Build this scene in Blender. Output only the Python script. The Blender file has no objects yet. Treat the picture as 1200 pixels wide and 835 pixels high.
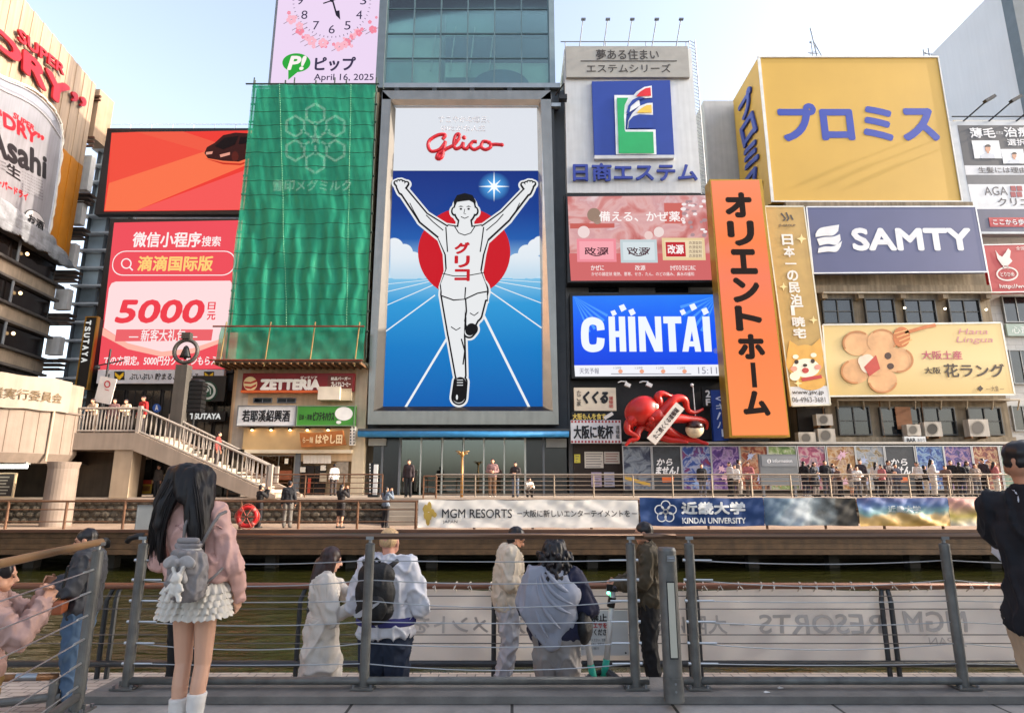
import bpy, bmesh, math, random
from mathutils import Vector, Matrix, noise
R = math.radians
rnd = random.Random(7)
SC = bpy.context.scene
COL = SC.collection
# -- camera, sky, sun, exposure
EYE, PITCH, FOC = 1.55, R(11.9), 706.0          # eye height, upward pitch, focal length in pixels of the 1200 px wide photo
cam_d = bpy.data.cameras.new('camera'); cam = bpy.data.objects.new('camera', cam_d); COL.objects.link(cam)
cam.location = (0, 0, EYE); cam.rotation_euler = (math.pi / 2 + PITCH, 0, 0)
cam_d.sensor_width = 36; cam_d.lens = FOC / 1200 * 36; cam_d.clip_start = .05; cam_d.clip_end = 3000
SC.camera = cam
SUN_EL, SUN_AZ = R(24), R(-4.5)                    # azimuth measured from +X towards +Y
wd = bpy.data.worlds.new('World'); SC.world = wd; wd.use_nodes = True
nt = wd.node_tree
sky = nt.nodes.new('ShaderNodeTexSky'); sky.sky_type = 'NISHITA'; sky.sun_disc = False
sky.sun_elevation = SUN_EL; sky.sun_rotation = math.pi / 2 - SUN_AZ
sky.air_density = .9; sky.dust_density = 3.0; sky.ozone_density = .5
hs = nt.nodes.new('ShaderNodeHueSaturation'); hs.inputs['Saturation'].default_value = .70
nt.links.new(sky.outputs[0], hs.inputs['Color']); nt.links.new(hs.outputs[0], nt.nodes['Background'].inputs[0])
nt.nodes['Background'].inputs[1].default_value = .15
sl = bpy.data.lights.new('sun', 'SUN'); sl.energy = 2.0; sl.angle = R(.6); sl.color = (1, .85, .69)
so = bpy.data.objects.new('sun', sl); COL.objects.link(so)
sdir = Vector((math.cos(SUN_EL) * math.cos(SUN_AZ), math.cos(SUN_EL) * math.sin(SUN_AZ), math.sin(SUN_EL)))
so.rotation_euler = sdir.to_track_quat('Z', 'Y').to_euler(); so.location = (60, 0, 60)
EXPO = 1.88
vs = SC.view_settings
SC.display_settings.display_device = 'sRGB'
vs.view_transform = 'Standard'; vs.look = 'None'; vs.gamma = 1; vs.use_curve_mapping = False; vs.exposure = EXPO
SC.cycles.max_bounces = 6; SC.cycles.transparent_max_bounces = 12
SC.cycles.use_denoising = True
# -- colour and materials
def lin(h):
    h = h.lstrip('#'); o = []
    for i in (0, 2, 4):
        c = int(h[i:i + 2], 16) / 255
        o.append(c / 12.92 if c <= .04045 else ((c + .055) / 1.055) ** 2.4)
    return tuple(o)
MATS = {}
def M(col, rough=.6, metal=0., var=.10, vs=1.5, bump=0., bs=40., spec=.4, streak=0., alpha=1., key=''):
    """reflecting surface; col = base colour as sRGB hex"""
    k = ('M', col, rough, metal, var, vs, bump, bs, spec, streak, alpha, key)
    if k in MATS: return MATS[k]
    m = bpy.data.materials.new('surface ' + col); m.use_nodes = True; MATS[k] = m
    t = m.node_tree; N = t.nodes; L = t.links; b = N['Principled BSDF']
    c = lin(col)
    b.inputs['Roughness'].default_value = rough; b.inputs['Metallic'].default_value = metal
    b.inputs['Specular IOR Level'].default_value = spec
    b.inputs['Base Color'].default_value = c + (1,)
    tc = N.new('ShaderNodeTexCoord')
    last = None
    def mul(src, lo, hi):
        nonlocal last
        r = N.new('ShaderNodeMapRange'); r.inputs[1].default_value = .3; r.inputs[2].default_value = .7
        r.inputs[3].default_value = lo; r.inputs[4].default_value = hi
        L.new(src, r.inputs[0])
        x = N.new('ShaderNodeMix'); x.data_type = 'RGBA'; x.blend_type = 'MULTIPLY'; x.inputs[0].default_value = 1
        if last: L.new(last, x.inputs[6])
        else: x.inputs[6].default_value = c + (1,)
        cc = N.new('ShaderNodeCombineColor')
        for i in range(3): L.new(r.outputs[0], cc.inputs[i])
        L.new(cc.outputs[0], x.inputs[7]); last = x.outputs[2]
    if var:
        n = N.new('ShaderNodeTexNoise'); n.inputs['Scale'].default_value = vs; n.inputs['Detail'].default_value = 6
        L.new(tc.outputs['Object'], n.inputs[0]); mul(n.outputs[0], 1 - var, 1 + var)
    if streak:
        mp = N.new('ShaderNodeMapping'); mp.inputs['Scale'].default_value = (5, 5, .25)
        L.new(tc.outputs['Object'], mp.inputs[0])
        n = N.new('ShaderNodeTexNoise'); n.inputs['Scale'].default_value = 1; n.inputs['Detail'].default_value = 5
        L.new(mp.outputs[0], n.inputs[0]); mul(n.outputs[0], 1 - streak, 1 + streak * .3)
    if last: L.new(last, b.inputs['Base Color'])
    if bump:
        n = N.new('ShaderNodeTexNoise'); n.inputs['Scale'].default_value = bs; n.inputs['Detail'].default_value = 4
        L.new(tc.outputs['Object'], n.inputs[0])
        bp = N.new('ShaderNodeBump'); bp.inputs['Strength'].default_value = bump; bp.inputs['Distance'].default_value = .03
        L.new(n.outputs[0], bp.inputs['Height']); L.new(bp.outputs[0], b.inputs['Normal'])
    return m
GAIN = 2 ** -EXPO
def LED(col, k=1., key='', var=.0):
    """a lit display pixel colour: what a screen gives off"""
    kk = ('LED', col, k, var)
    if kk in MATS: return MATS[kk]
    m = bpy.data.materials.new('display ' + col); m.use_nodes = True; MATS[kk] = m
    t = m.node_tree; b = t.nodes['Principled BSDF']
    c = lin(col)
    b.inputs['Base Color'].default_value = (.006, .006, .006, 1); b.inputs['Roughness'].default_value = .55
    b.inputs['Specular IOR Level'].default_value = .06
    b.inputs['Emission Color'].default_value = c + (1,); b.inputs['Emission Strength'].default_value = k * GAIN
    return m
def RAMP(stops, axis='Z', lo=0., hi=1., emit=0., rough=.5, noise_amt=0., nscale=3., radial=False, key=''):
    """printed or displayed colour ramp along a local axis (object coordinates lo..hi), optionally broken by noise"""
    k = ('RAMP', tuple(stops), axis, lo, hi, emit, rough, noise_amt, nscale, radial, key)
    if k in MATS: return MATS[k]
    m = bpy.data.materials.new('print ramp'); m.use_nodes = True; MATS[k] = m
    t = m.node_tree; N = t.nodes; L = t.links; b = N['Principled BSDF']
    tc = N.new('ShaderNodeTexCoord'); sp = N.new('ShaderNodeSeparateXYZ'); L.new(tc.outputs['Object'], sp.inputs[0])
    if axis == 'N':
        n = N.new('ShaderNodeTexNoise'); n.inputs['Scale'].default_value = nscale; n.inputs['Detail'].default_value = 5
        n.inputs['Distortion'].default_value = 1.2
        L.new(tc.outputs['Object'], n.inputs[0]); src = n.outputs[0]; lo, hi = .3, .7
    elif radial:
        v = N.new('ShaderNodeVectorMath'); v.operation = 'LENGTH'; L.new(tc.outputs['Object'], v.inputs[0]); src = v.outputs['Value']
    else: src = sp.outputs[axis]
    r = N.new('ShaderNodeMapRange'); r.inputs[1].default_value = lo; r.inputs[2].default_value = hi; L.new(src, r.inputs[0])
    src = r.outputs[0]
    if noise_amt:
        n = N.new('ShaderNodeTexNoise'); n.inputs['Scale'].default_value = nscale; n.inputs['Detail'].default_value = 4
        L.new(tc.outputs['Object'], n.inputs[0])
        a = N.new('ShaderNodeMath'); a.operation = 'MULTIPLY_ADD'; a.inputs[1].default_value = noise_amt; a.inputs[2].default_value = -noise_amt / 2
        L.new(n.outputs[0], a.inputs[0]); ad = N.new('ShaderNodeMath'); ad.operation = 'ADD'
        L.new(src, ad.inputs[0]); L.new(a.outputs[0], ad.inputs[1]); src = ad.outputs[0]
    cr = N.new('ShaderNodeValToRGB'); L.new(src, cr.inputs[0]); e = cr.color_ramp.elements
    while len(e) < len(stops): e.new(.5)
    for i, (p, c) in enumerate(stops): e[i].position = p; e[i].color = lin(c) + (1,)
    b.inputs['Roughness'].default_value = rough
    if emit:
        b.inputs['Base Color'].default_value = (.006, .006, .006, 1); b.inputs['Specular IOR Level'].default_value = .06
        L.new(cr.outputs[0], b.inputs['Emission Color']); b.inputs['Emission Strength'].default_value = emit * GAIN
    else: L.new(cr.outputs[0], b.inputs['Base Color'])
    return m
def LAMP(col, k):
    kk = ('LAMP', col, k)
    if kk in MATS: return MATS[kk]
    m = bpy.data.materials.new('lamp glow'); m.use_nodes = True; MATS[kk] = m
    b = m.node_tree.nodes['Principled BSDF']; c = lin(col)
    b.inputs['Emission Color'].default_value = c + (1,); b.inputs['Emission Strength'].default_value = k
    return m
def GLASS(tint='#9fb8b4', refl=.25, rough=.03, key=''):
    kk = ('GLASS', tint, refl, rough)
    if kk in MATS: return MATS[kk]
    m = bpy.data.materials.new('window glass'); m.use_nodes = True; MATS[kk] = m
    t = m.node_tree; N = t.nodes; L = t.links; N.remove(N['Principled BSDF'])
    g = N.new('ShaderNodeBsdfGlossy'); g.inputs['Roughness'].default_value = rough; g.inputs['Color'].default_value = (.9, .95, .95, 1)
    tr = N.new('ShaderNodeBsdfTransparent'); tr.inputs[0].default_value = lin(tint) + (1,)
    f = N.new('ShaderNodeFresnel'); f.inputs[0].default_value = 1.5
    a = N.new('ShaderNodeMath'); a.operation = 'ADD'; a.use_clamp = True; a.inputs[1].default_value = refl; L.new(f.outputs[0], a.inputs[0])
    mx = N.new('ShaderNodeMixShader'); L.new(a.outputs[0], mx.inputs[0]); L.new(tr.outputs[0], mx.inputs[1]); L.new(g.outputs[0], mx.inputs[2])
    L.new(mx.outputs[0], N['Material Output'].inputs[0])
    return m
def TILE(c1, c2, w, h, rough=.6, mortar=.012, var=.5, bump=.25, off=.5, mort='#1c1c1c', axes='XY', spots=False):
    kk = ('TILE', c1, c2, w, h, rough, mortar, mort, axes, off)
    if kk in MATS: return MATS[kk]
    m = bpy.data.materials.new('tile paving'); m.use_nodes = True; MATS[kk] = m
    t = m.node_tree; N = t.nodes; L = t.links; b = N['Principled BSDF']
    tc = N.new('ShaderNodeTexCoord'); src = tc.outputs['Object']
    if axes != 'XY':
        sp = N.new('ShaderNodeSeparateXYZ'); cb = N.new('ShaderNodeCombineXYZ'); L.new(src, sp.inputs[0])
        L.new(sp.outputs[axes[0]], cb.inputs[0]); L.new(sp.outputs[axes[1]], cb.inputs[1]); src = cb.outputs[0]
    br = N.new('ShaderNodeTexBrick'); L.new(src, br.inputs[0])
    br.inputs['Color1'].default_value = lin(c1) + (1,); br.inputs['Color2'].default_value = lin(c2) + (1,); br.inputs['Mortar'].default_value = lin(mort) + (1,)
    br.inputs['Scale'].default_value = 1; br.inputs['Brick Width'].default_value = w; br.inputs['Row Height'].default_value = h
    br.inputs['Mortar Size'].default_value = mortar; br.inputs['Mortar Smooth'].default_value = .2; br.offset = off
    n = N.new('ShaderNodeTexNoise'); n.inputs['Scale'].default_value = 2.2; n.inputs['Detail'].default_value = 8; n.inputs['Roughness'].default_value = .7; L.new(tc.outputs['Object'], n.inputs[0])
    r = N.new('ShaderNodeMapRange'); r.inputs[1].default_value = .3; r.inputs[2].default_value = .7; r.inputs[3].default_value = 1 - var * .5; r.inputs[4].default_value = 1 + var * .5
    L.new(n.outputs[0], r.inputs[0]); cc = N.new('ShaderNodeCombineColor')
    if spots:
        vo = N.new('ShaderNodeTexVoronoi'); vo.inputs['Scale'].default_value = 3.1; L.new(tc.outputs['Object'], vo.inputs[0])
        gt = N.new('ShaderNodeMapRange'); gt.inputs[1].default_value = .05; gt.inputs[2].default_value = .09; gt.inputs[3].default_value = .55; gt.inputs[4].default_value = 1; L.new(vo.outputs['Distance'], gt.inputs[0])
        mu = N.new('ShaderNodeMath'); mu.operation = 'MULTIPLY'; L.new(r.outputs[0], mu.inputs[0]); L.new(gt.outputs[0], mu.inputs[1]); r = mu
    for i in range(3): L.new(r.outputs[0], cc.inputs[i])
    x = N.new('ShaderNodeMix'); x.data_type = 'RGBA'; x.blend_type = 'MULTIPLY'; x.inputs[0].default_value = 1
    L.new(br.outputs[0], x.inputs[6]); L.new(cc.outputs[0], x.inputs[7]); L.new(x.outputs[2], b.inputs['Base Color'])
    bp = N.new('ShaderNodeBump'); bp.inputs['Strength'].default_value = bump; bp.inputs['Distance'].default_value = .02; bp.invert = True
    L.new(br.outputs['Fac'], bp.inputs['Height']); L.new(bp.outputs[0], b.inputs['Normal'])
    b.inputs['Roughness'].default_value = rough
    return m
# -- scene objects
def tag(o, label=None, cat=None, group=None, kind=None):
    if label: o['label'] = label
    if cat: o['category'] = cat
    if group: o['group'] = group
    if kind: o['kind'] = kind
    return o
def thing(name, label, cat, loc=(0, 0, 0), rz=0, group=None):
    o = bpy.data.objects.new(name, None); COL.objects.link(o); o.empty_display_size = .2
    o.location = loc; o.rotation_euler = (0, 0, rz)
    return tag(o, label, cat, group)
def kids(o): return [c for c in bpy.data.objects if c.parent == o]
class MB:
    """collects shapes and links them as one mesh object"""
    def __init__(s): s.bm = bmesh.new()
    def verts(s, vs, fs):
        b = [s.bm.verts.new(v) for v in vs]
        for f in fs:
            try: s.bm.faces.new([b[i] for i in f])
            except ValueError: pass
        return s
    def box(s, x0, x1, y0, y1, z0, z1):
        v = [(x, y, z) for x in (x0, x1) for y in (y0, y1) for z in (z0, z1)]
        return s.verts(v, [(0, 1, 3, 2), (4, 6, 7, 5), (0, 4, 5, 1), (2, 3, 7, 6), (0, 2, 6, 4), (1, 5, 7, 3)])
    def obox(s, c, size, rot=None):
        """box centred at c with half sizes, turned by a 3x3 matrix"""
        v = []
        for x in (-1, 1):
            for y in (-1, 1):
                for z in (-1, 1):
                    p = Vector((x * size[0], y * size[1], z * size[2]))
                    if rot: p = rot @ p
                    v.append(p + Vector(c))
        return s.verts(v, [(0, 1, 3, 2), (4, 6, 7, 5), (0, 4, 5, 1), (2, 3, 7, 6), (0, 2, 6, 4), (1, 5, 7, 3)])
    def tube(s, p, q, r, r2=None, n=12, caps=True):
        p = Vector(p); q = Vector(q); r2 = r if r2 is None else r2
        d = (q - p).normalized(); a = d.orthogonal().normalized(); b = d.cross(a)
        v = []
        for c, rr in ((p, r), (q, r2)):
            for i in range(n):
                t = 2 * math.pi * i / n; v.append(c + (a * math.cos(t) + b * math.sin(t)) * rr)
        f = [(i, (i + 1) % n, n + (i + 1) % n, n + i) for i in range(n)]
        if caps: f += [tuple(range(n))[::-1], tuple(range(n, 2 * n))]
        return s.verts(v, f)
    def path(s, pts, r, n=8, closed=False):
        """smooth tube through points; r a number or list"""
        P = [Vector(p) for p in pts]; k = len(P); v = []; f = []
        up = None
        for i in range(k):
            if closed: d = P[(i + 1) % k] - P[i - 1]
            else: d = P[min(i + 1, k - 1)] - P[max(i - 1, 0)]
            d = d.normalized()
            if up is None: a = d.orthogonal().normalized()
            else:
                a = up - d * up.dot(d)
                a = a.normalized() if a.length > 1e-5 else d.orthogonal().normalized()
            up = a; b = d.cross(a); rr = r[i] if isinstance(r, (list, tuple)) else r
            for j in range(n):
                t = 2 * math.pi * j / n; v.append(P[i] + (a * math.cos(t) + b * math.sin(t)) * rr)
        for i in range(k if closed else k - 1):
            i2 = (i + 1) % k
            for j in range(n): f.append((i * n + j, i * n + (j + 1) % n, i2 * n + (j + 1) % n, i2 * n + j))
        if not closed: f += [tuple(range(n))[::-1], tuple(range((k - 1) * n, k * n))]
        return s.verts(v, f)
    def ell(s, c, r, n=14, m=9, rot=None):
        """ellipsoid"""
        c = Vector(c); v = []; f = []
        def P(x, y, z):
            p = Vector((x * r[0], y * r[1], z * r[2])); return c + (rot @ p if rot else p)
        v.append(P(0, 0, -1))
        for i in range(1, m):
            t = -math.pi / 2 + math.pi * i / m
            for j in range(n):
                a = 2 * math.pi * j / n; v.append(P(math.cos(t) * math.cos(a), math.cos(t) * math.sin(a), math.sin(t)))
        v.append(P(0, 0, 1)); e = len(v) - 1
        for j in range(n):
            f.append((0, 1 + (j + 1) % n, 1 + j)); f.append((e, e - n + j, e - n + (j + 1) % n))
            for i in range(m - 2):
                a = 1 + i * n; f.append((a + j, a + (j + 1) % n, a + n + (j + 1) % n, a + n + j))
        return s.verts(v, f)
    def rings(s, R_, n=16, cap=True):
        """loft of closed rings, each a list of n points"""
        v = [p for r in R_ for p in r]; f = []
        for i in range(len(R_) - 1):
            for j in range(n): f.append((i * n + j, i * n + (j + 1) % n, (i + 1) * n + (j + 1) % n, (i + 1) * n + j))
        if cap: f += [tuple(range(n))[::-1], tuple(range((len(R_) - 1) * n, len(R_) * n))]
        return s.verts(v, f)
    def oval(s, L, n=20, cap=True):
        """loft of horizontal ovals (cx, cy, z, rx, ry)"""
        return s.rings([[(cx + rx * math.cos(2 * math.pi * j / n), cy + ry * math.sin(2 * math.pi * j / n), z) for j in range(n)] for cx, cy, z, rx, ry in L], n, cap)
    def prism(s, pts, y0, y1):
        """polygon in x,z pushed from y0 to y1 (any simple outline)"""
        n = len(pts)
        ar = sum(pts[i][0] * pts[(i + 1) % n][1] - pts[(i + 1) % n][0] * pts[i][1] for i in range(n))
        if ar < 0: pts = pts[::-1]
        f = [s.bm.verts.new((x, y0, z)) for x, z in pts]; b = [s.bm.verts.new((x, y1, z)) for x, z in pts]
        s.bm.faces.new(f); s.bm.faces.new(b[::-1])
        for i in range(n): s.bm.faces.new((f[i], b[i], b[(i + 1) % n], f[(i + 1) % n]))
        return s
    def sheet(s, pts, y):
        s.bm.faces.new([s.bm.verts.new((x, y, z)) for x, z in pts]); return s
    def add_mesh(s, me, mat=None):
        n0 = len(s.bm.verts); s.bm.from_mesh(me); s.bm.verts.ensure_lookup_table()
        if mat is not None:
            for v in s.bm.verts[n0:]: v.co = mat @ v.co
        return s
    def mesh(s, name='m'):
        me = bpy.data.meshes.new(name); bmesh.ops.recalc_face_normals(s.bm, faces=s.bm.faces); s.bm.to_mesh(me); s.bm.free(); return me
    def build(s, name, mat, parent=None, smooth=False, loc=None, rz=None, label=None):
        me = s.mesh(name)
        for p in me.polygons: p.use_smooth = smooth
        if mat: me.materials.append(mat)
        o = bpy.data.objects.new(name, me); COL.objects.link(o)
        if parent: o.parent = parent
        if loc: o.location = loc
        if rz is not None: o.rotation_euler = (0, 0, rz)
        if label: o['label'] = label
        return o
def struct(name, mb, mat, **k): return tag(mb.build(name, mat, **k), kind='structure')
# -- lettering
TXT = {}
def glyphs(s, res=3, off=0.):
    k = (s, res, off)
    if k in TXT: return TXT[k]
    c = bpy.data.curves.new('t', 'FONT'); c.body = s; c.size = 1; c.resolution_u = res; c.offset = off
    o = bpy.data.objects.new('t', c); COL.objects.link(o)
    me = bpy.data.meshes.new_from_object(o.evaluated_get(bpy.context.evaluated_depsgraph_get()))
    bpy.data.objects.remove(o); bpy.data.curves.remove(c)
    v = [(p.co.x, p.co.y) for p in me.vertices]; f = [tuple(p.vertices) for p in me.polygons]; bpy.data.meshes.remove(me)
    TXT[k] = (v, f); return TXT[k]
def letters(mb, s, u0, v0, u1, v1, d, bold=0., ext=0., off=0., fit=True, shear=0., mirror=False, warp=None):
    """flat letters filling the box u0..u1, v0..v1 at distance d in front of the local plane; bold = stroke gain as share of height"""
    v, f = glyphs(s, 3, off)
    if not v: return
    x0 = min(a for a, b in v); x1 = max(a for a, b in v); y0 = min(b for a, b in v); y1 = max(b for a, b in v)
    if fit == 'em': y0, y1 = -.12, .88 - .0
    h = v1 - v0; br = bold * h
    sx = (u1 - u0 - 2 * br) / max(x1 - x0, 1e-6); sy = (h - 2 * br) / max(y1 - y0, 1e-6)
    if fit == 'em': sx = sy; ox = (u1 + u0) / 2 - sx * (x0 + x1) / 2
    else: ox = u0 + br - sx * x0
    oy = v0 + br - sy * y0
    offs = [(0, 0)]
    if bold: offs += [(br * math.cos(t * math.pi / 4), br * math.sin(t * math.pi / 4)) for t in range(8)]
    um = (u0 + u1) / 2
    for i, (ax, ay) in enumerate(offs):
        dd = d + i * .0006
        pts = []
        for a, b in v:
            x = ox + a * sx + ax + shear * (b - (y0 + y1) / 2) * sy; z = oy + b * sy + ay
            if mirror: x = 2 * um - x
            pts.append((x, -dd - (warp(x, z) if warp else 0), z))
        if ext and i == 0 or (ext and bold):
            back = [(x, y + ext, z) for x, y, z in pts]
            n = len(pts); ed = {}
            for q in f:
                for e in range(len(q)):
                    a, b = q[e], q[(e + 1) % len(q)]; kx = (min(a, b), max(a, b)); ed[kx] = ed.get(kx, 0) + 1
            side = [(a, b, n + b, n + a) for (a, b), c in ed.items() if c == 1]
            mb.verts(pts + back, list(f) + side)
        else: mb.verts(pts, f)
# -- photograph pixel -> point on a real plane
CP, SP = math.cos(PITCH), math.sin(PITCH)
def ray(px, py):
    dx = (px - 600) / FOC; dy = (417.5 - py) / FOC
    return Vector((dx, CP - dy * SP, SP + dy * CP))
def at(px, py, Y):
    d = ray(px, py); return Vector((0, 0, EYE)) + d * (Y / d.y)
def atz(px, py, z):
    d = ray(px, py); return Vector((0, 0, EYE)) + d * ((z - EYE) / d.z)
def bez(P, n=14):
    """smooth curve through points"""
    out = []
    for i in range(len(P) - 1):
        p0 = P[max(i - 1, 0)]; p1 = P[i]; p2 = P[i + 1]; p3 = P[min(i + 2, len(P) - 1)]
        for k in range(n):
            t = k / n
            out.append(tuple(.5 * (2 * p1[j] + (p2[j] - p0[j]) * t + (2 * p0[j] - 5 * p1[j] + 4 * p2[j] - p3[j]) * t * t + (3 * p1[j] - p0[j] - 3 * p2[j] + p3[j]) * t ** 3) for j in (0, 1)))
    out.append(P[-1]); return out
class Fr:
    """upright plane with origin O turned by a about Z; local x along it, local -y out of its face, local z up"""
    def __init__(s, O, a=0.):
        s.O = Vector(O); s.a = a; s.u = Vector((math.cos(a), math.sin(a), 0)); s.n = Vector((math.sin(a), -math.cos(a), 0))
    def uv(s, px, py, d=0.):
        r = ray(px, py); E0 = Vector((0, 0, EYE)); P0 = s.O + s.n * d
        t = (P0 - E0).dot(s.n) / r.dot(s.n); q = E0 + r * t - s.O
        return q.dot(s.u), q.z
    def ub(s, x0, y0, x1, y1, d=0.):
        """rectangle (u0,v0,u1,v1) nearest to the pixel box, x given at mid height"""
        ym = (y0 + y1) / 2; xm = (x0 + x1) / 2
        if abs(s.a) > .3:
            a = s.uv(x0, y0, d); b = s.uv(x1, y1, d); return a[0], b[1], b[0], a[1]
        return s.uv(x0, ym, d)[0], s.uv(xm, y1, d)[1], s.uv(x1, ym, d)[0], s.uv(xm, y0, d)[1]
class Sign(Fr):
    """a thing on an upright plane whose parts are given by their pixels in the photograph"""
    def __init__(s, name, label, cat, x0, y0, x1, y1, Y, group=None, O=None, a=0.):
        if O is None:
            b = at((x0 + x1) / 2, y1, Y); O = (b.x, Y, b.z)
        Fr.__init__(s, O, a)
        s.root = thing(name, label, cat, O, a, group); s.b = (x0, y0, x1, y1)
    def box(s, name, x0, y0, x1, y1, mat, d0=0., d1=.01, mb=None, parent=None, pad=0., label=None):
        u0, v0, u1, v1 = s.ub(x0, y0, x1, y1); m = mb or MB()
        m.box(u0 - pad, u1 + pad, -d1, -d0, v0 - pad, v1 + pad)
        return m if mb else m.build(name, mat, parent or s.root, label=label)
    def frame(s, name, x0, y0, x1, y1, mat, w, d0, d1, inset=0.):
        u0, v0, u1, v1 = s.ub(x0, y0, x1, y1); m = MB()
        m.box(u0 - w, u1 + w, -d1, -d0, v1, v1 + w); m.box(u0 - w, u1 + w, -d1, -d0, v0 - w, v0)
        m.box(u0 - w, u0, -d1, -d0, v0, v1); m.box(u1, u1 + w, -d1, -d0, v0, v1)
        return m.build(name, mat, s.root)
    def rbox(s, name, x0, y0, x1, y1, r, mat, d, mb=None, t=.008):
        """box with rounded corners; r in pixels"""
        u0, v0, u1, v1 = s.ub(x0, y0, x1, y1); rr = r / (x1 - x0) * (u1 - u0); P = []
        for cx, cz, a0 in ((u1 - rr, v1 - rr, 0), (u0 + rr, v1 - rr, 90), (u0 + rr, v0 + rr, 180), (u1 - rr, v0 + rr, 270)):
            for k in range(7): t_ = R(a0 + 15 * k); P.append((cx + rr * math.cos(t_), cz + rr * math.sin(t_)))
        m = mb or MB(); m.prism(P, -d, -d + t)
        return m if mb else m.build(name, mat, s.root)
    def poly(s, name, pts, mat, d, mb=None, t=.008, parent=None):
        m = mb or MB(); m.prism([s.uv(*p) for p in pts], -d, -d + t)
        return m if mb else m.build(name, mat, parent or s.root)
    def disc(s, name, cx, cy, rx, mat, d, ry=None, mb=None, n=32, t=.008, parent=None, a0=0, a1=360):
        ry = ry or rx; full = a1 - a0 == 360
        P = [(cx + rx * math.cos(R(a0 + (a1 - a0) * i / n)), cy - ry * math.sin(R(a0 + (a1 - a0) * i / n))) for i in range(n + (0 if full else 1))]
        return s.poly(name, P, mat, d, mb, t, parent)
    def ring(s, name, cx, cy, r, w, mat, d, ry=None, mb=None, n=32, a0=0, a1=360):
        ry = ry or r; P = [(cx + r * math.cos(R(a0 + (a1 - a0) * i / n)), cy - ry * math.sin(R(a0 + (a1 - a0) * i / n))) for i in range(n + 1)]
        return s.stroke(name, P, w, mat, d, mb)
    def stroke(s, name, pts, w, mat, d, mb=None, parent=None, t=.004):
        """flat band of constant width w (pixels) along a polyline"""
        m = mb or MB(); P = [Vector(s.uv(*p)) for p in pts]
        k = (Vector(s.uv(pts[0][0] + 10, pts[0][1])) - P[0]).length / 10; h = w * k / 2; n = len(P)
        L_, R_ = [], []
        for i in range(n):
            dv = P[min(i + 1, n - 1)] - P[max(i - 1, 0)]
            if dv.length < 1e-9: dv = Vector((1, 0))
            dv.normalize(); nv = Vector((-dv.y, dv.x))
            L_.append(P[i] + nv * h); R_.append(P[i] - nv * h)
        vs_ = [(p.x, -d, p.y) for p in L_] + [(p.x, -d, p.y) for p in R_]
        m.verts(vs_, [(i, i + 1, n + i + 1, n + i) for i in range(n - 1)])
        return m if mb else m.build(name, mat, parent or s.root)
    def text(s, t, x0, y0, x1, y1, mb, d, bold=0., ext=0., **k):
        u0, v0, u1, v1 = s.ub(x0, y0, x1, y1); letters(mb, t, u0, v0, u1, v1, d, bold, ext, **k); return mb
    def qtext(s, t, q, mb, d, bold=0., ext=0., warp=None):
        """letters stretched over a slanting four cornered patch given by its pixels (top left, top right, bottom right, bottom left)"""
        c = [Vector(s.uv(*p, d)) for p in q]; m2 = MB(); g = glyphs(t)[0]; A = (max(x for x, y in g) - min(x for x, y in g)) / (max(y for x, y in g) - min(y for x, y in g)); letters(m2, t, 0, 0, A, 1, 0, bold, ext)
        for v in m2.bm.verts:
            a, b = v.co.x / A, v.co.z; w = c[3].lerp(c[2], a).lerp(c[0].lerp(c[1], a), b); v.co = (w.x, v.co.y - (warp(w.x, w.y) if warp else d), w.y)
        me = m2.mesh(); mb.add_mesh(me); bpy.data.meshes.remove(me); return mb
    def vtext(s, t, x0, y0, x1, y1, mb, d, bold=0., ext=0., slant=0.):
        """letters one under another, x given at the top; slant = pixels moved right at the foot"""
        n = len(t); h = (y1 - y0) / n
        for i, ch in enumerate(t):
            a = y0 + h * i; sx = slant * (i + .5) / n
            if ch == '一':
                s.box('', x0 + sx, a + h * .45, x1 + sx, a + h * .56, None, d - .004, d + .001, mb=mb)
            elif ch == 'ー':
                xm = (x0 + x1) / 2 + sx; w = (x1 - x0) * .09
                s.box('', xm - w, a + h * .06, xm + w, a + h * .94, None, d - .004, d + .001, mb=mb)
            else:
                g = h * .05
                s.text(ch, x0 + sx, a + g, x1 + sx, a + h - g, mb, d, bold, ext)
        return mb
# == the setting: ground, decks, water
PAVE = TILE('#84817d', '#8f8c88', 1.15, .62, .75, .012, .6, mort='#2c2b28', spots=True)
RISER = M('#6a6c70', .8, bump=.3, bs=25)
WHITET = TILE('#b4a79b', '#a3968b', .21, .105, .7, .008, .3, mort='#6a625c')
GZ = 0.92                                              # level of the upper deck on the far bank
m = MB()
for_p = [(40, 5.16), (-3.12, 5.16), (-2.98, 4.5), (-2.45, 2.0), (-1.9, -14), (40, -14)]
m.verts([(x, y, 0) for x, y in for_p] + [(x, y, -.75) for x, y in for_p], [tuple(range(6)), tuple(range(11, 5, -1))] + [(i, (i + 1) % 6, 6 + (i + 1) % 6, 6 + i) for i in range(6)])
struct("near_promenade", m, PAVE)
struct('promenade_kerb', MB().box(-3.1, 40, 4.74, 5.18, .004, .055), M('#6d6a66', .8, var=.22, vs=5, bump=.25, bs=60))
struct("near_lower_walkway", MB().box(-60, 40, -14, 7.62, -2.6, -.6), WHITET)
struct('ground', MB().verts([(-900, -900, -2.7), (900, -900, -2.7), (900, 900, -2.7), (-900, 900, -2.7)], [(0, 1, 2, 3)]), M('#6b6862', .9))
wm = bpy.data.materials.new('canal water'); wm.use_nodes = True
t_ = wm.node_tree; b_ = t_.nodes['Principled BSDF']
b_.inputs['Base Color'].default_value = lin('#26270f') + (1,); b_.inputs['Roughness'].default_value = .06; b_.inputs['IOR'].default_value = 1.33
tc_ = t_.nodes.new('ShaderNodeTexCoord'); mp_ = t_.nodes.new('ShaderNodeMapping'); mp_.inputs['Scale'].default_value = (.55, 1.3, 1)
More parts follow.
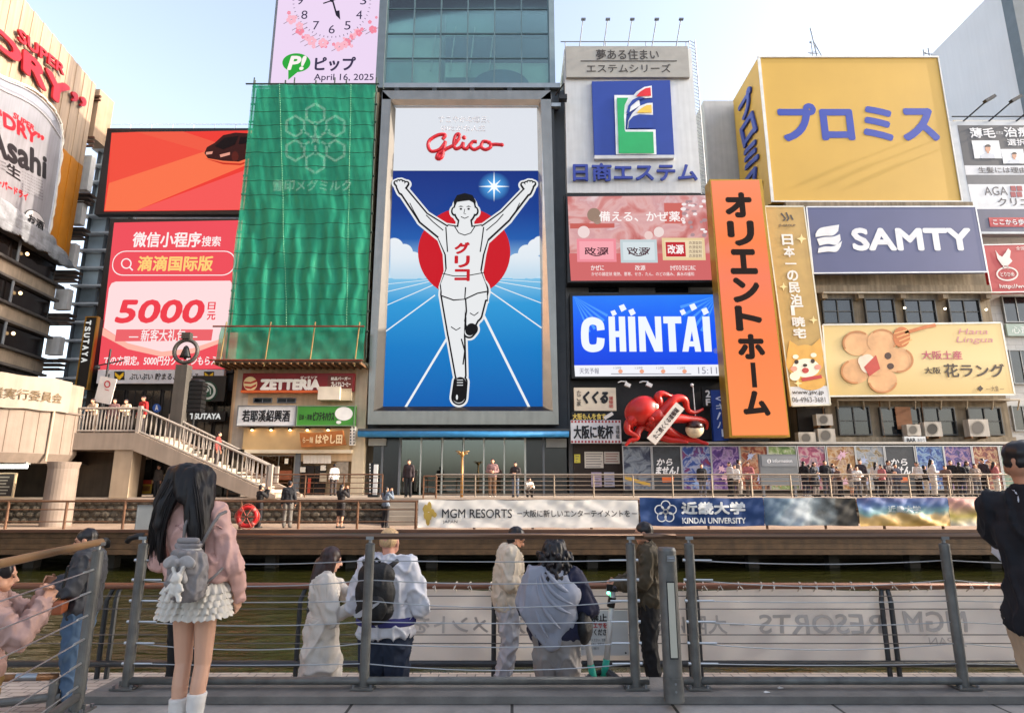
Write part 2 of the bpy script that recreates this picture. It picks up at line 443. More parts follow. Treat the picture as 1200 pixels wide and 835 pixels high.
t_.links.new(tc_.outputs['Object'], mp_.inputs[0])
n1 = t_.nodes.new('ShaderNodeTexNoise'); n1.inputs['Scale'].default_value = 2.2; n1.inputs['Detail'].default_value = 5; n1.inputs['Distortion'].default_value = .6
t_.links.new(mp_.outputs[0], n1.inputs[0])
bp_ = t_.nodes.new('ShaderNodeBump'); bp_.inputs['Strength'].default_value = .55; bp_.inputs['Distance'].default_value = .22
t_.links.new(n1.outputs[0], bp_.inputs['Height']); t_.links.new(bp_.outputs[0], b_.inputs['Normal'])
struct('water', MB().verts([(-120, 7.6, -1.62), (120, 7.6, -1.62), (120, 27.4, -1.62), (-120, 27.4, -1.62)], [(0, 1, 2, 3)]), wm)
FLOORF = TILE('#a48f7c', '#977f6c', .6, .3, .7, .008, .3, mort='#5a4d44')
struct('far_lower_walkway', MB().box(-70, 70, 23.42, 27.5, -.36, -.16), FLOORF)
WOOD = M('#503d2a', .75, var=.35, vs=3, bump=.3, bs=18, streak=.2)
f = MB()
for i in range(4): f.box(-70, 70, 23.3, 23.42, -.42 - .2 * i, -.235 - .2 * i)
FAS = thing('timber_deck_front', 'long timber plank front of the far walkway above the canal water', 'deck front', (0, 0, 0))
f.build('plank_face', WOOD, FAS)
FAS.location = (0, 23.42, -1.2); EDG = (MB().box(-70, 70, 23.24, 23.46, -.23, -.13), M('#4c3428', .6, var=.2))
EDG[0].build('edge_board', EDG[1], FAS)
for i in range(-7, 8): MB().box(i * 3.1 - .2, i * 3.1 + .2, 24.3, 24.7, -2.6, -.37).build('support_pile', M('#3d3a35', .9), FAS)
for o in kids(FAS): o.location = (0, -23.42, 1.2)
struct('far_quay_wall', MB().box(-70, 70, 27.3, 27.5, -2.7, -.37), M('#4a463f', .9, bump=.5, bs=8))
struct('far_upper_deck', MB().box(-70, 70, 27.52, 90, -2.7, GZ), TILE('#a89988', '#998a7a', .6, .6, .75, .008, .3, off=0., mort='#6a6058'))
ROCK = TILE('#6b6459', '#4d483f', .42, .24, .9, .03, .9, bump=1., mort='#1b1916', axes='XZ')
r_ = MB(); rr = random.Random(3)
for i in range(190):
    for j in range(4):
        x = -40 + i * .42 + (j % 2) * .2 + rr.uniform(-.05, .05); z = -.05 + j * .26
        if x > 24: continue
        r_.ell((x, 27.5 - rr.uniform(0, .05), z), (.22 + rr.uniform(0, .03), .10, .135), 7, 5)
r_.box(-40, 40, 27.48, 27.52, -.16, GZ - .02)
RW = thing('stone_wall', 'dark rough stone retaining wall below the upper deck railing', 'wall', (0, 27.5, -.16)); r_.build('stone_face', M('#4d463c', .95, var=.6, vs=5, bump=.9, bs=11), RW)
MB().box(-40, 40, 27.36, 27.7, GZ - .06, GZ + .03).build('coping', M('#b3a392', .7, bump=.1), RW)
for o in kids(RW): o.location = (0, -27.5, .16)
a = at(452, 600, 26.3).x; b = at(493, 600, 26.3).x
s_ = MB()
for i in range(6): s_.box(a, b, 25.95 + i * .27, 27.4, -.155, -.155 + (i + 1) * (GZ + .15) / 6)
tag(s_.build('quay_steps', M('#8d8478', .8, bump=.2)), 'broad stone steps between the lower walkway and the upper deck', 'steps')
# == shared finishes
STEEL = M('#8c9094', .38, .85, var=.08); DARKMETAL = M('#2b2c2e', .45, .5, var=.15); BLACK = M('#0d0e10', .5, var=.2)
GREYMETAL = M('#6d7175', .5, .35, var=.12, streak=.1); WHITEP = M('#d9d9d6', .5, var=.05, streak=.06); OFFW = M('#cfc8bb', .6, var=.08, streak=.1)
CONC = M('#a7a39b', .85, var=.15, bump=.2, streak=.18); DCONC = M('#55534f', .85, var=.2, bump=.2, streak=.2)
BEIGE = M('#c9ac88', .75, var=.08, bump=.1, streak=.15)
DGLASS = M('#15191c', .06, .0, var=.2, vs=.7, spec=.7); RUST = M('#7a5a3d', .7, .3, var=.3, vs=6)
BRONZE = M('#6a4a36', .38, .6, var=.12)
def window(parent, x0, x1, z0, z1, y, fm=None, pane=None, nx=2, nz=2, w=.05, depth=.08, name='window'):
    """recessed window: frame (part) with its panes (sub-part); y = wall face, the pane sits just proud of the wall mass"""
    f = MB(); d = depth
    f.box(x0, x1, y - d, y - .005, z1 - w, z1).box(x0, x1, y - d, y - .005, z0, z0 + w)
    f.box(x0, x0 + w, y - d, y - .005, z0 + w, z1 - w).box(x1 - w, x1, y - d, y - .005, z0 + w, z1 - w)
    for i in range(1, nx): xx = x0 + (x1 - x0) * i / nx; f.box(xx - w * .4, xx + w * .4, y - d * .8, y - .005, z0 + w, z1 - w)
    for i in range(1, nz): zz = z0 + (z1 - z0) * i / nz; f.box(x0 + w, x1 - w, y - d * .7, y - .006, zz - w * .4, zz + w * .4)
    o = f.build(name, fm or GREYMETAL, parent)
    MB().box(x0 + w, x1 - w, y - d * .45, y - .004, z0 + w, z1 - w).build('pane', pane or DGLASS, o)
    return o
def body(px0, px1, pytop, Y, depth, zb=GZ, ym=None):
    """world box of a building front: x range from pixels at mid height, top from a pixel row"""
    p0 = at(px0, ym or 400, Y); p1 = at(px1, ym or 400, Y)
    return p0.x, p1.x, Y, Y + depth, zb, at((px0 + px1) / 2, pytop, Y).z
# == beer advertisement building, end of the street on the west side
AA = R(97.9)
c_ = at(89, 175, 41)
zr = at(108, 102, 41).z
S = Sign('corner_building', 'dark banded corner building wearing a giant beer can advertisement above the bridge', 'building', 0, 0, 0, 0, 0, O=(c_.x, 41, GZ), a=AA)
H = zr - GZ
zs = S.uv(60, 303)[1]                                         # foot of the advertisement
MB().box(-46, 0, .02, 14, 0, H).build('wall', M('#4a4744', .8, var=.15, streak=.15), S.root)
nfl = 6; fh = zs / nfl
for i in range(nfl):
    z0 = fh * i
    MB().box(-45.8, -.1, -.25, .0, z0 + .0, z0 + fh * .30).build('spandrel', M('#8f8272', .75, var=.15, streak=.2), S.root)
    MB().box(-46.2, .35, -.55, .0, z0 + fh * .30, z0 + fh * .36).build('ledge', M('#3c3a39', .6, var=.2), S.root)
    MB().box(-45.6, -.3, -.06, .0, z0 + fh * .40, z0 + fh * .9).build('window_band', M('#171211', .08, var=.5, vs=.5, spec=.7), S.root)
    MB().box(-46.0, .2, -.4, .0, z0 + fh * .92, z0 + fh * .98).build('ledge', M('#5a5652', .6, var=.2), S.root)
    if i > 2:
        for k in range(8):
            MB().tube((-4.5 - k * 4.2, -.3, z0 + fh * .36), (-4.5 - k * 4.2, -.3, z0 + fh * .92), .09, n=8).build('mullion', GREYMETAL, S.root)
        for k in range(4):
            MB().ell((-3.6 - k * 5.2, -.25, z0 + fh * .72), (.12, .1, .12), 8, 6).build('ceiling_lamp', LAMP('#ffcf90', 1.2), S.root)
for x0, y0, x1, y1 in ((88, 182, 108, 222), (82, 235, 98, 262), (74, 285, 89, 312), (62, 338, 81, 362), (52, 394, 71, 415)):
    p0 = at(x0, y1, 42); p1 = at(x1, y0, 42)
    Mi = Matrix.LocRotScale(S.O, Matrix.Rotation(AA, 3, 'Z'), None).inverted()
    m = MB().box(p0.x, p1.x, 42, 42.5, p0.z, p1.z)
    for v in m.bm.verts: v.co = Mi @ v.co
    m.build('balcony_box', M('#dcd8d2', .6, var=.1, streak=.15), S.root)
    m = MB()
    for k in range(3): m.box(p0.x - 1.2, p1.x + .45 - .12 * k, 41.8 + .1 * k, 42.6, p0.z - .5 - .3 * k, p0.z - .36 - .3 * k)
    for v in m.bm.verts: v.co = Mi @ v.co
    m.build('balcony_ledge', M('#4b3a30', .6, var=.2), S.root)
ASAHI_ROOT = S.root
S = Sign('beer_billboard', 'cream and amber beer billboard with a raised silver can, SUPER DRY in red', 'billboard', 0, 0, 0, 0, 0, O=(c_.x + .62, 41.0, GZ), a=AA)
u0 = -44
m = MB(); k = u0; zt = H + .15
zmid = S.uv(87, 187)[1]
i = 0
while k < 0:
    e = .05 if i % 2 else 0
    m.box(k, k + .5, -.06 - e, .3, zmid, zt); k += .5; i += 1
m.build('upper_panel', M('#a08b76', .6, var=.10, vs=.4, streak=.3), S.root)
m = MB(); k = u0; i = 0
while k < 0:
    e = .05 if i % 2 else 0
    m.box(k, k + .5, -.06 - e, .3, zs, zmid - .003); k += .5; i += 1
m.build('lower_panel', M('#a8690f', .55, var=.12, vs=.6), S.root)
e0 = at(97, 130, 41.3); e1 = at(113, 130, 41.3)
Mi = Matrix.LocRotScale(S.O, Matrix.Rotation(AA, 3, 'Z'), None).inverted()
m = MB().box(e0.x, e1.x, 41.35, 43, at(100, 160, 41.3).z, at(112, 104, 41.3).z)
for v in m.bm.verts: v.co = Mi @ v.co
m.build('end_panel', M('#a58a70', .6, var=.1, streak=.2), S.root)
m = MB()
for zz in (112, 116, 160, 165, 170):
    p = at(108, zz, 41.25); m.box(e0.x - .1, e1.x + .2, 41.2, 41.35, p.z - .14, p.z)
for v in m.bm.verts: v.co = Mi @ v.co
m.build('end_slats', M('#5a3a2a', .6), S.root)
RED = M('#c01f2e', .4, var=.08)
can_px = [(-60, 62), (-25, 78), (0, 93), (22, 102), (40, 113), (54, 127), (63, 141), (67, 156), (66, 180), (62, 212), (57, 245), (52, 272), (49, 287), (-60, 240)]
def outl(P): return [S.uv(*p) for p in P]
m = MB(); m.prism(outl(can_px), -.22, -.05); can = m.build('beer_can', M('#85868c', .40, .15, var=.14, vs=.5, streak=.18), S.root)
m = MB()
for P in (can_px[:-1], [(-60, 78), (-25, 92), (0, 106), (20, 115), (38, 126), (52, 140), (62, 154), (67, 162)], [(-60, 215), (-20, 236), (10, 252), (34, 265), (52, 273)]):
    m.path([(a, -.24, b) for a, b in outl(bez(P, 4))], .06, 6)
m.build('rim', M('#b2b3b8', .35, .4), can)
m = MB(); m.prism(outl([(-25, 79), (0, 95), (22, 104), (40, 115), (53, 128), (61, 140), (57, 141), (48, 131), (36, 121), (20, 111), (0, 102), (-25, 87)]), -.235, -.2); m.build('neck_band', M('#9c9da2', .3, .5), can)
def canw(x, z):
    return .235
BLK = M('#15161a', .5); RED = M('#a3121f', .45, var=.08)
def cantext(t, q, mat, name, bold=.0):
    m = MB(); S.qtext(t, q, m, .28, bold, 0, canw); return m.build(name, mat, can)
cantext('Asahi', ((-17, 140), (56, 183), (55, 211), (-15, 177)), BLK, 'brand_lettering', .05)
cantext('SUPER', ((17, 131), (42, 148), (41, 154), (16, 138)), RED, 'lettering', .05)
cantext('“DRY”', ((-7, 123), (53, 160), (51, 174), (-5, 143)), RED, 'lettering', .06)
cantext('生', ((8, 189), (26, 199), (25, 213), (8, 202)), BLK, 'lettering', .03)
cantext('スーパードライ', ((-10, 203), (34, 227), (33, 236), (-10, 213)), RED, 'lettering', .05)
cantext('生ビール', ((-4, 236), (27, 250), (26, 256), (-4, 243)), BLK, 'lettering', .02)
for i in range(7): cantext('ビール 350ml アルコール分約五度', ((27, 200 + i * 3.6), (51, 212 + i * 3.6), (51, 213.6 + i * 3.6), (27, 201.6 + i * 3.6)), BLK, 'small_print')
for i in range(3): cantext('生ビール非熱処理', ((-2, 186 + i * 4), (8, 191 + i * 4), (8, 193 + i * 4), (-2, 188 + i * 4)), BLK, 'small_print')
a = S.uv(41, 260, .28)
def cdisc(r, mat, nm, dd):
    m = MB(); P = [(a[0] + r * 1.5 * math.cos(t * .2618), a[1] + r * math.sin(t * .2618)) for t in range(24)]
    m.verts([(x, -canw(x, z) - dd, z) for x, z in P], [tuple(range(24))]); return m.build(nm, mat, can)
cdisc(.72, M('#3d3d40', .5), 'round_badge_rim', .04); cdisc(.66, M('#b9b9ba', .5), 'round_badge', .07)
m = MB(); letters(m, 'お酒', a[0] - .8, a[1] - .3, a[0] + .8, a[1] + .3, .12, .03, warp=canw); m.build('lettering', BLK, can)
m = MB(); rr = random.Random(5); zi = [S.uv(0, 250)[1] - zs, 0]
for i in range(170):
    px_ = rr.uniform(-30, 74); ybot = 262 + px_ * .62; ytop = ybot - (22 if px_ < 46 else 22 - (px_ - 46) * .7); e_ = S.uv(px_, rr.uniform(ytop, ybot))
    m.ell((e_[0], -.22 - rr.random() * .06, e_[1]), (rr.uniform(.4, 1.1), .09, rr.uniform(.15, .42)), 6, 4)
m.build('ice_relief', M('#85898f', .4, .1, var=.3, vs=2), S.root)
m = MB(); P_ = [(x + rr.uniform(-.9, .9), y) for x, y in bez([(-60, 59), (-25, 75), (0, 90), (24, 99), (43, 110), (57, 124), (67, 140), (70, 156), (69, 180), (65, 212), (60, 245), (55, 272), (53, 288), (60, 296), (76, 306)], 6)]
m.path([(a, -.16, b) for a, b in outl(P_)], .09, 6); m.build('torn_edge', M('#c9c6bd', .6), S.root)
m = MB(); S.qtext('SUPER', ((22, 32), (77, 78), (75.5, 89), (22.5, 48)), m, .40, .035, .14); m.build('raised_lettering', RED, S.root)
m = MB(); S.qtext('DRY', ((-14, 22), (83, 103), (79, 131), (-12, 46)), m, .40, .06, .14); m.build('raised_lettering', RED, S.root)
m = MB(); S.qtext('”', ((85, 106), (102, 116), (101, 128), (84, 118)), m, .40, .06, .14); m.build('raised_lettering', RED, S.root)
# == grey louvred building and the two red screens
x0, x1, y0, y1, z0, z1 = body(84, 300, 153, 45, 12)
T = thing('louvred_building', 'grey glass office block with horizontal fins behind the two red screens', 'building', ((x0 + x1) / 2, y0, GZ))
w = (x1 - x0) / 2; h = z1 - GZ
MB().box(-w, w, 0, 12, 0, h).build('wall', M('#d0d2d2', .6, var=.15, streak=.1), T)
for i in range(22):
    z = h - .6 - i * 1.45
    if z < 3: break
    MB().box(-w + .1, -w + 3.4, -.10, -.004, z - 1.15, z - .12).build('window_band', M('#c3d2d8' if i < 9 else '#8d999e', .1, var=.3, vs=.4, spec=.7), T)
    MB().box(-w - .25, -w + 3.6, -.75, 0, z - .06, z + .06).build('fin', M('#dcdfe0', .5, .1), T)
for k in (-w + .1, -w + 1.6, -w + 3.3): MB().box(k - .07, k + .07, -.35, -.05, 2, h).build('mullion', GREYMETAL, T)
m = MB()
for k in range(9): m.tube((-w + k * w / 4, .5, h), (-w + k * w / 4, .5, h + .9), .03, n=6)
m.tube((-w, .5, h + .9), (w, .5, h + .9), .03, n=6); m.build('roof_rail', WHITEP, T)
S = Sign('led_screen', 'upper red and orange screen showing a black sports car', 'screen', 120, 153, 290, 248, 39)
S.box('casing', 120, 152, 294, 249, BLACK, -.5, 0, pad=.12)
S.poly('display', [(131, 156), (300, 153), (296, 246), (122, 248)], LED('#f03e34', 1), .02)
S.poly('display_facet', [(131, 156), (160, 155), (240, 178), (128, 215)], LED('#f2503e'), .03)
S.poly('display_facet', [(160, 155), (215, 154.5), (298, 182), (298, 192), (240, 178)], LED('#f25c44'), .035)
S.poly('display_facet', [(128, 215), (240, 178), (298, 190), (160, 247), (123, 247)], LED('#fb744c'), .04)
S.poly('display_facet', [(160, 247), (298, 196), (297, 246)], LED('#f65a58'), .045)
car = MB(); S.poly('', [(240, 180), (243, 173), (252, 168), (262, 159), (276, 156), (296, 157), (296, 184), (280, 190), (262, 189), (244, 186)], None, .06, car)
car.build('car_picture', LED('#3a1714'), S.root)
m = MB(); S.poly('', [(252, 172), (264, 162), (280, 160), (276, 170), (262, 176)], None, .07, m); S.poly('', [(282, 161), (294, 161), (294, 168), (280, 170)], None, .07, m); m.build('car_picture_glass', LED('#15090a'), S.root)
m = MB(); S.poly('', [(242, 179), (250, 178), (249, 181), (242, 182)], None, .075, m); S.poly('', [(258, 182), (270, 179), (270, 182), (259, 185)], None, .075, m); m.build('car_picture_lights', LED('#e8a08c'), S.root)
m = MB(); S.disc('', 276, 184, 4, None, .075, 6, m); S.disc('', 291, 180, 3.4, None, .075, 6, m); m.build('car_picture_wheels', LED('#5a2018'), S.root)
m = MB(); S.poly('', [(240, 186), (262, 191), (282, 192), (296, 187), (296, 189), (282, 194), (262, 193)], None, .05, m); m.build('car_picture_shadow', LED('#c8301f'), S.root)
PINK = LED('#f0505c')
S = Sign('led_screen', 'lower coral red screen offering 5000 yen in a pale panel', 'screen', 122, 258, 278, 434, 38.6)
S.box('casing', 118, 258, 280, 435, BLACK, -.5, 0, pad=.1)
S.poly('display', [(134, 261), (290, 258), (281, 432), (115, 434)], PINK, .02)
WH = LED('#fff4f2'); m = MB()
S.text('微信小程序', 156, 272, 236, 290, m, .04, .022); S.text('搜索', 237, 277, 259, 289, m, .04, .015)
S.text('— 新客大礼包 —', 152, 386, 232, 400, m, .06, .01)
S.text('ての方限定。5000円分クーポンもらえる', 122, 417, 262, 428, m, .04, .015)
for p in ([132 + 10, 294], ): pass
q = MB(); S.rbox('', 132, 294, 276, 323, 14, None, .03, q, .004); q.build('search_frame', WH, S.root)
q = MB(); S.rbox('', 133, 295, 275, 322, 13.4, None, .034, q, .004); q.build('search_field', PINK, S.root)
S.ring('search_glass', 148.5, 309, 5.5, 1.4, WH, .045, mb=m); S.stroke('', [(152, 313), (156, 317)], 1.6, None, .045, m)
m.build('lettering', WH, S.root)
q = MB(); S.text('滴滴国际版', 162, 300, 250, 318, q, .05, .03); q.build('amber_lettering', LED('#ffd27a'), S.root)
S.poly('price_panel', [(136, 330), (270, 329), (273, 333), (268, 385), (262, 396), (226, 408), (190, 412), (150, 402), (122, 384), (128, 338), (131, 332)], LED('#ffdfe0'), .03)
S.poly('price_ribbon', [(137, 386), (250, 386), (248, 399), (135, 400)], LED('#ee666c'), .045)
q = MB(); S.text('5000', 138, 351, 240, 379, q, .05, .05, shear=.15); S.text('日', 244, 354, 253, 363, q, .05, .03); S.text('元', 243, 365, 253, 375, q, .05, .03); q.build('price_lettering', LED('#f0404c'), S.root)
S.poly('display_curve', [(121, 384), (150, 402), (190, 412), (226, 408), (262, 396), (261, 401), (226, 414), (190, 418), (150, 409), (120, 393)], LED('#ffb9a8'), .032)
x0, x1, y0, y1, z0, z1 = body(96, 300, 430, 38.9, 4, ym=500)
T = thing('shop_block', 'black fronted bookshop block under the red screens, at the foot of the bridge', 'building', ((x0 + x1) / 2, 38.9, GZ))
w = (x1 - x0) / 2; h = z1 - GZ
MB().box(-w, w, .0, 5.5, 0, h).build('wall', M('#201f1f', .5, var=.3), T)
for k in range(9):
    xx = -w + .3 + k * (2 * w - .6) / 9; window(T, xx, xx + (2 * w - .6) / 9 - .15, 3.2, 6.6, 0, DARKMETAL, M('#2a2724', .1, var=.6, vs=.6, spec=.6), 2, 2)
    window(T, xx, xx + (2 * w - .6) / 9 - .15, .2, 2.9, 0, DARKMETAL, M('#17171a', .1, var=.6, vs=.6, spec=.6), 2, 1, name='shop_window')
S = Sign('fascia_sign', 'white strip sign with black and yellow arrow marks under the lower red screen', 'sign', 114, 433, 260, 448, 38.3)
S.box('panel', 114, 433, 262, 449, M('#c9cacd', .5), -.3, 0)
for cx in (140, 245):
    m = MB(); S.poly('', [(cx - 6, 435), (cx + 6, 435), (cx + 6, 445), (cx - 6, 445)], None, .012, m); m.build('mark_ground', BLACK, S.root)
    m = MB(); S.poly('', [(cx - 5, 436), (cx, 440), (cx + 5, 436), (cx + 5, 440), (cx, 445), (cx - 5, 440)], None, .02, m); m.build('arrow_mark', M('#e0b21c', .5), S.root)
m = MB(); S.text('ぷいぷい 貯まる、', 152, 437, 205, 445, m, .012, .02); S.text('使える。', 214, 437, 236, 445, m, .012, .02); m.build('lettering', BLK, S.root)
S = Sign('shop_sign', 'tall black blade sign with gold edges and white letters TSUTAYA', 'sign', 95, 372, 109, 452, 38.0)
S.box('panel', 94.5, 372, 109, 455, BLACK, -.6, 0); S.frame('frame', 95.5, 372, 108, 455, M('#a07c3a', .4, .8), .07, -.2, .06)
m = MB()
for i, ch in enumerate('TSUTAYA'):
    g, fc = glyphs(ch); cx = 103.5 - i * .75; cy = 378 + i * 7.3
    mm = MB(); letters(mm, ch, -.16, -.2, .16, .2, 0, .06)
    o_ = S.uv(cx, cy); me = mm.mesh(); m.add_mesh(me, Matrix.Translation((o_[0], -.02, o_[1])) @ Matrix.Rotation(R(90), 4, 'Y')); bpy.data.meshes.remove(me)
m.build('lettering', LED('#f4f4f0', .8), S.root)
S = Sign('shop_sign', 'black shop sign ending in TAYA with a round green and white emblem above', 'sign', 226, 440, 262, 495, 37.6)
S.box('panel', 224, 440, 264, 470, M('#1b1d1c', .5), -.3, 0); S.disc('emblem_ground', 243, 458, 12, M('#0e3d2c', .5), .02)
S.disc('emblem', 243, 458, 10, M('#c9d3cc', .5), .03); S.disc('emblem_centre', 243, 458, 7.4, M('#0f4a34', .5), .04)
m = MB(); S.stroke('', [(239, 462), (239, 456), (241, 453), (243, 452), (245, 453), (247, 456), (247, 462)], 1.2, None, .05, m); S.disc('', 243, 457, 2.2, None, .05, mb=m); m.build('emblem_figure', M('#d4ddd7', .5), S.root)
S.box('lower_panel', 224, 482, 264, 493, M('#141414', .5), -.3, 0)
m = MB(); S.text('TSUTAYA', 222.5, 484, 259, 491, m, .02, .05); m.build('lettering', LED('#f4f4f0', .8), S.root)
# == clock billboard
S = Sign('clock_billboard', 'pale lilac clock billboard with pink blossom and the date April 16, 2025', 'billboard', 325, -60, 446, 98, 36.5)
S.box('casing', 323, -62, 447, 99, GREYMETAL, -1.2, 0, pad=.08)
S.box('display', 324.5, -60, 446, 98, LED('#eed8f4'), 0, .02)
T = S
m = MB(); S.text('ピップ', 369, 67, 417, 84, m, .035, .035); S.text('April 16, 2025', 368, 87, 438, 97, m, .035, .01)
CX, CY = 389, 1
for k in range(12):
    a = R(30 * k); cx = CX + 37 * math.sin(a); cy = CY - 34 * math.cos(a)
    if cy < -50: continue
    t = str(k or 12); S.text(t, cx - 3.6 * len(t) ** .5, cy - 5, cx + 3.6 * len(t) ** .5, cy + 5, m, .035)
for k in range(60):
    a = R(6 * k); S.stroke('', [(CX + 44 * math.sin(a), CY - 42 * math.cos(a)), (CX + 46 * math.sin(a), CY - 44 * math.cos(a))], .7, None, .035, m)
m.build('lettering', LED('#3a3350'), S.root)
m = MB(); S.stroke('', [(CX - 2, CY - 10), (CX + 6, CY + 18)], 2.0, None, .05, m); S.poly('', [(CX + 3.6, CY + 13), (CX + 9, CY + 12), (CX + 10, CY + 23), (CX + 5, CY + 18)], None, .052, m); m.build('hour_hand', LED('#252030'), S.root)
m = MB(); S.stroke('', [(CX - 10, CY + 4), (CX + 5, CY - 1), (CX + 30, CY - 24)], 1.8, None, .055, m); S.disc('', CX, CY, 2.4, None, .058, mb=m); m.build('minute_hand', LED('#252030'), S.root)
m = MB(); S.disc('', 347.5, 74, 16.5, None, .03, 11, m); S.poly('', [(338, 80), (350, 84), (338, 94)], None, .031, m); m.build('speech_mark', LED('#28a838'), S.root)
m = MB(); S.text('P!', 339, 66, 358, 83, m, .045, .05, shear=.2); m.build('mark_lettering', WH, S.root)
rr = random.Random(11); fl = MB(); ft = MB(); br = MB()
for i in range(46):
    t = rr.uniform(-1, 1); cx = CX + t * 58; cy = 50 + rr.uniform(-7, 8) - abs(t) ** 2.0 * rr.uniform(14, 62) + (0)
    if cx < 328 or cx > 442: continue
    big = rr.random() < .35; s = rr.uniform(4.2, 6.2) if big else rr.uniform(1.6, 3)
    if math.hypot((cx - CX) / 45, (cy - CY) / 43) < 1.05: continue
    tgt = fl if rr.random() < .6 else ft
    for k in range(5):
        a = R(72 * k + i * 13); S.disc('', cx + s * .55 * math.cos(a), cy + s * .55 * math.sin(a), s * .42, None, .03 + (i * 5 + k) * .0003, mb=tgt, n=10, t=.0002)
    if big: S.stroke('', [(cx - 9, cy + 5), (cx - 2, cy + 1), (cx + 9, cy - 4)], .8, None, .0295, br)
fl.build('blossom', LED('#f58aa0'), S.root); ft.build('pale_blossom', LED('#fbb8c8'), S.root); br.build('twigs', LED('#8a7080'), S.root)
# == building wrapped in green scaffold netting
x0, x1, y0, y1, z0, z1 = body(264, 441, 102, 35.2, 12, ym=260)
xa = at(275, 260, 34).x; xb = at(433, 260, 34).x
T = thing('wrapped_building', 'narrow beige building with a burger shop, its upper floors hidden by green netting', 'building', ((xa + xb) / 2, 35.2, GZ))
w = (xb - xa) / 2; h = z1 - GZ - .4
MB().box(-w + .3, w - .1, 0, 12, 0, h).build('wall', M('#b39a78', .8, var=.12, streak=.2, bump=.1), T)
WRAP = T
S = Sign('scaffold', 'steel pipe scaffold wrapped in green netting that hides a faint snow crystal sign', 'scaffold', 268, 98, 438, 427, 34.0)
b_ = S.ub(270, 102, 438, 424)
NU, NV = 90, 150
import numpy as np
def netd(u, v, lo, hi):
    s = (u - b_[0]) / (b_[2] - b_[0]); t = (v - lo) / (hi - lo)
    d = .10 * noise.noise(Vector((u * 1.1, v * .28, 2.3))) + .05 * noise.noise(Vector((u * 3.3 + v * .8, v * .5, 7)))
    sag = math.exp(-((t - .25) / .25) ** 2)
    d += sag * .13 * math.sin(u * 7 + 2.2 * noise.noise(Vector((u * .8, v * .5, 1)))) * (1 - t)
    d += .12 * math.exp(-((t - .30 - .5 * (s - .35) ** 2) / .05) ** 2) * (1 if .3 < s < .8 else .3)
    d *= .75
    d += .035 * math.sin((s * 1.7 + t * 2.4) * 9) * math.exp(-((t - .35) / .3) ** 2)
    return d
m = MB(); lo = S.uv(340, 388)[1]; hi = b_[3]
tl = [S.uv(298, 101)[0], S.uv(441, 104)[0]]; bl = [S.uv(268, 388)[0], S.uv(430, 388)[0]]
vs_ = []; fs = []
for j in range(NV + 1):
    t = j / NV; v = lo + (hi - lo) * t; a = bl[0] + (tl[0] - bl[0]) * t; c = bl[1] + (tl[1] - bl[1]) * t
    if 0: pass
    for i in range(NU + 1):
        u = a + (c - a) * i / NU; vs_.append((u, -.22 - netd(u, v, lo, hi), v))
for j in range(NV):
    for i in range(NU): q = j * (NU + 1) + i; fs.append((q, q + 1, q + NU + 2, q + NU + 1))
nm = bpy.data.materials.new('scaffold netting'); nm.use_nodes = True; t_ = nm.node_tree; b2 = t_.nodes['Principled BSDF']
b2.inputs['Base Color'].default_value = lin('#0f6a50') + (1,); b2.inputs['Roughness'].default_value = .5; b2.inputs['Specular IOR Level'].default_value = .3
tr_ = t_.nodes.new('ShaderNodeBsdfTransparent'); tl_ = t_.nodes.new('ShaderNodeBsdfTranslucent'); tl_.inputs[0].default_value = lin('#22a070') + (1,)
mx = t_.nodes.new('ShaderNodeMixShader'); mx.inputs[0].default_value = .3; mx2 = t_.nodes.new('ShaderNodeMixShader'); mx2.inputs[0].default_value = .70
t_.links.new(b2.outputs[0], mx.inputs[1]); t_.links.new(tl_.outputs[0], mx.inputs[2]); t_.links.new(tr_.outputs[0], mx2.inputs[1]); t_.links.new(mx.outputs[0], mx2.inputs[2])
t_.links.new(mx2.outputs[0], t_.nodes['Material Output'].inputs[0])
tcn = t_.nodes.new('ShaderNodeTexCoord'); mpn = t_.nodes.new('ShaderNodeMapping'); mpn.inputs['Scale'].default_value = (1.6, 1.5, .6); nn = t_.nodes.new('ShaderNodeTexNoise'); nn.inputs['Scale'].default_value = 1.6; nn.inputs['Detail'].default_value = 5
t_.links.new(tcn.outputs['Object'], mpn.inputs[0]); t_.links.new(mpn.outputs[0], nn.inputs[0]); bpn = t_.nodes.new('ShaderNodeBump'); bpn.inputs['Strength'].default_value = .3; bpn.inputs['Distance'].default_value = .12
t_.links.new(nn.outputs[0], bpn.inputs['Height']); t_.links.new(bpn.outputs[0], b2.inputs['Normal'])
crn = t_.nodes.new('ShaderNodeValToRGB'); t_.links.new(nn.outputs[0], crn.inputs[0]); crn.color_ramp.elements[0].position = .3; crn.color_ramp.elements[0].color = lin('#198e74') + (1,)
crn.color_ramp.elements[1].position = .7; crn.color_ramp.elements[1].color = lin('#32a884') + (1,); t_.links.new(crn.outputs[0], b2.inputs['Base Color'])
NET = nm
m.verts(vs_, fs).build('netting', NET, S.root, smooth=True)
PIPE = M('#2d3a34', .6, .2, var=.2)
for k in range(14):
    v = lo + (hi - lo) * k / 13; t = k / 13
    a = bl[0] + (tl[0] - bl[0]) * t; c = bl[1] + (tl[1] - bl[1]) * t
    MB().tube((a - .1, 0, v), (c + .1, 0, v), .06, n=8).build('ledger_pipe', PIPE, S.root)
for k in range(5):
    s = k / 4; MB().tube((bl[0] + (bl[1] - bl[0]) * s, .04, lo - 1.6), (tl[0] + (tl[1] - tl[0]) * s, .04, hi + .5), .05, n=8).build('standard_pipe', PIPE, S.root)
MB().tube((tl[0] - .5, -.1, hi + .15), (tl[1] + .2, -.1, hi + .15), .05, n=8).build('guard_pipe', PIPE, S.root)
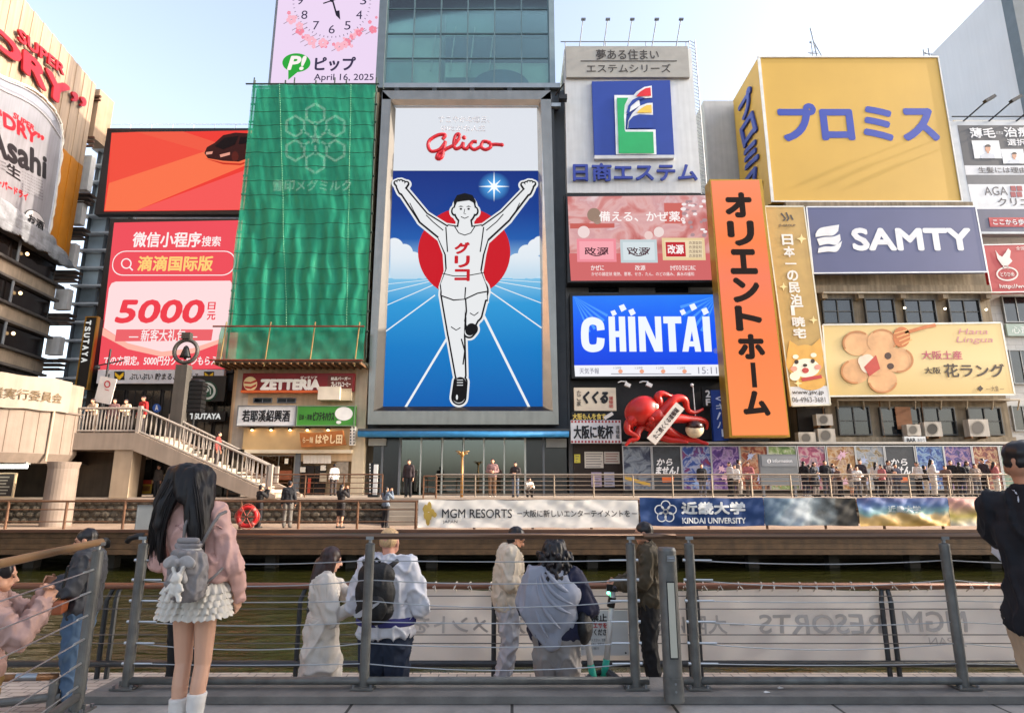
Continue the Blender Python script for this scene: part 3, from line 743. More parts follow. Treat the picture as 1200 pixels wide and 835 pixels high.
for s in (0, .33, .66, 1.0): MB().tube((tl[0] + (tl[1] - tl[0]) * s, -.08, hi - .4), (tl[0] + (tl[1] - tl[0]) * s, -.08, hi + .6), .045, n=8).build('pipe_end', PIPE, S.root)
m = MB()
for i in range(300):
    for (p, q) in (((tl[0] + (tl[1] - tl[0]) * .22, hi), (bl[0] + (bl[1] - bl[0]) * .43, lo)), ((tl[0] + (tl[1] - tl[0]) * .80, hi), (bl[0] + (bl[1] - bl[0]) * .86, lo))):
        if i % 3: continue
        t = i / 300; t2 = (i + 1.6) / 300; u, v = p[0] + (q[0] - p[0]) * t, p[1] + (q[1] - p[1]) * t; u2, v2 = p[0] + (q[0] - p[0]) * t2, p[1] + (q[1] - p[1]) * t2
        m.tube((u, -.26 - netd(u, v, lo, hi), v), (u2, -.26 - netd(u2, v2, lo, hi), v2), .017, n=5)
m.build('lacing_rope', M('#6fae8c', .7), S.root)
for k in range(1, 17):
    v = lo + (hi - lo) * k / 17; t = k / 17; a = bl[0] + (tl[0] - bl[0]) * t; c = bl[1] + (tl[1] - bl[1]) * t
    m = MB(); m.path([(a + (c - a) * i / 70, -.225 - netd(a + (c - a) * i / 70, v, lo, hi), v + .03 * math.sin(i * .4 + k)) for i in range(71)], .016, 5); m.build('net_seam', M('#0c4636', .7), S.root)
def GB(a): return S.uv(*a)
cx, cy = 370, 163
m = MB()
for k in range(6):
    a = R(60 * k + 90); x = cx + 27 * math.cos(a); y = cy + 27 * math.sin(a) * 1.05
    P = [(x + 12 * math.cos(R(60 * j) + a), y + 12 * math.sin(R(60 * j) + a)) for j in range(7)]
    S.stroke('', P, 3.4, None, .08, m); S.stroke('', [(cx + 8 * math.cos(a), cy + 8 * math.sin(a)), (cx + 20 * math.cos(a), cy + 20 * math.sin(a))], 3, None, .08, m)
P = []
for k in range(10): a = R(36 * k - 90); r = 9 if k % 2 == 0 else 3.8; P.append((cx + r * math.cos(a), cy + r * math.sin(a)))
S.poly('', P, None, .08, m)
S.text('雪印メグミルク', 320, 211, 412, 225, m, .08, .03)
m.build('hidden_emblem', M('#ffffff', .6, var=0), S.root)
S.poly('hidden_panel', [(301, 104), (438, 106), (427, 388), (271, 388)], M('#2f8468', .7, var=.15), .03, t=.03)
m = MB(); l2 = S.uv(340, 426)[1]; vs_ = []; fs = []
ba = [S.uv(262, 426)[0], S.uv(428, 426)[0]]
for j in range(21):
    t = j / 20; v = l2 + (lo + .05 - l2) * t
    for i in range(61):
        u = ba[0] + (bl[1] + .1 - ba[0]) * i / 60; vs_.append((u, -.75 - .12 * noise.noise(Vector((u * 1.5, v * 1.5, 4))) - .2 * (1 - t), v))
for j in range(20):
    for i in range(60): q = j * 61 + i; fs.append((q, q + 1, q + 62, q + 61))
m.verts(vs_, fs).build('catch_netting', NET, S.root, smooth=True)
MB().box(ba[0], ba[1], -1.05, .9, l2 - .14, l2 - .04).build('walk_boards', M('#4a3b2c', .8, var=.3), S.root)
YP = M('#85744a', .5, .3, var=.2)
for k in range(4):
    u = ba[0] + .35 + k * (ba[1] - ba[0] - .6) / 3; MB().tube((u - .1, -1.0, l2 - .35), (u + .05, -.95, lo + .3), .038, n=8).build('front_pipe', YP, S.root)
for zz in (l2, lo + .02): MB().tube((ba[0] - .3, -1.05, zz), (ba[1] + .1, -1.05, zz), .05, n=8).build('rail_pipe', M('#7a3a2a', .5, .3, var=.3), S.root)
m = MB()
for i in range(22): u = ba[0] + (ba[1] - ba[0]) * i / 21; m.box(u - .04, u + .04, -1.15, .9, l2 - .24, l2 - .15)
m.build('board_bearers', RUST, S.root)
# == burger and ramen frontage under the netting
S = Sign('restaurant', 'burger and ramen restaurant frontage with beige walls below the green netting', 'restaurant', 266, 425, 428, 585, 34.6)
BOT = S.ub(266, 425, 428, 585)
T = S.root
gz = GZ - S.O.z
u0, v0, u1, v1 = BOT
S.O.z = GZ; T.location.z = GZ
def LB(x0, y0, x1, y1): return S.ub(x0, y0, x1, y1)
a = LB(266, 425, 428, 540)
MB().box(a[0] + .3, a[2] - .02, .02, .55, a[1], a[3]).build('wall', BEIGE, T)
b = LB(266, 425, 287, 585); MB().box(b[0] + .3, b[2], .015, .5, 0, a[3]).build('side_pier', M('#bdb2a2', .8, streak=.25), T)
b = LB(414, 425, 428, 585); MB().box(b[0], b[2], .012, .5, 0, a[3]).build('side_pier', M('#d0bfa2', .8, streak=.15), T)
S.box('recess_back', 288, 538, 414, 582, M('#3a2c20', .8), -1.2, -1.1)
S.box('awning_panel', 287, 502, 411, 527, M('#c2a273', .6, var=.15, vs=.8), .0, .25)
S.box('lintel', 286, 527, 414, 531, M('#d9c9ac', .6), .0, .4)
for xx in (299, 321, 343, 363, 387): S.box('spot_lamp', xx - 2, 501, xx + 2, 504, DARKMETAL, .3, .5);
for xx in (299, 321, 343, 363, 387):
    c = S.uv(xx, 504.5); MB().ell((c[0], -.42, c[1]), (.07, .07, .04), 8, 5).build('spot_bulb', LAMP('#ffd08a', 6), T)
b = LB(297, 466, 319, 472); window(T, b[0], b[2], b[1], b[3], 0.02, GREYMETAL, DGLASS, 2, 1, .04)
b = LB(325, 466, 347, 472); window(T, b[0], b[2], b[1], b[3], 0.02, GREYMETAL, DGLASS, 2, 1, .04)
S.box('interior_glow', 287, 536, 346, 580, LED('#6a4526', .8), -1.0, -.95)
b = LB(287, 533, 345, 581)
window(T, b[0], b[2], 0, b[3], -.0, M('#8a8478', .4, .4), GLASS('#c9b9a0', .08), 3, 1, .05, name='shop_window')
S.box('door_frame', 345, 531, 351, 582, GREYMETAL, -.1, .05)
S.box('door_panel', 351, 545, 366, 582, M('#251d18', .3, var=.4), -.25, -.2)
S.box('door_panel', 367, 545, 380, 582, M('#1d1a1a', .2, var=.4), -.28, -.22)
S.box('interior_glow', 350, 536, 408, 582, LED('#3a2818', .8), -1.05, -1.0)
m = MB()
for k in range(8): x = 356 + k * 4.1; S.poly('', [(x, 533), (x + 3.9, 533), (x + 4, 542.5), (x + .2, 543)], None, .1 + (k % 2) * .02, m)
m.build('short_curtain', M('#d8cfc0', .8, var=.1), T)
for (x0, y0, x1, y1, c) in ((352, 547, 358, 553, '#d6cfbf'), (376, 545, 382, 551, '#cfc7b6'), (375, 554, 383, 564, '#a99b84'), (394, 541, 408, 566, '#8f8474'), (328, 551, 342, 562, '#8a4a2c'), (334, 537, 338, 543, '#f0e4cc')):
    S.box('menu_board', x0, y0, x1, y1, M(c, .6, var=.25, vs=6), .02, .06)
S.box('red_notice', 361, 560, 364, 577, M('#a8402a', .6), .02, .06)
S.box('vertical_sign', 412, 500, 418, 522, M('#e8e2d4', .5), .1, .4)
m = MB()
for k in range(6): S.box('', 412.4, 500.5 + k * 3.6, 413.8, 502.6 + k * 3.6, None, .4, .41, mb=m); S.box('', 416.2, 500.5 + k * 3.6, 417.6, 502.6 + k * 3.6, None, .4, .41, mb=m)
m.build('vertical_sign_checks', BLACK, T)
S.box('awning_box', 377, 455, 402, 470, M('#d4cab8', .5, var=.1), .0, .7)
S.box('duct', 402, 455, 414, 470, M('#c9b99b', .6), .0, .4)
S = Sign('shop_sign', 'red fascia sign with ZETTERIA in white and a striped round mark', 'sign', 284, 437, 415, 460, 34.2)
S.box('panel', 284, 437, 415, 458, M('#7c0e12', .4, var=.08), -.3, 0); S.box('sill', 283, 457.5, 379, 460, M('#d8622a', .4), -.3, .12)
S.box('side_panel', 384, 440, 413, 455, M('#662618', .4), 0, .02)
S.disc('round_mark', 293.5, 449.5, 8, M('#e9cf9b', .4), .02, 8.4)
m = MB(); S.poly('', [(286.5, 447), (294, 447.5), (301, 444.5), (301.4, 447), (294, 449.5), (286.2, 449)], None, .03, m); S.poly('', [(286.5, 452), (294, 453), (301, 449.5), (300, 452.5), (294, 455.5), (288, 454.5)], None, .03, m)
m.build('mark_stripes', M('#b5281e', .4), S.root)
m = MB(); S.text('ZETTERIA', 305, 444, 376, 457, m, .03, .09); S.text('ゼッテリア', 352, 440.5, 372, 444, m, .03, .04); S.text('絶品バーガー', 388, 441.5, 411, 445.5, m, .03, .03); S.text('プレミアムコーヒー', 388, 447, 411, 453, m, .03, .02)
m.build('lettering', M('#f2eee6', .4), S.root)
S = Sign('shop_sign', 'white framed sign with black characters for a rice wine house', 'sign', 279, 475, 346, 499, 34.1)
S.box('panel', 278, 475, 346.5, 499, M('#d9d8d6', .4), -.3, 0); S.frame('frame', 279, 476, 345.5, 498, M('#9a9c9e', .35, .7), .06, -.02, .05)
m = MB(); S.text('若耶溪紹興酒', 284, 480, 340, 494, m, .02, .025); m.build('lettering', BLK, S.root)
S = Sign('shop_sign', 'green sign with dark lettering and a white speech bubble', 'sign', 348, 475, 416, 499, 34.1)
S.box('panel', 347.5, 475, 416, 499, M('#3f8a2c', .4, var=.06), -.3, 0); S.frame('frame', 348.5, 476, 415, 498, M('#7d8f76', .4, .4), .05, -.02, .04)
m = MB(); S.text('日本・洋食', 351, 485, 366, 492, m, .02, .02); S.text('ビフテキハウス', 367, 482, 392, 493, m, .02, .03); m.build('lettering', M('#1a2a16', .5), S.root)
S.disc('speech_bubble', 403, 484.5, 10.4, M('#e6e6e2', .4), .02, 8); S.disc('bubble_tail', 397, 494.5, 3, M('#e6e6e1', .4), .022, 2)
S = Sign('shop_sign', 'brown wooden plank sign with pale brushed characters above the ramen door', 'sign', 352, 504, 406, 524, 34.0)
S.poly('plank', [(352, 507), (376, 507), (402, 504), (406, 521), (378, 523), (354, 524)], M('#9a5a26', .6, var=.2, vs=3, bump=.2), .15, t=.2)
m = MB(); S.text('らー麺', 356, 512, 368, 519, m, .17, .01); S.text('はやし田', 371, 509, 402, 520, m, .17, .03); m.build('lettering', M('#e3c79a', .5), S.root)
# == building carrying the running athlete billboard
x0, x1, y0, y1, z0, z1 = body(437, 655, 98, 35.0, 16, ym=480)
gx0, gx1 = at(448, 300, 35).x - .6, at(648, 300, 35).x + .9
T = thing('billboard_building', 'tall building of pale teal glass that carries the giant athlete billboard', 'building', ((gx0 + gx1) / 2, 35, GZ))
w = (gx1 - gx0) / 2; h = z1 - GZ; cxm = (gx0 + gx1) / 2
ztop = at(545, -70, 35).z - GZ
gl, gr = at(452, 50, 35).x - cxm, at(643, 50, 35).x - cxm
zb_ = at(545, 98, 34.6).z - GZ
zs_ = at(545, 512, 34.6).z - GZ
MB().box(-w, w, .3, 14, zs_ + .1, zb_).build('wall', M('#5d6063', .7, var=.1), T)
MB().box(gl, gr, 2.0, 14, zb_, ztop).build('inner_wall', M('#d6e2de', .8, var=.1, vs=.5), T)
rr = random.Random(2); cw_ = (gr - gl) / 6; rows = [at(545, y, 35).z - GZ for y in (98, 66, 37, 8, -22, -52, -70)]
for j in range(6):
    for i in range(6):
        lx = gl + i * cw_; c = '#2f566c' if (i in (2, 3, 4) and j in (1, 2)) or (i in (4, 5) and j in (1, 2, 3)) else ('#9fbab8' if (i + j) % 3 == 0 else '#cfdcd6')
        if (i in (2, 3)) and j == 2: c = '#9fb8b8'
        MB().box(lx + (.3 if i == 2 else 0), lx + cw_, .55 + .02 * i, .9, rows[j] + .15, rows[j + 1] - .02).build('blind', M(c, .5, var=.12, vs=.8), T)
for i in range(4): MB().tube((gl + 3.0 + i * 1.3, .40, rows[1] - .8), (gl + 3.3 + i * 1.3, .42, rows[1] + 2.6), .05, n=6).build('inner_brace', WHITEP, T)
m = MB(); P = [(gr - 3.2 + 1.9 * math.cos(R(10 * k)) , rows[0] + .1 + 1.25 * math.sin(R(10 * k))) for k in range(0, 19)]; m.prism(P, .38, .5); m.build('inner_arch', M('#3f6a86', .4), T)
MB().box(gl + 4.0, gr - 4, .4, .5, rows[0] + .1, rows[0] + .75).build('inner_counter', M('#4f7378', .5), T)
for j in range(6):
    for i in range(6):
        MB().box(gl + i * cw_ + .03, gl + (i + 1) * cw_ - .03, .2, .23, rows[j] + .03, rows[j + 1] - .03).build('glass_panel', GLASS('#dcf0ea', .05), T)
for i in range(7): MB().box(gl + i * cw_ - .045, gl + i * cw_ + .045, .16, .27, rows[0], ztop).build('mullion', M('#5f7476', .4, .5), T)
for j in range(6): MB().box(gl, gr, .17, .26, rows[j] - .04, rows[j] + .04).build('transom', M('#4f6365', .4, .5), T)
MB().box(gl - .55, gl - .04, .0, 6, zb_, ztop).build('corner_column', M('#6e7678', .35, .6), T)
MB().box(gr + .04, gr + .4, .0, 6, zb_, ztop).build('corner_column', M('#84908f', .35, .6), T)
MB().box(-w + .3, w - .3, -.5, 2, zb_ - .35, zb_ - .02).build('cornice', M('#8f9393', .35, .7), T)
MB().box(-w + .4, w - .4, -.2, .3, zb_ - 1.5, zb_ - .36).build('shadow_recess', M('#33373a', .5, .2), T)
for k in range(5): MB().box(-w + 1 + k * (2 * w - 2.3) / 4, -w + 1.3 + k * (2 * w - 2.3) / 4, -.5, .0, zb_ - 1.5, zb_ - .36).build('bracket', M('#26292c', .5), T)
MB().box(-w + .3, w - .3, -.55, -.2, zb_ - 1.75, zb_ - 1.5).build('cornice', M('#a3a6a5', .35, .7), T)
zg = at(545, 512, 34.4).z - GZ
FG = Fr((cxm, 35, GZ))
def gx(px): return FG.uv(px, 545)[0]
GLZ = GLASS('#8fa69b', .10)
MB().box(gx(436), gx(664), 2.2, 2.4, 0, zg).build('back_wall', M('#7f9088', .8, var=.12, vs=.6), T)
for k, x in enumerate((469, 493, 518, 543, 567, 591)):
    MB().box(gx(x) + .05, gx(x + 24.5) - .05, .0, .04, .1, zg - .1).build('glass_panel', GLZ, T)
    MB().box(gx(x) - .04, gx(x) + .04, -.06, .1, 0, zg).build('mullion', M('#b9bcb4', .4, .4), T)
MB().box(gx(615.5) - .05, gx(615.5) + .05, -.06, .1, 0, zg).build('mullion', M('#b9bcb4', .4, .4), T)
for k in range(9): MB().box(gx(472 + k * 16), gx(480 + k * 16), 1.2 + .03 * k, 1.24 + .03 * k, .2, zg - .3).build('inner_blind', M('#8d9a90' if k % 2 else '#66756d', .6), T)
MB().box(gx(437), gx(468), -.05, 2, 0, zg).build('dark_bay', M('#17191a', .2, var=.4, spec=.6), T)
MB().box(gx(616), gx(664), -.05, 2, 0, zg).build('dark_bay', M('#1a1c1d', .2, var=.4, spec=.6), T)
for x in (448, 468.5, 637): MB().box(gx(x) - .06, gx(x) + .06, -.12, .0, 0, zg).build('post', GREYMETAL, T)
MB().box(gx(640), gx(664), -.3, -.06, zg - .55, zg - .05).build('vent_panel', M('#8f9290', .5), T)
MB().box(gx(432), gx(452), -.3, -.06, zg - .45, zg - .05).build('vent_panel', M('#9a9c98', .5), T)
MB().box(gx(424), gx(666), -1.3, .2, zg + .30, zg + .42).build('awning_cover', M('#3d4246', .5), T)
m = MB(); m.tube((gx(424), -1.15, zg + .15), (gx(665), -1.15, zg + .15), .19, n=14); m.build('awning_roll', M('#3a8cc4', .5, var=.15, vs=3), T, smooth=True)
BL_ROOT = T
S = Sign('athlete_billboard', 'giant illuminated billboard of a finishing runner on a blue track, red script above', 'billboard', 436, 105, 655, 497, 34.6)
T = S.root
S.box('backing', 444, 112, 652, 494, M('#3a3d40', .5, .3), -.35, -.02)
b0 = S.uv(453, 125); b1 = S.uv(643, 125); b2_ = S.uv(437, 497); b3 = S.uv(655, 497)
FRM = M('#8a8780', .26, .8, var=.08, streak=.12)
def member(P, y0, y1, name, mat): m = MB(); m.prism([S.uv(*p) for p in P], y0, y1); return m.build(name, mat, T)
member([(450, 112), (645, 112), (646, 122), (450, 122)], -.5, .3, 'frame_head', FRM)
member([(450, 112), (460, 122), (440, 482), (433, 498), (436, 400)], -.5, .3, 'frame_jamb', FRM)
member([(645, 112), (654, 498), (647, 482), (633, 122)], -.5, .3, 'frame_jamb', FRM)
member([(433, 498), (440, 482.5), (647, 482.5), (654, 498)], -.502, .3, 'frame_sill', FRM)
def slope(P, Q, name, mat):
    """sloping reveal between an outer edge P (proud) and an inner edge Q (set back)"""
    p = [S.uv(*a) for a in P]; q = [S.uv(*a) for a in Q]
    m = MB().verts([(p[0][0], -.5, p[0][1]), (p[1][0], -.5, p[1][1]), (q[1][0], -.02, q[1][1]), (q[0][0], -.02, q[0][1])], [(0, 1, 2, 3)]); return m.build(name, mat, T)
slope([(458, 122), (440, 482)], [(464, 128), (449, 479)], 'reveal', M('#45423e', .5, .2))  # shade painted into the colour, this side kept dark
slope([(635, 122), (647, 482)], [(629, 128), (636, 479)], 'reveal', M('#c4c0b8', .25, .8))  # sky reflection painted into the colour, this side kept bright
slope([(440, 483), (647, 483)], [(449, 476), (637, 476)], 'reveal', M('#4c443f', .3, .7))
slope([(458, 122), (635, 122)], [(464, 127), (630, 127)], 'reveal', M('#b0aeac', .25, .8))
bb = S.ub(449, 125, 640, 480)
zsk, zh, zf = S.uv(545, 200)[1], S.uv(545, 325)[1], S.uv(545, 480)[1]
m = MB(); m.sheet([S.uv(*p) for p in ((462, 126), (632, 126), (633, 200.3), (458, 200.3))], -.03); m.build('white_display', LED('#e3e7ef', .97), T)
m = MB(); m.sheet([S.uv(*p) for p in ((458, 200.5), (633, 200.5), (635, 326), (455, 326))], -.03)
m.build('sky_display', RAMP([(0, '#c9e2f4'), (.12, '#8fbfe6'), (.35, '#1f5cae'), (.6, '#153f92'), (1, '#102f80')], 'Z', zh, zsk, 1.0), T)
m = MB(); m.sheet([S.uv(*p) for p in ((455, 326), (635, 326), (638, 481), (448, 481))], -.03)
m.build('track_display', RAMP([(0, '#0a5cae'), (.45, '#127cc6'), (.8, '#2f9ad8'), (1, '#82c4e8')], 'Z', zf, zh, 1.0), T)
k = 0
for grp in (((462, 290, 11), (474, 296, 10), (484, 306, 11), (466, 312, 16), (496, 318, 9), (480, 320, 12), (506, 322, 6)), ((628, 290, 10), (617, 297, 10), (606, 308, 11), (622, 312, 15), (594, 318, 8), (608, 320, 10), (632, 284, 7))):
    m = MB()
    for cx, cy, r in grp:
        P = [(min(max(cx + r * math.cos(R(15 * i)), 457.5), 634), min(cy + r * math.sin(R(15 * i)), 327)) for i in range(24)]
        m.sheet([S.uv(*p) for p in P], -.034 - k * .0006); k += 1
    m.build('cloud', RAMP([(0, '#c4dff2'), (.5, '#e6f0f8'), (1, '#f0f5fa')], 'Z', zh, S.uv(545, 280)[1], .95), T)
m = MB()
for p, q, w_ in (((529, 388), (473, 481), 2.6), ((562, 360), (622, 481), 2.8), ((510, 346), (450, 390), 1.4), ((566, 336), (637, 386), 1.4), ((508, 334), (453, 358), 1), ((568, 330), (636, 356), 1), ((508, 329), (454, 342), .8), ((570, 328), (636, 339), .8), ((508, 327.5), (455, 333), .6), ((572, 327), (636, 331), .6)):
    S.stroke('', [p, q], w_, None, .05, m)
m.build('track_lines', LED('#f4f8fb', .95), T)
c = S.uv(579, 219)
m = MB(); P = [(3 * math.cos(R(10 * i)) * 0 + math.cos(R(10 * i)) * 1.05, math.sin(R(10 * i)) * .95) for i in range(36)]
m.sheet(P, -.045)
m.build('star_halo', RAMP([(0, '#8fd0ff'), (.35, '#4aa0e4'), (1, '#123686')], radial=True, lo=0, hi=1.0, emit=1.0), T, loc=(c[0], 0, c[1]))
P = []
for k in range(16):
    a = R(22.5 * k); r = (18 if k % 4 == 0 else 11) if k % 2 == 0 else 3.2
    P.append((579 + r * math.cos(a), 219 + r * math.sin(a)))
S.poly('star', P, LED('#f4faff', 1.05), .055)
S.disc('red_disc', 544, 296, 54, LED('#cc1524'), .06, 52, n=60)
HW, BK = LED('#eceef0', .97), LED('#0c0d10')
limbs = [((525, 277), (497, 257), 8, 5.8), ((497, 257), (474, 226), 5.6, 3.4), ((565, 277), (592, 255), 8, 5.8), ((592, 255), (616, 227), 5.6, 3.4),
         ((532, 345), (535, 392), 14, 9), ((535, 392), (540, 440), 8.8, 5.2), ((540, 448), (538, 466), 6.4, 7),
         ((557, 342), (555, 368), 14, 9.4), ((555, 368), (552, 380), 8.2, 5.2), ((553, 386), (550, 390), 5.4, 5.2)]
def cap2(p, q, r1, r2, g):
    """outline of a tapered stroke with round ends"""
    p = Vector(p); q = Vector(q); d = (q - p); a0 = math.atan2(d.y, d.x); P = []
    for i in range(13): a = a0 + math.pi / 2 + math.pi * i / 12; P.append((p.x + (r1 + g) * math.cos(a), p.y + (r1 + g) * math.sin(a)))
    for i in range(13): a = a0 - math.pi / 2 + math.pi * i / 12; P.append((q.x + (r2 + g) * math.cos(a), q.y + (r2 + g) * math.sin(a)))
    return P
torso = [(526, 266), (538, 268), (552, 268), (564, 266), (573, 278), (566, 300), (563, 318), (570, 336), (571, 352), (546, 356), (519, 350), (517, 334), (524, 316), (523, 300), (514, 280)]
def swell(P, g):
    cx = sum(p[0] for p in P) / len(P); cy = sum(p[1] for p in P) / len(P); o = []
    for x, y in P: L_ = math.hypot(x - cx, y - cy); o.append((x + (x - cx) / L_ * g, y + (y - cy) / L_ * g))
    return o
fing = []
for sx, hx, hy, d in ((-1, 470, 221, -1), (1, 620, 222, 1)):
    for k in range(4): fing.append(((hx - d * 1, hy + 1), (hx + d * (-3.4 + k * 2.9), hy - 7 + abs(k - 1.4) * 1.2), 2.1, 1.2))
    fing.append(((hx - d * 2, hy + 2), (hx - d * 7, hy - 4), 2.2, 1.5))
    fing.append(((hx - d * 2, hy + 4), (hx, hy - 1), 3.6, 3.9))
def layer(g, d, mat, name, head=True):
    m = MB(); i = 0
    for L_ in limbs + fing: S.poly('', cap2(*L_, g), None, d + i * .0008, m, t=.0004); i += 1
    S.poly('', swell(torso, g), None, d + i * .0008, m, t=.0004); i += 1
    if head:
        S.disc('', 545, 247, 11.5 + g, None, d + i * .0008, 15 + g, m, t=.0004); i += 1
        S.poly('', cap2((545, 258), (545, 270), 6, 8, g), None, d + i * .0008, m, t=.0004)
        for ex in (533, 557): S.disc('', ex, 249, 2.2 + g, None, d + i * .0008 + .0008, 3.6 + g, m, t=.0004)
    return m.build(name, mat, T)
layer(4.2, .10, HW, 'runner_outer_edge'); layer(2.0, .15, BK, 'runner_outline'); layer(0, .20, HW, 'runner_body')
m = MB(); D = .26
S.poly('', [(533, 246), (532, 238), (536, 231), (545, 228.5), (554, 231), (558, 238), (557, 246), (555.5, 240), (550, 237), (542, 238), (536, 239)], None, D, m)   # hair
for ex in (540.5, 549.5): S.poly('', [(ex - 3.2, 244.4), (ex, 243.2), (ex + 3.2, 244.4), (ex, 244.6)], None, D, m); S.disc('', ex, 247, 1.5, None, D, 1.1, m)
S.stroke('', [(545, 247), (544, 252.5), (546.5, 253)], .8, None, D, m); S.stroke('', [(540.5, 256), (545, 258), (549.5, 256)], 1.1, None, D, m)
S.stroke('', [(533, 267), (538, 275), (545, 277.5), (552, 275), (557, 267)], 1.2, None, D, m)                                                                       # neckline
S.stroke('', [(523, 268), (524, 283), (525, 297)], 1.4, None, D, m); S.stroke('', [(567, 268), (565, 284), (563, 297)], 1.4, None, D, m)
S.stroke('', [(519, 322), (532, 325), (546, 325), (568, 321)], 1.1, None, D, m); S.stroke('', [(518, 348), (532, 353), (545, 352), (546, 338)], 1.6, None, D, m); S.stroke('', [(545, 352), (560, 345), (571, 343)], 1.6, None, D, m)
S.stroke('', [(546, 352), (547, 366), (545, 378)], 1.8, None, D, m); S.stroke('', [(529, 384), (535, 388), (540, 385)], 1.2, None, D, m); S.stroke('', [(541, 398), (545, 412), (543, 428)], 1.6, None, D, m)
S.stroke('', [(551, 368), (556, 371), (561, 367)], 1.2, None, D, m); S.stroke('', [(520, 272), (508, 262), (500, 254)], 1.2, None, D, m); S.stroke('', [(570, 272), (582, 262), (590, 253)], 1.2, None, D, m)
S.stroke('', [(493, 262), (486, 250), (481, 240)], 1.0, None, D, m); S.stroke('', [(597, 261), (604, 250), (609, 240)], 1.0, None, D, m)
m.build('runner_lines', BK, T)
m = MB(); S.poly('', cap2((540, 449), (538, 465), 6.6, 7.4, 0), None, .285, m); S.poly('', cap2((553, 386), (551, 389), 6.0, 5.4, 0), None, .285, m); m.build('shoe', BK, T)
m = MB()
for k in range(3): S.stroke('', [(536, 446 + k * 3), (543, 446 + k * 3)], .9, None, .295, m)
S.disc('', 536, 466, 1.2, None, .295, 3, m); m.build('shoe_laces', HW, T)
m = MB(); S.vtext('グリコ', 533, 285, 551, 332, m, .29, .06); m.build('vest_lettering', LED('#c51a26'), T)
script = [[(519, 165), (522, 160), (514, 160), (504, 166), (502, 173), (506, 179), (515, 177), (521, 170), (522, 168), (520, 178), (518, 186), (514, 187), (513, 183), (522, 177), (532, 172)],
          [(532, 172), (538, 164), (538, 159), (534, 161), (532, 170), (534, 176), (540, 174), (543, 169)], [(543, 169), (543, 175), (547, 176), (551, 171)],
          [(559, 168), (554, 168), (551, 173), (556, 177), (564, 173)], [(572, 168), (566, 168), (564, 174), (569, 177), (575, 174), (574, 169), (571, 169)], [(573, 172), (580, 171), (588, 171.5)]]
m = MB()
for k, P in enumerate(script):
    q = bez(P); m.path([(S.uv(*p)[0], -.16, S.uv(*p)[1]) for p in q], .115, 8)
for p in ((544, 163),): c = S.uv(*p); m.ell((c[0], -.16, c[1]), (.15, .1, .15), 8, 6)
c = S.uv(588, 171.5); m.ell((c[0], -.16, c[1]), (.15, .12, .13), 8, 6); c = S.uv(514.5, 186); m.ell((c[0], -.16, c[1]), (.26, .12, .24), 8, 6)
m.build('script_lettering', M('#c3202b', .35, var=.04), T, smooth=True)
m = MB(); S.text('すこやかな毎日、', 514, 137, 574, 144.5, m, .10, .015, .06); S.text('ゆたかな人生', 517, 147.5, 569, 154.5, m, .10, .015, .06); m.build('raised_lettering', M('#d8dade', .4, var=.02), T)
m = MB(); c = S.uv(651, 112); m.tube((c[0], .0, c[1]), (c[0] + .5, -.8, c[1] + .3), .05); m.tube((c[0] + .5, -.8, c[1] + .3), (c[0] + .5, -.8, c[1] - .6), .05); m.obox((c[0] + .4, -.8, c[1] - .75), (.25, .2, .16)); m.build('floodlight', DARKMETAL, T)
x0, x1, y0, y1, z0, z1 = body(653, 668, 122, 36, 8, ym=300)
T = thing('alley_wall', 'narrow dark concrete wall seen in the gap beside the athlete billboard', 'wall', ((x0 + x1) / 2, 36, GZ))
MB().box((x0 - x1) / 2 - .3, (x1 - x0) / 2 + .1, 0, 6, 0, z1 - GZ).build('wall', M('#4b4d4f', .8, var=.2, streak=.2), T)
MB().tube(((x1 - x0) / 2 - .4, -.25, 4), ((x1 - x0) / 2 - .4, -.25, z1 - GZ - .3), .1, n=10).build('drain_pipe', DARKMETAL, T)
# == white roof sign tower and the screens beneath it
x0, x1, y0, y1, z0, z1 = body(664, 845, 228, 35.0, 12, ym=400)
T = thing('screen_building', 'dark narrow building holding the two stacked screens and the octopus shop', 'building', ((x0 + x1) / 2, 35, GZ))
w = (x1 - x0) / 2; h = z1 - GZ
MB().box(-w, w, 0, 12, 0, h).build('wall', M('#5c5d5e', .75, var=.15, streak=.2), T)
FB = Fr((T.location.x, 35, GZ))
for (a, b) in ((690, 725), (768, 806)):
    q = FB.ub(a, 331, b, 345); MB().box(q[0], q[2], -.03, -.004, q[1], q[3]).build('window', DGLASS, T)
q = FB.ub(668, 440, 858, 522); MB().box(q[0], q[2] + .3, -.35, -.004, 3.1, q[3]).build('black_front', M('#1b1a1b', .55, var=.25, vs=2, bump=.15, bs=6), T)
q = FB.ub(672, 520, 735, 578); MB().box(q[0], q[2], -.3, -.005, 0, 3.09).build('lower_front', M('#2b2019', .6, var=.25, vs=2), T)
S = Sign('roof_sign', 'white sign tower with a blue square emblem and blue characters', 'sign', 662, 57, 822, 226, 34.3)
T = S.root
S.box('body', 663, 57, 816, 226, M('#c4c6c6', .55, var=.05, streak=.10), -3.5, 0)
S.box('head_panel', 663, 57, 806, 93, M('#97958f', .6, var=.08), 0, .22)
m = MB(); S.text('夢ある住まい', 698, 61, 771, 73, m, .24, .012); S.box('', 680, 74, 792, 75, None, .235, .245, mb=m); S.text('エステムシリーズ', 687, 78, 785, 88, m, .24, .012); m.build('lettering', M('#3a3634', .5), T)
S.poly('emblem_ground', [(693, 98.5), (784, 97), (789, 184), (696, 184.5)], M('#1d3a8c', .45, var=.06, vs=.7), .25, t=.25)
S.poly('emblem_sill', [(696, 184.5), (789, 184), (789, 187.5), (696, 188.5)], M('#b9bcbe', .5), .252, t=.25)
edge = M('#d6d9dc', .45)
m = MB(); D = .30
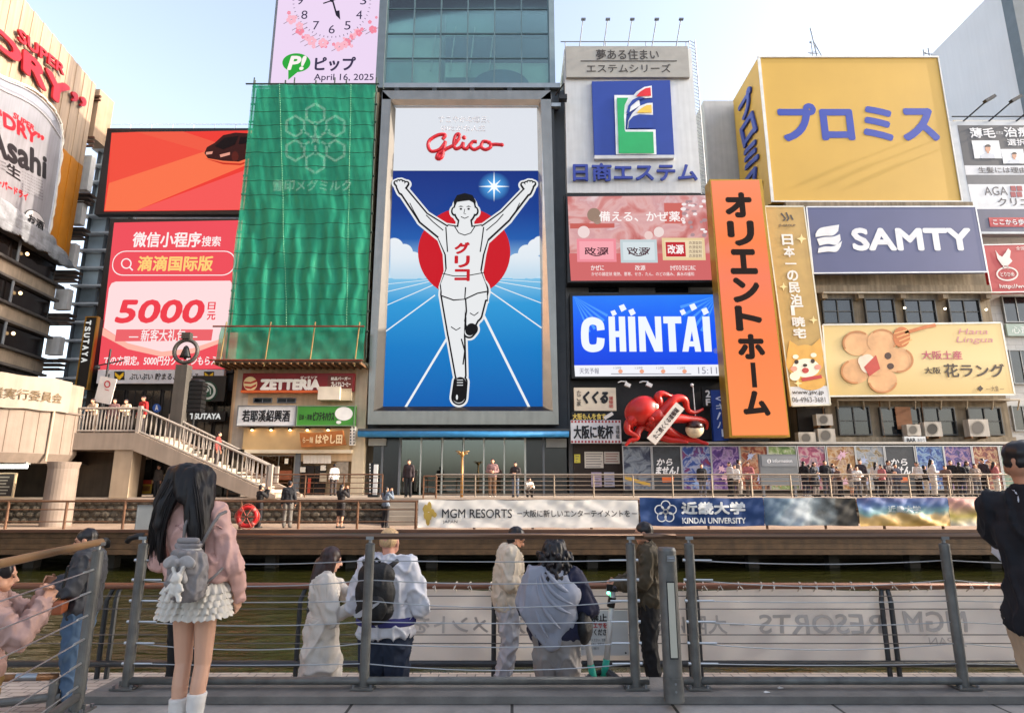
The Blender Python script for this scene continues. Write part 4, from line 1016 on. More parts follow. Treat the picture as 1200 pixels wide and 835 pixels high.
S.poly('', [(719, 115), (747, 115), (749, 127), (733, 137), (732, 155), (767, 155), (768, 184), (721, 184)], None, D, m)
S.poly('', [(733, 136.5), (734, 128), (738, 119), (745, 111), (754, 105.5), (762.5, 104), (763, 118), (748, 119), (739, 127)], None, D + .003, m)
S.poly('', [(734, 154), (735, 145), (740, 136), (748, 128), (757, 124.5), (763.5, 124), (764, 138), (749, 138), (741, 144), (737, 154)], None, D + .006, m)
m.build('emblem_edge', edge, T)
m = MB(); S.poly('', [(722, 118.5), (735, 118.5), (731, 127), (730, 140), (731, 156), (732, 158), (764, 158), (765, 183), (724, 183)], None, .34, m); m.build('emblem_green', M('#1f9a5a', .45, var=.05), T)
m = MB(); S.poly('', [(733, 136), (735, 128), (740, 121), (747, 117.6), (755, 118.5), (746, 121.5), (738, 128.5), (736, 137)], None, .345, m)
S.poly('', [(735, 154), (736, 145.5), (741, 140), (748, 137.8), (764, 138.5), (764.5, 153.5), (738, 154)], None, .345, m); m.build('emblem_blue', M('#1d3a8d', .45), T)
S.poly('emblem_red', [(744, 117), (749, 111.5), (755, 107.6), (761, 106.6), (761.5, 116.4)], M('#c8202a', .45), .35)
S.poly('emblem_yellow', [(745, 136), (750, 131), (756, 127.4), (762, 126.6), (762.4, 136)], M('#e0b84a', .45), .35)
m = MB(); S.text('日商エステム', 671, 193, 816, 214, m, .22, .028, .12); m.build('raised_lettering', M('#27388a', .45, var=.04), T)
m = MB()
q = S.ub(663, 57, 806, 93)
for k in range(5):
    x = q[0] + .9 + k * (q[2] - q[0] - 1.6) / 4; m.tube((x, .1, q[3]), (x + .2, -.7, q[3] + 1.5), .03, n=6); m.obox((x + .22, -.75, q[3] + 1.55), (.14, .08, .05))
m.tube((q[0] - .3, .05, q[3] + .55), (q[2] + .2, .05, q[3] + .55), .035, n=6)
for k in range(4): x = q[0] + k * (q[2] - q[0]) / 3; m.tube((x, .05, q[3]), (x, .05, q[3] + .55), .03, n=6)
m.build('floodlight_row', M('#6a6d72', .45, .6), T)
m = MB(); p = S.uv(808, 46); q2 = S.uv(822, 228)
for o in (0, .38): m.tube((p[0] + o, .1, p[1]), (q2[0] + o, .1, q2[1]), .035, n=6)
for k in range(44):
    t = k / 44; a = Vector((p[0], .1, p[1])).lerp(Vector((q2[0], .1, q2[1])), t); b = Vector((p[0] + .38, .1, p[1])).lerp(Vector((q2[0] + .38, .1, q2[1])), t + 1 / 44); m.tube(a, b, .022, n=5)
m.build('lattice_mast', M('#9a9da0', .45, .5), T)
S = Sign('led_screen', 'pink screen advertising three cold medicine boxes', 'screen', 666, 229, 835, 329, 34.0)
S.box('casing', 666, 229, 835, 329, BLACK, -.9, 0, pad=.1)
q = S.ub(667, 230, 834, 328)
S.poly('display', [(665, 230.5), (829, 229), (836, 328), (669, 329)], RAMP([(0, '#c46a66'), (.3, '#d98f8c'), (.5, '#e6b4b2'), (.75, '#d9a2a4'), (1, '#ead0d2')], 'N', 0, 1, .95, noise_amt=0, nscale=.55), .02)
S.poly('table_picture', [(667, 297), (833, 297), (836, 328), (669, 329)], LED('#d26a6a'), .025)
S.poly('wall_picture', [(668, 262), (720, 262), (720, 267), (668, 268)], LED('#c66058'), .025); S.poly('wall_picture', [(778, 238), (800, 238), (799, 262), (779, 262)], LED('#cf6a62'), .025)
for cx, cy, r, c in ((696, 252, 8, '#9a8070'), (700, 258, 5, '#a58a7c'), (772, 272, 6, '#f0dcd8'), (760, 276, 5, '#eecfca'), (684, 272, 7, '#f0d8d6')): S.disc('glass_picture', cx, cy, r, LED(c), .03)
rr = random.Random(4); m = MB(); m2 = MB()
for i in range(26):
    x = 806 + rr.uniform(-6, 22); y = 232 + rr.random() * 46; S.disc('', x, y, rr.uniform(1.5, 3.4), None, .034 + i * .0004, rr.uniform(1.2, 2.4), m if i % 2 else m2, 8, t=.0002)
m.build('leaf_picture', LED('#b08f94'), S.root); m2.build('blossom_picture', LED('#f6ecec'), S.root)
for x0, y0, x1, y1, c in ((676, 280, 722, 307, '#f0909c'), (727, 281, 770, 308, '#c4d2d6'), (776, 279, 826, 305, '#ead0a0')):
    S.box('medicine_box', x0, y0, x1, y1, LED(c), .03, .04); q_ = MB(); S.box('', x0 + 3, y0 + 3, x1 - 3, y1 - 3, None, .042, .046, mb=q_); q_.build('medicine_box_label', LED({'#f0909c': '#f8a8b2', '#c4d2d6': '#d8e2e6', '#ead0a0': '#f2ddb8'}[c]), S.root)
q_ = MB(); S.box('', 780, 284, 803, 301, None, .05, .055, mb=q_); q_.build('red_label', LED('#c22a34'), S.root)
m = MB(); S.text('備える、かぜ薬。', 702, 248, 802, 260, m, .05, .02); S.text('改源', 782, 287, 801, 298, m, .06, .03)
for (x, t) in ((700, 'かぜに'), (750, '改源'), (800, 'かぜのひきはじめに')): S.text(t, x - 4 * len(t) ** .6, 311, x + 4 * len(t) ** .6, 317, m, .05, .01)
S.text('かぜの諸症状 発熱、悪寒、せき、たん、のどの痛み、鼻水の緩和', 693, 319, 813, 323.5, m, .05)
m.build('lettering', LED('#fff6f4'), S.root)
m = MB(); S.text('改源', 685, 290, 713, 299, m, .055, .02); S.text('改源', 736, 290, 760, 299, m, .055, .02)
for cx in (699, 748): S.ring('', cx, 286, 14, 1.3, None, .055, 14, m, 24, 200, 340)
for k in range(4): S.text('改源錠剤', 807, 283 + k * 5, 822, 287 + k * 5, m, .055)
m.build('box_lettering', LED('#4a2630'), S.root)
S = Sign('led_screen', 'bright blue screen with CHINTAI in fat white capitals', 'screen', 670, 345, 848, 441, 34.0)
S.box('casing', 671, 345, 847, 441, BLACK, -.9, 0, pad=.1)
zt_, zb2 = S.uv(760, 346)[1], S.uv(760, 427)[1]
S.poly('display', [(671, 347), (841, 345), (845, 427), (673, 428)], RAMP([(0, '#1646e0'), (.5, '#1a5af4'), (1, '#2a7cf6')], 'Z', zb2, zt_, 1.05, noise_amt=.3, nscale=.4), .02)
S.poly('caption_panel', [(673, 428), (845, 427), (846, 440), (674, 441)], LED('#f4f4fb'), .02)
RAYC = LED('#4f9cff')
m = MB()
for k in range(5):
    a = R(28 + k * 9); S.poly('', [(672, 347), (672 + 46 * math.cos(a), 347 + 46 * math.sin(a)), (672 + 46 * math.cos(a + .07), 347 + 46 * math.sin(a + .07))], None, .025, m)
    a = R(112 + k * 12); S.poly('', [(841, 346), (841 + 46 * math.cos(a), 346 + 46 * math.sin(a)), (841 + 46 * math.cos(a + .08), 346 + 46 * math.sin(a + .08))], None, .025, m)
m.build('light_rays', RAYC, S.root)
m = MB()
S.stroke('', bez([(704, 387), (702, 379), (693, 376), (686, 382), (686, 402), (692, 408), (702, 406), (704, 396)], 8), 9, None, .045, m)
for x0, x1 in ((713.5, 721), (725.5, 733), (736.5, 744.8), (748.5, 756), (768, 775.3), (783, 791.5)): S.box('', x0, 371 if x0 != 783.5 else 380, x1, 412, None, .045, .052, mb=m)
S.box('', 717, 388, 731, 395, None, .04, .05, mb=m)
S.poly('', [(749, 371), (756.5, 371), (774.5, 412), (767, 412)], None, .046, m)
S.box('', 777, 371, 798, 379, None, .046, .053, mb=m)
S.poly('', [(806, 371), (814, 371), (821.5, 412), (814.5, 412), (810.5, 388), (806.5, 412), (799.5, 412)], None, .047, m); S.box('', 804, 400, 817, 406, None, .046, .05, mb=m)
S.box('', 824, 371, 832.5, 412, None, .045, .052, mb=m)
for cx, cy, r in ((719, 367, 3.8), (729.5, 361, 4.6), (740.5, 366, 4.4), (800, 366, 3.8), (812, 360, 4.6), (826, 365, 4.6)):
    S.poly('', [(cx - r, cy - r * .5), (cx + r * .3, cy - r), (cx + r, cy + r * .3), (cx - r * .3, cy + r)], None, .05, m)
m.build('lettering', LED('#eef4ff', 1.05), S.root)
m = MB(); S.text('天気予報', 679, 431, 702, 438, m, .03, .01); S.box('', 716, 437.5, 810, 438.4, None, .025, .03, mb=m)
for x in (719, 744, 769, 794): S.text('12時', x, 429.5, x + 9, 432.5, m, .03)
S.text('15:11', 818, 430, 840, 438, m, .03, .0); S.text('®', 836, 408, 842, 414, m, .03); m.build('caption_lettering', LED('#8a8a98'), S.root)
m = MB()
for x in (727, 752, 777, 802): S.disc('', x, 435, 2.6, None, .035, 2.4, m)
m.build('weather_marks', LED('#f0a888'), S.root)
# ---- octopus shop front
S = Sign('octopus_sculpture', 'giant glossy red octopus sculpture holding a white name board and a dumpling ball', 'sculpture', 728, 455, 832, 522, 33.6)
T = S.root
OCT = M('#b01c14', .34, var=.15, vs=3, spec=.45)
def O3(px, py, d): u, v = S.uv(px, py, d); return Vector((u, -d, v))
m = MB(); c = O3(752, 481, .8); m.ell(c, (.98, .8, .78), 22, 14, Matrix.Rotation(R(-25), 3, 'Y')); c2 = O3(768, 488, .9); m.ell(c2, (.62, .6, .55), 16, 10)
m.ell(O3(773, 480, 1.0), (.25, .25, .2), 10, 7); m.ell(O3(763, 491, 1.3), (.2, .2, .18), 10, 7)
m.build('head', OCT, T, smooth=True)
arms = [[(768, 488), (773, 476), (771, 465), (776, 461), (785, 464), (788, 463)], [(774, 486), (784, 474), (792, 467), (802, 468), (806, 480), (814, 483), (824, 479)], [(776, 492), (792, 490), (808, 491), (822, 492), (828, 496), (828, 503)],
        [(772, 494), (786, 506), (800, 513), (816, 516), (830, 520)], [(768, 496), (772, 508), (782, 514), (796, 516), (806, 518)], [(762, 494), (762, 500), (754, 498), (748, 505), (746, 513), (738, 516), (733, 522)],
        [(752, 492), (742, 494), (736, 496), (736, 505), (746, 511), (741, 518)], [(744, 488), (738, 496), (741, 504)], [(760, 492), (766, 500), (760, 511)]]
for k, P in enumerate(arms):
    q = bez(P, 7); n = len(q); dd = [.8 + .35 * math.sin(i / n * 3 + k) for i in range(n)]
    m = MB(); m.path([O3(p[0], p[1], dd[i]) for i, p in enumerate(q)], [max(.05, .30 * (1 - (i / n) ** 1.2 * .82)) for i in range(n)], 12)
    m.build('tentacle', OCT, T, smooth=True)
m = MB(); c = O3(769, 476, 1.35); m.ell(c, (.14, .08, .16), 10, 7); m.build('eye', M('#e8e2d0', .3), T, smooth=True)
a = O3(763, 517, 1.5); b = O3(797, 475, 1.5); dv = (b - a); L_ = dv.length; ang = math.atan2(dv.z, dv.x)
m = MB().obox((a + b) / 2, (L_ / 2, .06, .28), Matrix.Rotation(-ang, 3, 'Y')); nb = m.build('name_board', M('#d8cfc4', .5, var=.08), T)
m = MB(); letters(m, 'たこ焼くくる道頓堀', -L_ / 2 + .25, -.15, L_ / 2 - .25, .15, .002, .03)
for v in m.bm.verts: v.co = (Matrix.Rotation(-ang, 3, 'Y') @ (v.co + Vector((0, -.063, 0)))) + (a + b) / 2
m.build('lettering', M('#3a2a28', .5), nb)
S2 = S
c = O3(814, 503, .9); m = MB(); m.ell(c, (.5, .42, .46), 16, 12); ball = m.build('dumpling_ball', M('#cdbb9c', .5, var=.2, vs=6), T, smooth=True)
m = MB(); m.ell(c + Vector((0, -.02, .16)), (.49, .43, .33), 16, 8)
rr = random.Random(9)
m.build('sauce_cap', M('#2c1512', .25, var=.2), ball, smooth=True)
m = MB(); m.tube(O3(812, 452, .7), O3(815, 488, .7), .025); m.ell(O3(811, 451, .7), (.1, .1, .1), 8, 6); m.build('hanging_rod', WHITEP, T)
S = Sign('shop_lamps', 'pair of small white gooseneck lamps on the black octopus front', 'lamp', 730, 446, 775, 455, 33.8)
for x in (732, 757):
    m = MB(); P = [(x - 9, 449), (x - 5, 447.6), (x + 1, 448), (x + 2, 451)]; m.path([(S.uv(*p)[0], -.3, S.uv(*p)[1]) for p in P], .03, 6); m.build('gooseneck', WHITEP, S.root)
    c = S.uv(x + 2, 452); MB().obox((c[0], -.35, c[1]), (.16, .12, .1), Matrix.Rotation(R(25), 3, 'Y')).build('lamp_head', WHITEP, S.root)
for k, (x, y) in enumerate(((739, 462), (762, 461), (786, 462), (808, 461))):
    pass
S = Sign('shop_sign', 'cream sign with bold black brushed kana and a red seal', 'sign', 673, 454, 723, 482, 33.9)
S.box('panel', 673, 454, 722, 481, M('#cfc3ae', .5, var=.08), -.3, 0)
m = MB(); S.text('くくる', 683, 458, 713, 473, m, .02, .06, shear=.2); S.vtext('たこ家', 676, 457, 681, 476, m, .02, .01); m.build('lettering', BLK, S.root)
m = MB(); S.vtext('道頓堀', 713.5, 464, 718.5, 478, m, .02, .015); m.build('red_seal', M('#b0342c', .5), S.root)
S = Sign('shop_sign', 'narrow black sign with yellow characters between two pale signs', 'sign', 670, 483, 716, 493, 33.9)
S.box('panel', 670, 482.5, 722, 492, BLACK, -.3, 0); m = MB(); S.text('大阪もんを食す', 671, 484, 710, 491.5, m, .02, .025); m.build('lettering', M('#d9c060', .5), S.root)
m = MB(); S.stroke('', [(708, 490), (718, 484)], 4, None, .04, m); m.build('paper_slip', M('#dcd8d0', .5), S.root)
S = Sign('shop_sign', 'white sign with a red dashed border and black characters offering a toast', 'sign', 669, 492, 728, 519, 33.8)
S.box('panel', 669, 492, 728, 519, M('#cfd0d2', .5), -.3, 0); m = MB()
for k in range(15): S.box('', 669.4 + k * 3.95, 492.5, 671.6 + k * 3.95, 495, None, .005, .012, mb=m); S.box('', 669.4 + k * 3.95, 516, 671.6 + k * 3.95, 518.5, None, .005, .012, mb=m)
m.build('border_dashes', M('#a03030', .5), S.root)
m = MB(); S.text('大阪に乾杯', 672, 498, 719, 514, m, .02, .03); S.vtext('道頓堀', 721.5, 498, 726, 514, m, .02, .01); m.build('lettering', BLK, S.root)
for (x0, y0, x1, y1, c, lab) in ((673, 532, 680, 542, '#c9c04a', 'small yellow notice on the brown wall below the toast sign'), (685, 529, 707, 548, '#d2ccc0', 'large white notice with fine print on the brown wall'), (708, 529, 726, 543, '#c9c2b6', 'smaller white notice with red print beside the large one'), (693, 553, 705, 570, '#b3a4b8', 'lilac flyer low on the brown wall'), (708, 553, 720, 570, '#b9b6c4', 'pale flyer with a dark picture low on the brown wall')):
    S = Sign('notice', lab, 'notice', x0, y0, x1, y1, 34.65); S.box('sheet', x0, y0, x1, y1, M(c, .6, var=.06), -.02, .02)
    m = MB()
    for k in range(int((y1 - y0) / 3)):
        S.box('', x0 + 1.5, y0 + 2 + k * 3, x1 - 1.5 - (k % 3), y0 + 2.8 + k * 3, None, .022, .026, mb=m)
    m.build('print_lines', M('#8a3a3a' if 'red' in lab else '#5d5a60', .6), S.root)
S = Sign('shop_sign', 'upright blue sign with white kana beside the octopus', 'sign', 834, 457, 854, 516, 33.4)
S.poly('panel', [(833, 457), (851, 456.5), (854.5, 515.5), (837, 516.5)], M('#1f3f8c', .45, var=.06), 0, t=.3)
m = MB(); S.vtext('くキ〃バー', 838, 462, 850, 512, m, .02, .01, slant=3); m.build('lettering', M('#cdd9ef', .5), S.root)
S = Sign('floor_sign', 'small black sign reading 2F above the blue upright sign', 'sign', 824, 455, 834, 476, 33.5)
S.box('panel', 823, 454, 835, 476, BLACK, -.2, 0); m = MB(); S.text('2', 826.5, 457, 832.5, 465.5, m, .02, .05); S.text('F', 827, 467, 832.5, 475, m, .02, .05); m.build('lettering', WHITEP, S.root)
# == tall orange blade sign
S = Sign('blade_sign', 'very tall orange lit blade sign with black katakana', 'sign', 834, 212, 927, 512, 32.4)
q0, q1, q2, q3 = (835, 212), (898, 212), (927, 510), (858, 510)
GOLD = M('#a8842e', .4, .4, var=.1)
S.poly('casing', [(831.5, 210), (893, 210), (926, 512), (855, 512)], GOLD, 0, t=.9)
S.poly('display', [(833, 212), (889.5, 211), (924.5, 509.5), (858, 510)], RAMP([(0, '#ff9456'), (.35, '#ff8850'), (.6, '#fb8462'), (.75, '#ff8850'), (1, '#ff926a')], 'Z', S.uv(880, 510)[1], S.uv(880, 212)[1], 1.0), .02)
m = MB(); S.vtext('オリエントホーム', 847.5, 224, 879.5, 489, m, .04, .065, slant=24); m.build('lettering', LED('#201210'), S.root)
x0, x1, y0, y1, z0, z1 = body(853, 868, 470, 34, 4, ym=500)
# == gold lodging sign
S = Sign('blade_sign', 'tall gold sign with a cheerful puppy picture and a web address', 'sign', 897, 242, 972, 476, 33.2)
S.poly('panel', [(896, 242), (942, 242), (973, 474), (928, 475.5)], M('#b8985a', .45, var=.08), 0, t=.35)
gp = [(896, 242), (942, 242), (973, 474), (928, 475.5)]
m = MB()
for i in range(4): S.stroke('', [gp[i], gp[(i + 1) % 4]], 1.6, None, .02, m)
m.build('frame', M('#d2cdb8', .4, .3), S.root)
S.poly('foot_panel', [(924.5, 453), (970, 452), (973, 474), (928, 475.5)], M('#d4d5d6', .45), .015)
m = MB(); S.vtext('日本一の民泊', 915, 274, 928, 358, m, .03, .04, slant=12); S.vtext('「暁宅', 926, 357, 941, 397, m, .03, .04, slant=4); m.build('lettering', M('#e6e2da', .5), S.root)
m = MB(); S.text('www.jsv.jp', 928, 457, 965, 463, m, .03, .015); S.text('06-4963-3681', 928, 465, 967, 471, m, .03, .0); S.text('JS-GROUP', 912, 263, 932, 266.5, m, .03, .02)
S.stroke('', [(915, 250), (920, 256), (918, 259)], 2, None, .03, m); S.stroke('', [(921, 249), (924, 256), (922, 259)], 2, None, .03, m); S.stroke('', [(926, 252), (929, 258)], 2, None, .03, m); m.build('small_lettering', M('#4a4440', .5), S.root)
FUR, CRE, DK = M('#d9a650', .5), M('#efe6cf', .5), M('#33241c', .5)
m = MB(); S.disc('', 943, 424, 22, None, .03, 20, m); S.poly('', [(922, 417), (925, 399), (938, 407)], None, .032, m); S.poly('', [(950, 406), (961, 396), (965, 417)], None, .032, m); S.disc('', 950, 447, 17, None, .029, 10, m); m.build('puppy_fur', FUR, S.root)
m = MB(); S.disc('', 944, 431, 16, None, .04, 11, m); S.disc('', 932, 418, 3.5, None, .041, 2.6, m); S.disc('', 953, 416, 3.5, None, .041, 2.6, m); S.disc('', 931, 441, 6, None, .042, 5, m); m.build('puppy_muzzle', CRE, S.root)
m = MB(); S.disc('', 933, 424, 2.4, None, .05, 2.6, m); S.disc('', 952, 423, 2.4, None, .05, 2.6, m); S.disc('', 943, 428, 2.6, None, .05, 1.8, m); m.build('puppy_eyes', DK, S.root)
m = MB(); S.disc('', 943.5, 434, 4, None, .05, 3.2, m); S.poly('', [(938, 443), (962, 439), (963, 443), (940, 447)], None, .045, m); m.build('puppy_scarf', M('#b8403c', .5), S.root)
m = MB(); S.disc('', 930, 432, 4, None, .048, 3, m); S.disc('', 958, 430, 4, None, .048, 3, m); m.build('puppy_cheeks', M('#e29a86', .5), S.root)
m = MB()
for cx, cy, r in ((939, 280, 6), (918, 336, 5), (953, 375, 5), (935, 449, 5)): S.poly('', [(cx, cy - r), (cx + r * .25, cy - r * .25), (cx + r, cy), (cx + r * .25, cy + r * .25), (cx, cy + r), (cx - r * .25, cy + r * .25), (cx - r, cy), (cx - r * .25, cy - r * .25)], None, .03, m)
m.build('sparkles', M('#ead69a', .5), S.root)
# == yellow box sign on the roof and the old stone block below
S = Sign('box_sign', 'huge yellow box sign on the roof with blue katakana on two faces', 'sign', 888, 67, 1132, 237, 35.0)
T = S.root
YEL = M('#c39c42', .5, var=.05, vs=.3)
q = S.ub(901, 67, 1112, 236); xl, xr = at(888, 67, 35).x - S.O.x, at(1105, 67, 35).x - S.O.x
xl = (at(888, 67, 35).x + at(905, 236, 35).x) / 2 - S.O.x; xr = (at(1094, 67, 35).x + at(1132, 236, 35).x) / 2 - S.O.x
MB().box(xl, xr, 0, 4.6, 0, q[3]).build('body', YEL, T)
TRIM = M('#cfcfca', .45)
m = MB(); m.box(xl - .06, xl + .12, -.06, -.003, 0, q[3]); m.box(xl - .06, xr + .04, -.07, -.003, q[3] - .07, q[3] + .05); m.box(xr - .03, xr + .04, -.06, -.004, 0, q[3] - .08); m.box(xl + .13, xr - .04, -.06, -.003, .0, .09); m.build('edge_trim', TRIM, T)
m = MB(); S.text('プロミス', 912, 121, 1099, 166, m, .012, .045); m.build('lettering', M('#2c419c', .45, var=.05), T)
S3 = Fr(S.O + Vector((xl, 0, 0)), R(-90))                   # the side face that looks west
m = MB()
for i, ch in enumerate('プロミス'):
    v1_ = q[3] - 1.1 - i * (q[3] - 2.6) / 4; hh = (q[3] - 2.6) / 4 - .2
    letters(m, ch, -3.4, v1_ - hh, -1.1, v1_, .16, .05, .12, shear=-.25)
for v in m.bm.verts: v.co = Vector((xl, 0, 0)) + Matrix.Rotation(R(-90), 3, 'Z') @ v.co
m.build('side_lettering', M('#34489b', .45), T)
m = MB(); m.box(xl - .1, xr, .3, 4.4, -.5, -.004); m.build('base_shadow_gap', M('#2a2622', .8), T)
x0, x1, y0, y1, z0, z1 = body(828, 890, 118, 40, 8, ym=170)
T = thing('rooftop_block', 'plain pale grey rooftop block behind the yellow box sign', 'building', ((x0 + x1) / 2, 40, GZ))
MB().box((x0 - x1) / 2, (x1 - x0) / 2 + 2, 0, 8, 0, z1 - GZ).build('wall', M('#b4b2b0', .8, var=.06, streak=.1), T)
x0, x1, y0, y1, z0, z1 = body(851, 870, 121, 39.6, 3, ym=170)
MB().box((x0 - x1) / 2 + 1.2, (x1 - x0) / 2 + 1.6, -.6, -.004, 8, z1 - GZ - .1).build('wall_step', M('#8a888a', .8, var=.06), T)
T = thing('roof_antenna', 'thin lattice antenna standing above the yellow box sign', 'antenna', at(958, 68, 38))
m = MB(); s_ = 38 / FOC
for p, q, r in (((0, 0), (-5, 46), .05), ((7, 0), (-3, 26), .04), ((-6, 0), (-6, 26), .035), ((-12, 8), (-2, 9), .03), ((-10, 6), (2, 7), .03), ((3, 2), (8, 0), .04), ((-6, 24), (-8, 24), .08)): m.tube((p[0] * s_, 0, p[1] * s_), (q[0] * s_, 0, q[1] * s_), r, n=6)
m.build('mast', M('#8d9298', .5, .4), T)
T = thing('roof_antenna', 'short two prong mast at the right edge of the yellow box sign', 'antenna', at(1086, 68, 38))
m = MB()
for x in (-3, 4): m.tube((x * s_, 0, 0), (x * s_, 0, 14 * s_ + x * .02), .05, n=6)
m.tube((-3 * s_, 0, 9 * s_), (4 * s_, 0, 5 * s_), .04, n=6); m.tube((-3 * s_, 0, 6 * s_), (8 * s_, 0, 6 * s_), .04, n=6); m.build('mast', M('#8d9298', .5, .4), T)
x0, x1, y0, y1, z0, z1 = body(940, 1172, 236, 34.6, 12, ym=420)
T = thing('stone_building', 'old stained stone block carrying the navy sign and the honey cake sign', 'building', ((x0 + x1) / 2, 34.6, GZ))
w = (x1 - x0) / 2; h = z1 - GZ; FS = Fr((T.location.x, 34.6, GZ))
STONE = M('#8b7d68', .9, var=.22, vs=1.2, bump=.35, bs=10, streak=.4)
zt3, zb3 = FS.uv(1060, 322)[1], FS.uv(1060, 520)[1]
MB().box(-w, w, .06, 12, 0, h).build('wall', STONE, T)
def band(y0, y1, d, nm, mt=STONE, x0=950, x1=1178):
    q = FS.ub(x0, y0, x1, y1); MB().box(-w - .02, w + .02, -d, .055, q[1], q[3]).build(nm, mt, T)
band(335, 344, .18, 'string_course'); band(467, 470, .2, 'string_course'); band(512, 520, .15, 'string_course')
q = FS.ub(962, 346, 1178, 348);
WFR = M('#4a4a48', .5, .3)
for (a, b, c, d, n) in ((963, 350, 999, 380, 2), (1013, 350, 1048, 380, 2), (1059, 351, 1096, 380, 2), (1111, 351, 1148, 380, 2), (981, 476, 1019, 510, 2), (1031, 477, 1078, 510, 2), (1081, 477, 1119, 510, 2), (1134, 477, 1173, 510, 2)):
    q = FS.ub(a, b, c, d); window(T, q[0], q[2], q[1], q[3], .055, WFR, M('#20262a', .08, var=.5, vs=1.5, spec=.7), n, 2, .07, .2)
q = FS.ub(1048, 477, 1066, 503); MB().box(q[0], q[2], -.18, -.15, q[1], q[3]).build('brown_board', M('#7a4f30', .7, var=.2), T)
for x in (962, 1004, 1053, 1102, 1152):
    q = FS.ub(x - 3, 345, x + 3, 352); MB().box(q[0], q[2], -.45, .05, q[1], q[3]).build('bracket', STONE, T)
m = MB(); q = FS.ub(960, 346, 1165, 349); m.tube((q[0], -.5, q[3]), (q[2], -.5, q[3]), .05, n=8); m.build('sign_rail', M('#b9b3a6', .5), T)
m = MB(); q = FS.ub(975, 470, 1185, 474); m.tube((q[0], -.6, q[3]), (q[2], -.6, q[3]), .05, n=8)
for k in range(8): x = q[0] + k * (q[2] - q[0]) / 7; m.tube((x, -.6, q[3]), (x + .3, .0, q[3] - .5), .04, n=6)
m.build('sign_rail', M('#9a8f7d', .5), T)
for x, y in ((1057, 362), (1104, 363), (1152, 364), (1076, 497)):
    c = FS.uv(x, y); MB().ell((c[0], -.25, c[1]), (.07, .07, .07), 8, 6).build('wall_lamp', LAMP('#ffe8c0', 1.6), T)
m = MB()
for x in (962, 1029, 1078):
    a = FS.uv(x, 470); b = FS.uv(x + 6, 512); m.tube((a[0], -.1, a[1]), (b[0], -.1, b[1]), .04, n=6)
m.build('conduit', RUST, T)
q = FS.ub(935, 478, 968, 522); MB().box(q[0], q[2], -.1, .05, q[1], q[3]).build('dark_recess', M('#1d1814', .8, var=.3), T)
ACM = M('#b4aca0', .5, var=.08, streak=.2)
for k, (a, b, c, d, lab) in enumerate(((957, 485, 976, 498, 'upper unit of the pair at the foot of the gold sign'), (959, 502, 979, 518, 'lower unit of the pair at the foot of the gold sign'), (936, 506, 956, 520, 'low unit hanging left of the pair by the orange sign'), (1063, 497, 1079, 510, 'smallest white unit above the word BAR'), (1084, 494, 1104, 511, 'unit with a round dark fan between two windows'), (1136, 491, 1159, 511, 'largest unit at the end of the stone wall'))):
    S = Sign('air_conditioner', 'outdoor air conditioner, ' + lab, 'air conditioner', a, b, c, d, 33.9, group='air conditioners on the stone building')
    S.box('case', a, b, c, d, ACM, -.45, 0)
    cx = (a + c) / 2 - (c - a) * .08; r = (d - b) * .36
    S.disc('fan', cx, (b + d) / 2, r, M('#5d5852' if k != 4 else '#33302c', .6), .012); S.ring('fan_guard', cx, (b + d) / 2, r * 1.1, .8, M('#8f887c', .5), .02)
    m = MB(); q = S.ub(a, d, c, d + 1.2); m.box(q[0] + .1, q[0] + .18, -.02, .7, q[3] - .12, q[3]); m.box(q[2] - .18, q[2] - .1, -.02, .7, q[3] - .12, q[3]); m.build('bracket', RUST, S.root)
S = Sign('bar_sign', 'small white sign reading BAR between the air conditioners and the posters', 'sign', 1060, 511, 1085, 519, 33.7); S.box('panel', 1060, 511, 1085, 519, M('#cfd2d2', .5), -.15, 0)
m = MB(); S.text('BAR', 1062.5, 513, 1073, 517.6, m, .015, .05); S.text('あかり', 1075, 513.2, 1083.5, 517.4, m, .015); m.build('lettering', M('#2c3038', .5), S.root)
S = Sign('wall_sign', 'navy sign with a folded ribbon mark and SAMTY in white', 'sign', 947, 242, 1156, 320, 33.8)
S.poly('panel', [(945, 242.5), (1143, 242), (1157, 318.5), (953, 320)], M('#50567c', .45, var=.06, vs=.4), 0, t=.35)
gp = [(945, 242.5), (1143, 242), (1157, 318.5), (953, 320)]; m = MB()
for i in range(4): S.stroke('', [gp[i], gp[(i + 1) % 4]], 1.6, None, .02, m)
m.build('frame', M('#cdd0d3', .4, .2), S.root)
m = MB(); S.text('SAMTY', 998, 267, 1139, 294, m, .012, .055)
S.poly('', bez([(955.5, 274), (960, 268), (970, 265.5), (983, 263.5)], 5) + bez([(982, 271), (976, 276), (966, 276.5), (955.5, 278)], 5), None, .03, m)
S.poly('', bez([(957, 280), (966, 278), (976, 277.5), (984, 274.5)], 5) + bez([(985, 281), (980, 287), (970, 286), (960, 288)], 5), None, .03, m)
S.poly('', bez([(959, 291), (966, 289), (977, 288.5), (986.5, 282.5)], 5) + bez([(985, 289), (980, 295), (970, 295), (958, 296.5)], 5), None, .03, m)
m.build('lettering', M('#d8dadd', .4), S.root)
S = Sign('wall_sign', 'pale honey coloured sign picturing a flower shaped biscuit and a honey dipper', 'sign', 968, 379, 1187, 463, 33.6)
gp = [(964, 380.5), (1173, 378), (1189, 462), (970, 464)]
S.poly('panel', gp, RAMP([(0, '#cdb06e'), (.5, '#dcc48a'), (1, '#d2b878')], 'Z', S.uv(1080, 462)[1], S.uv(1080, 380)[1], 0, .45), 0, t=.3); m = MB()
for i in range(4): S.stroke('', [gp[i], gp[(i + 1) % 4]], 1.8, None, .02, m)
m.build('frame', M('#d2d0c6', .4, .2), S.root)
m = MB()
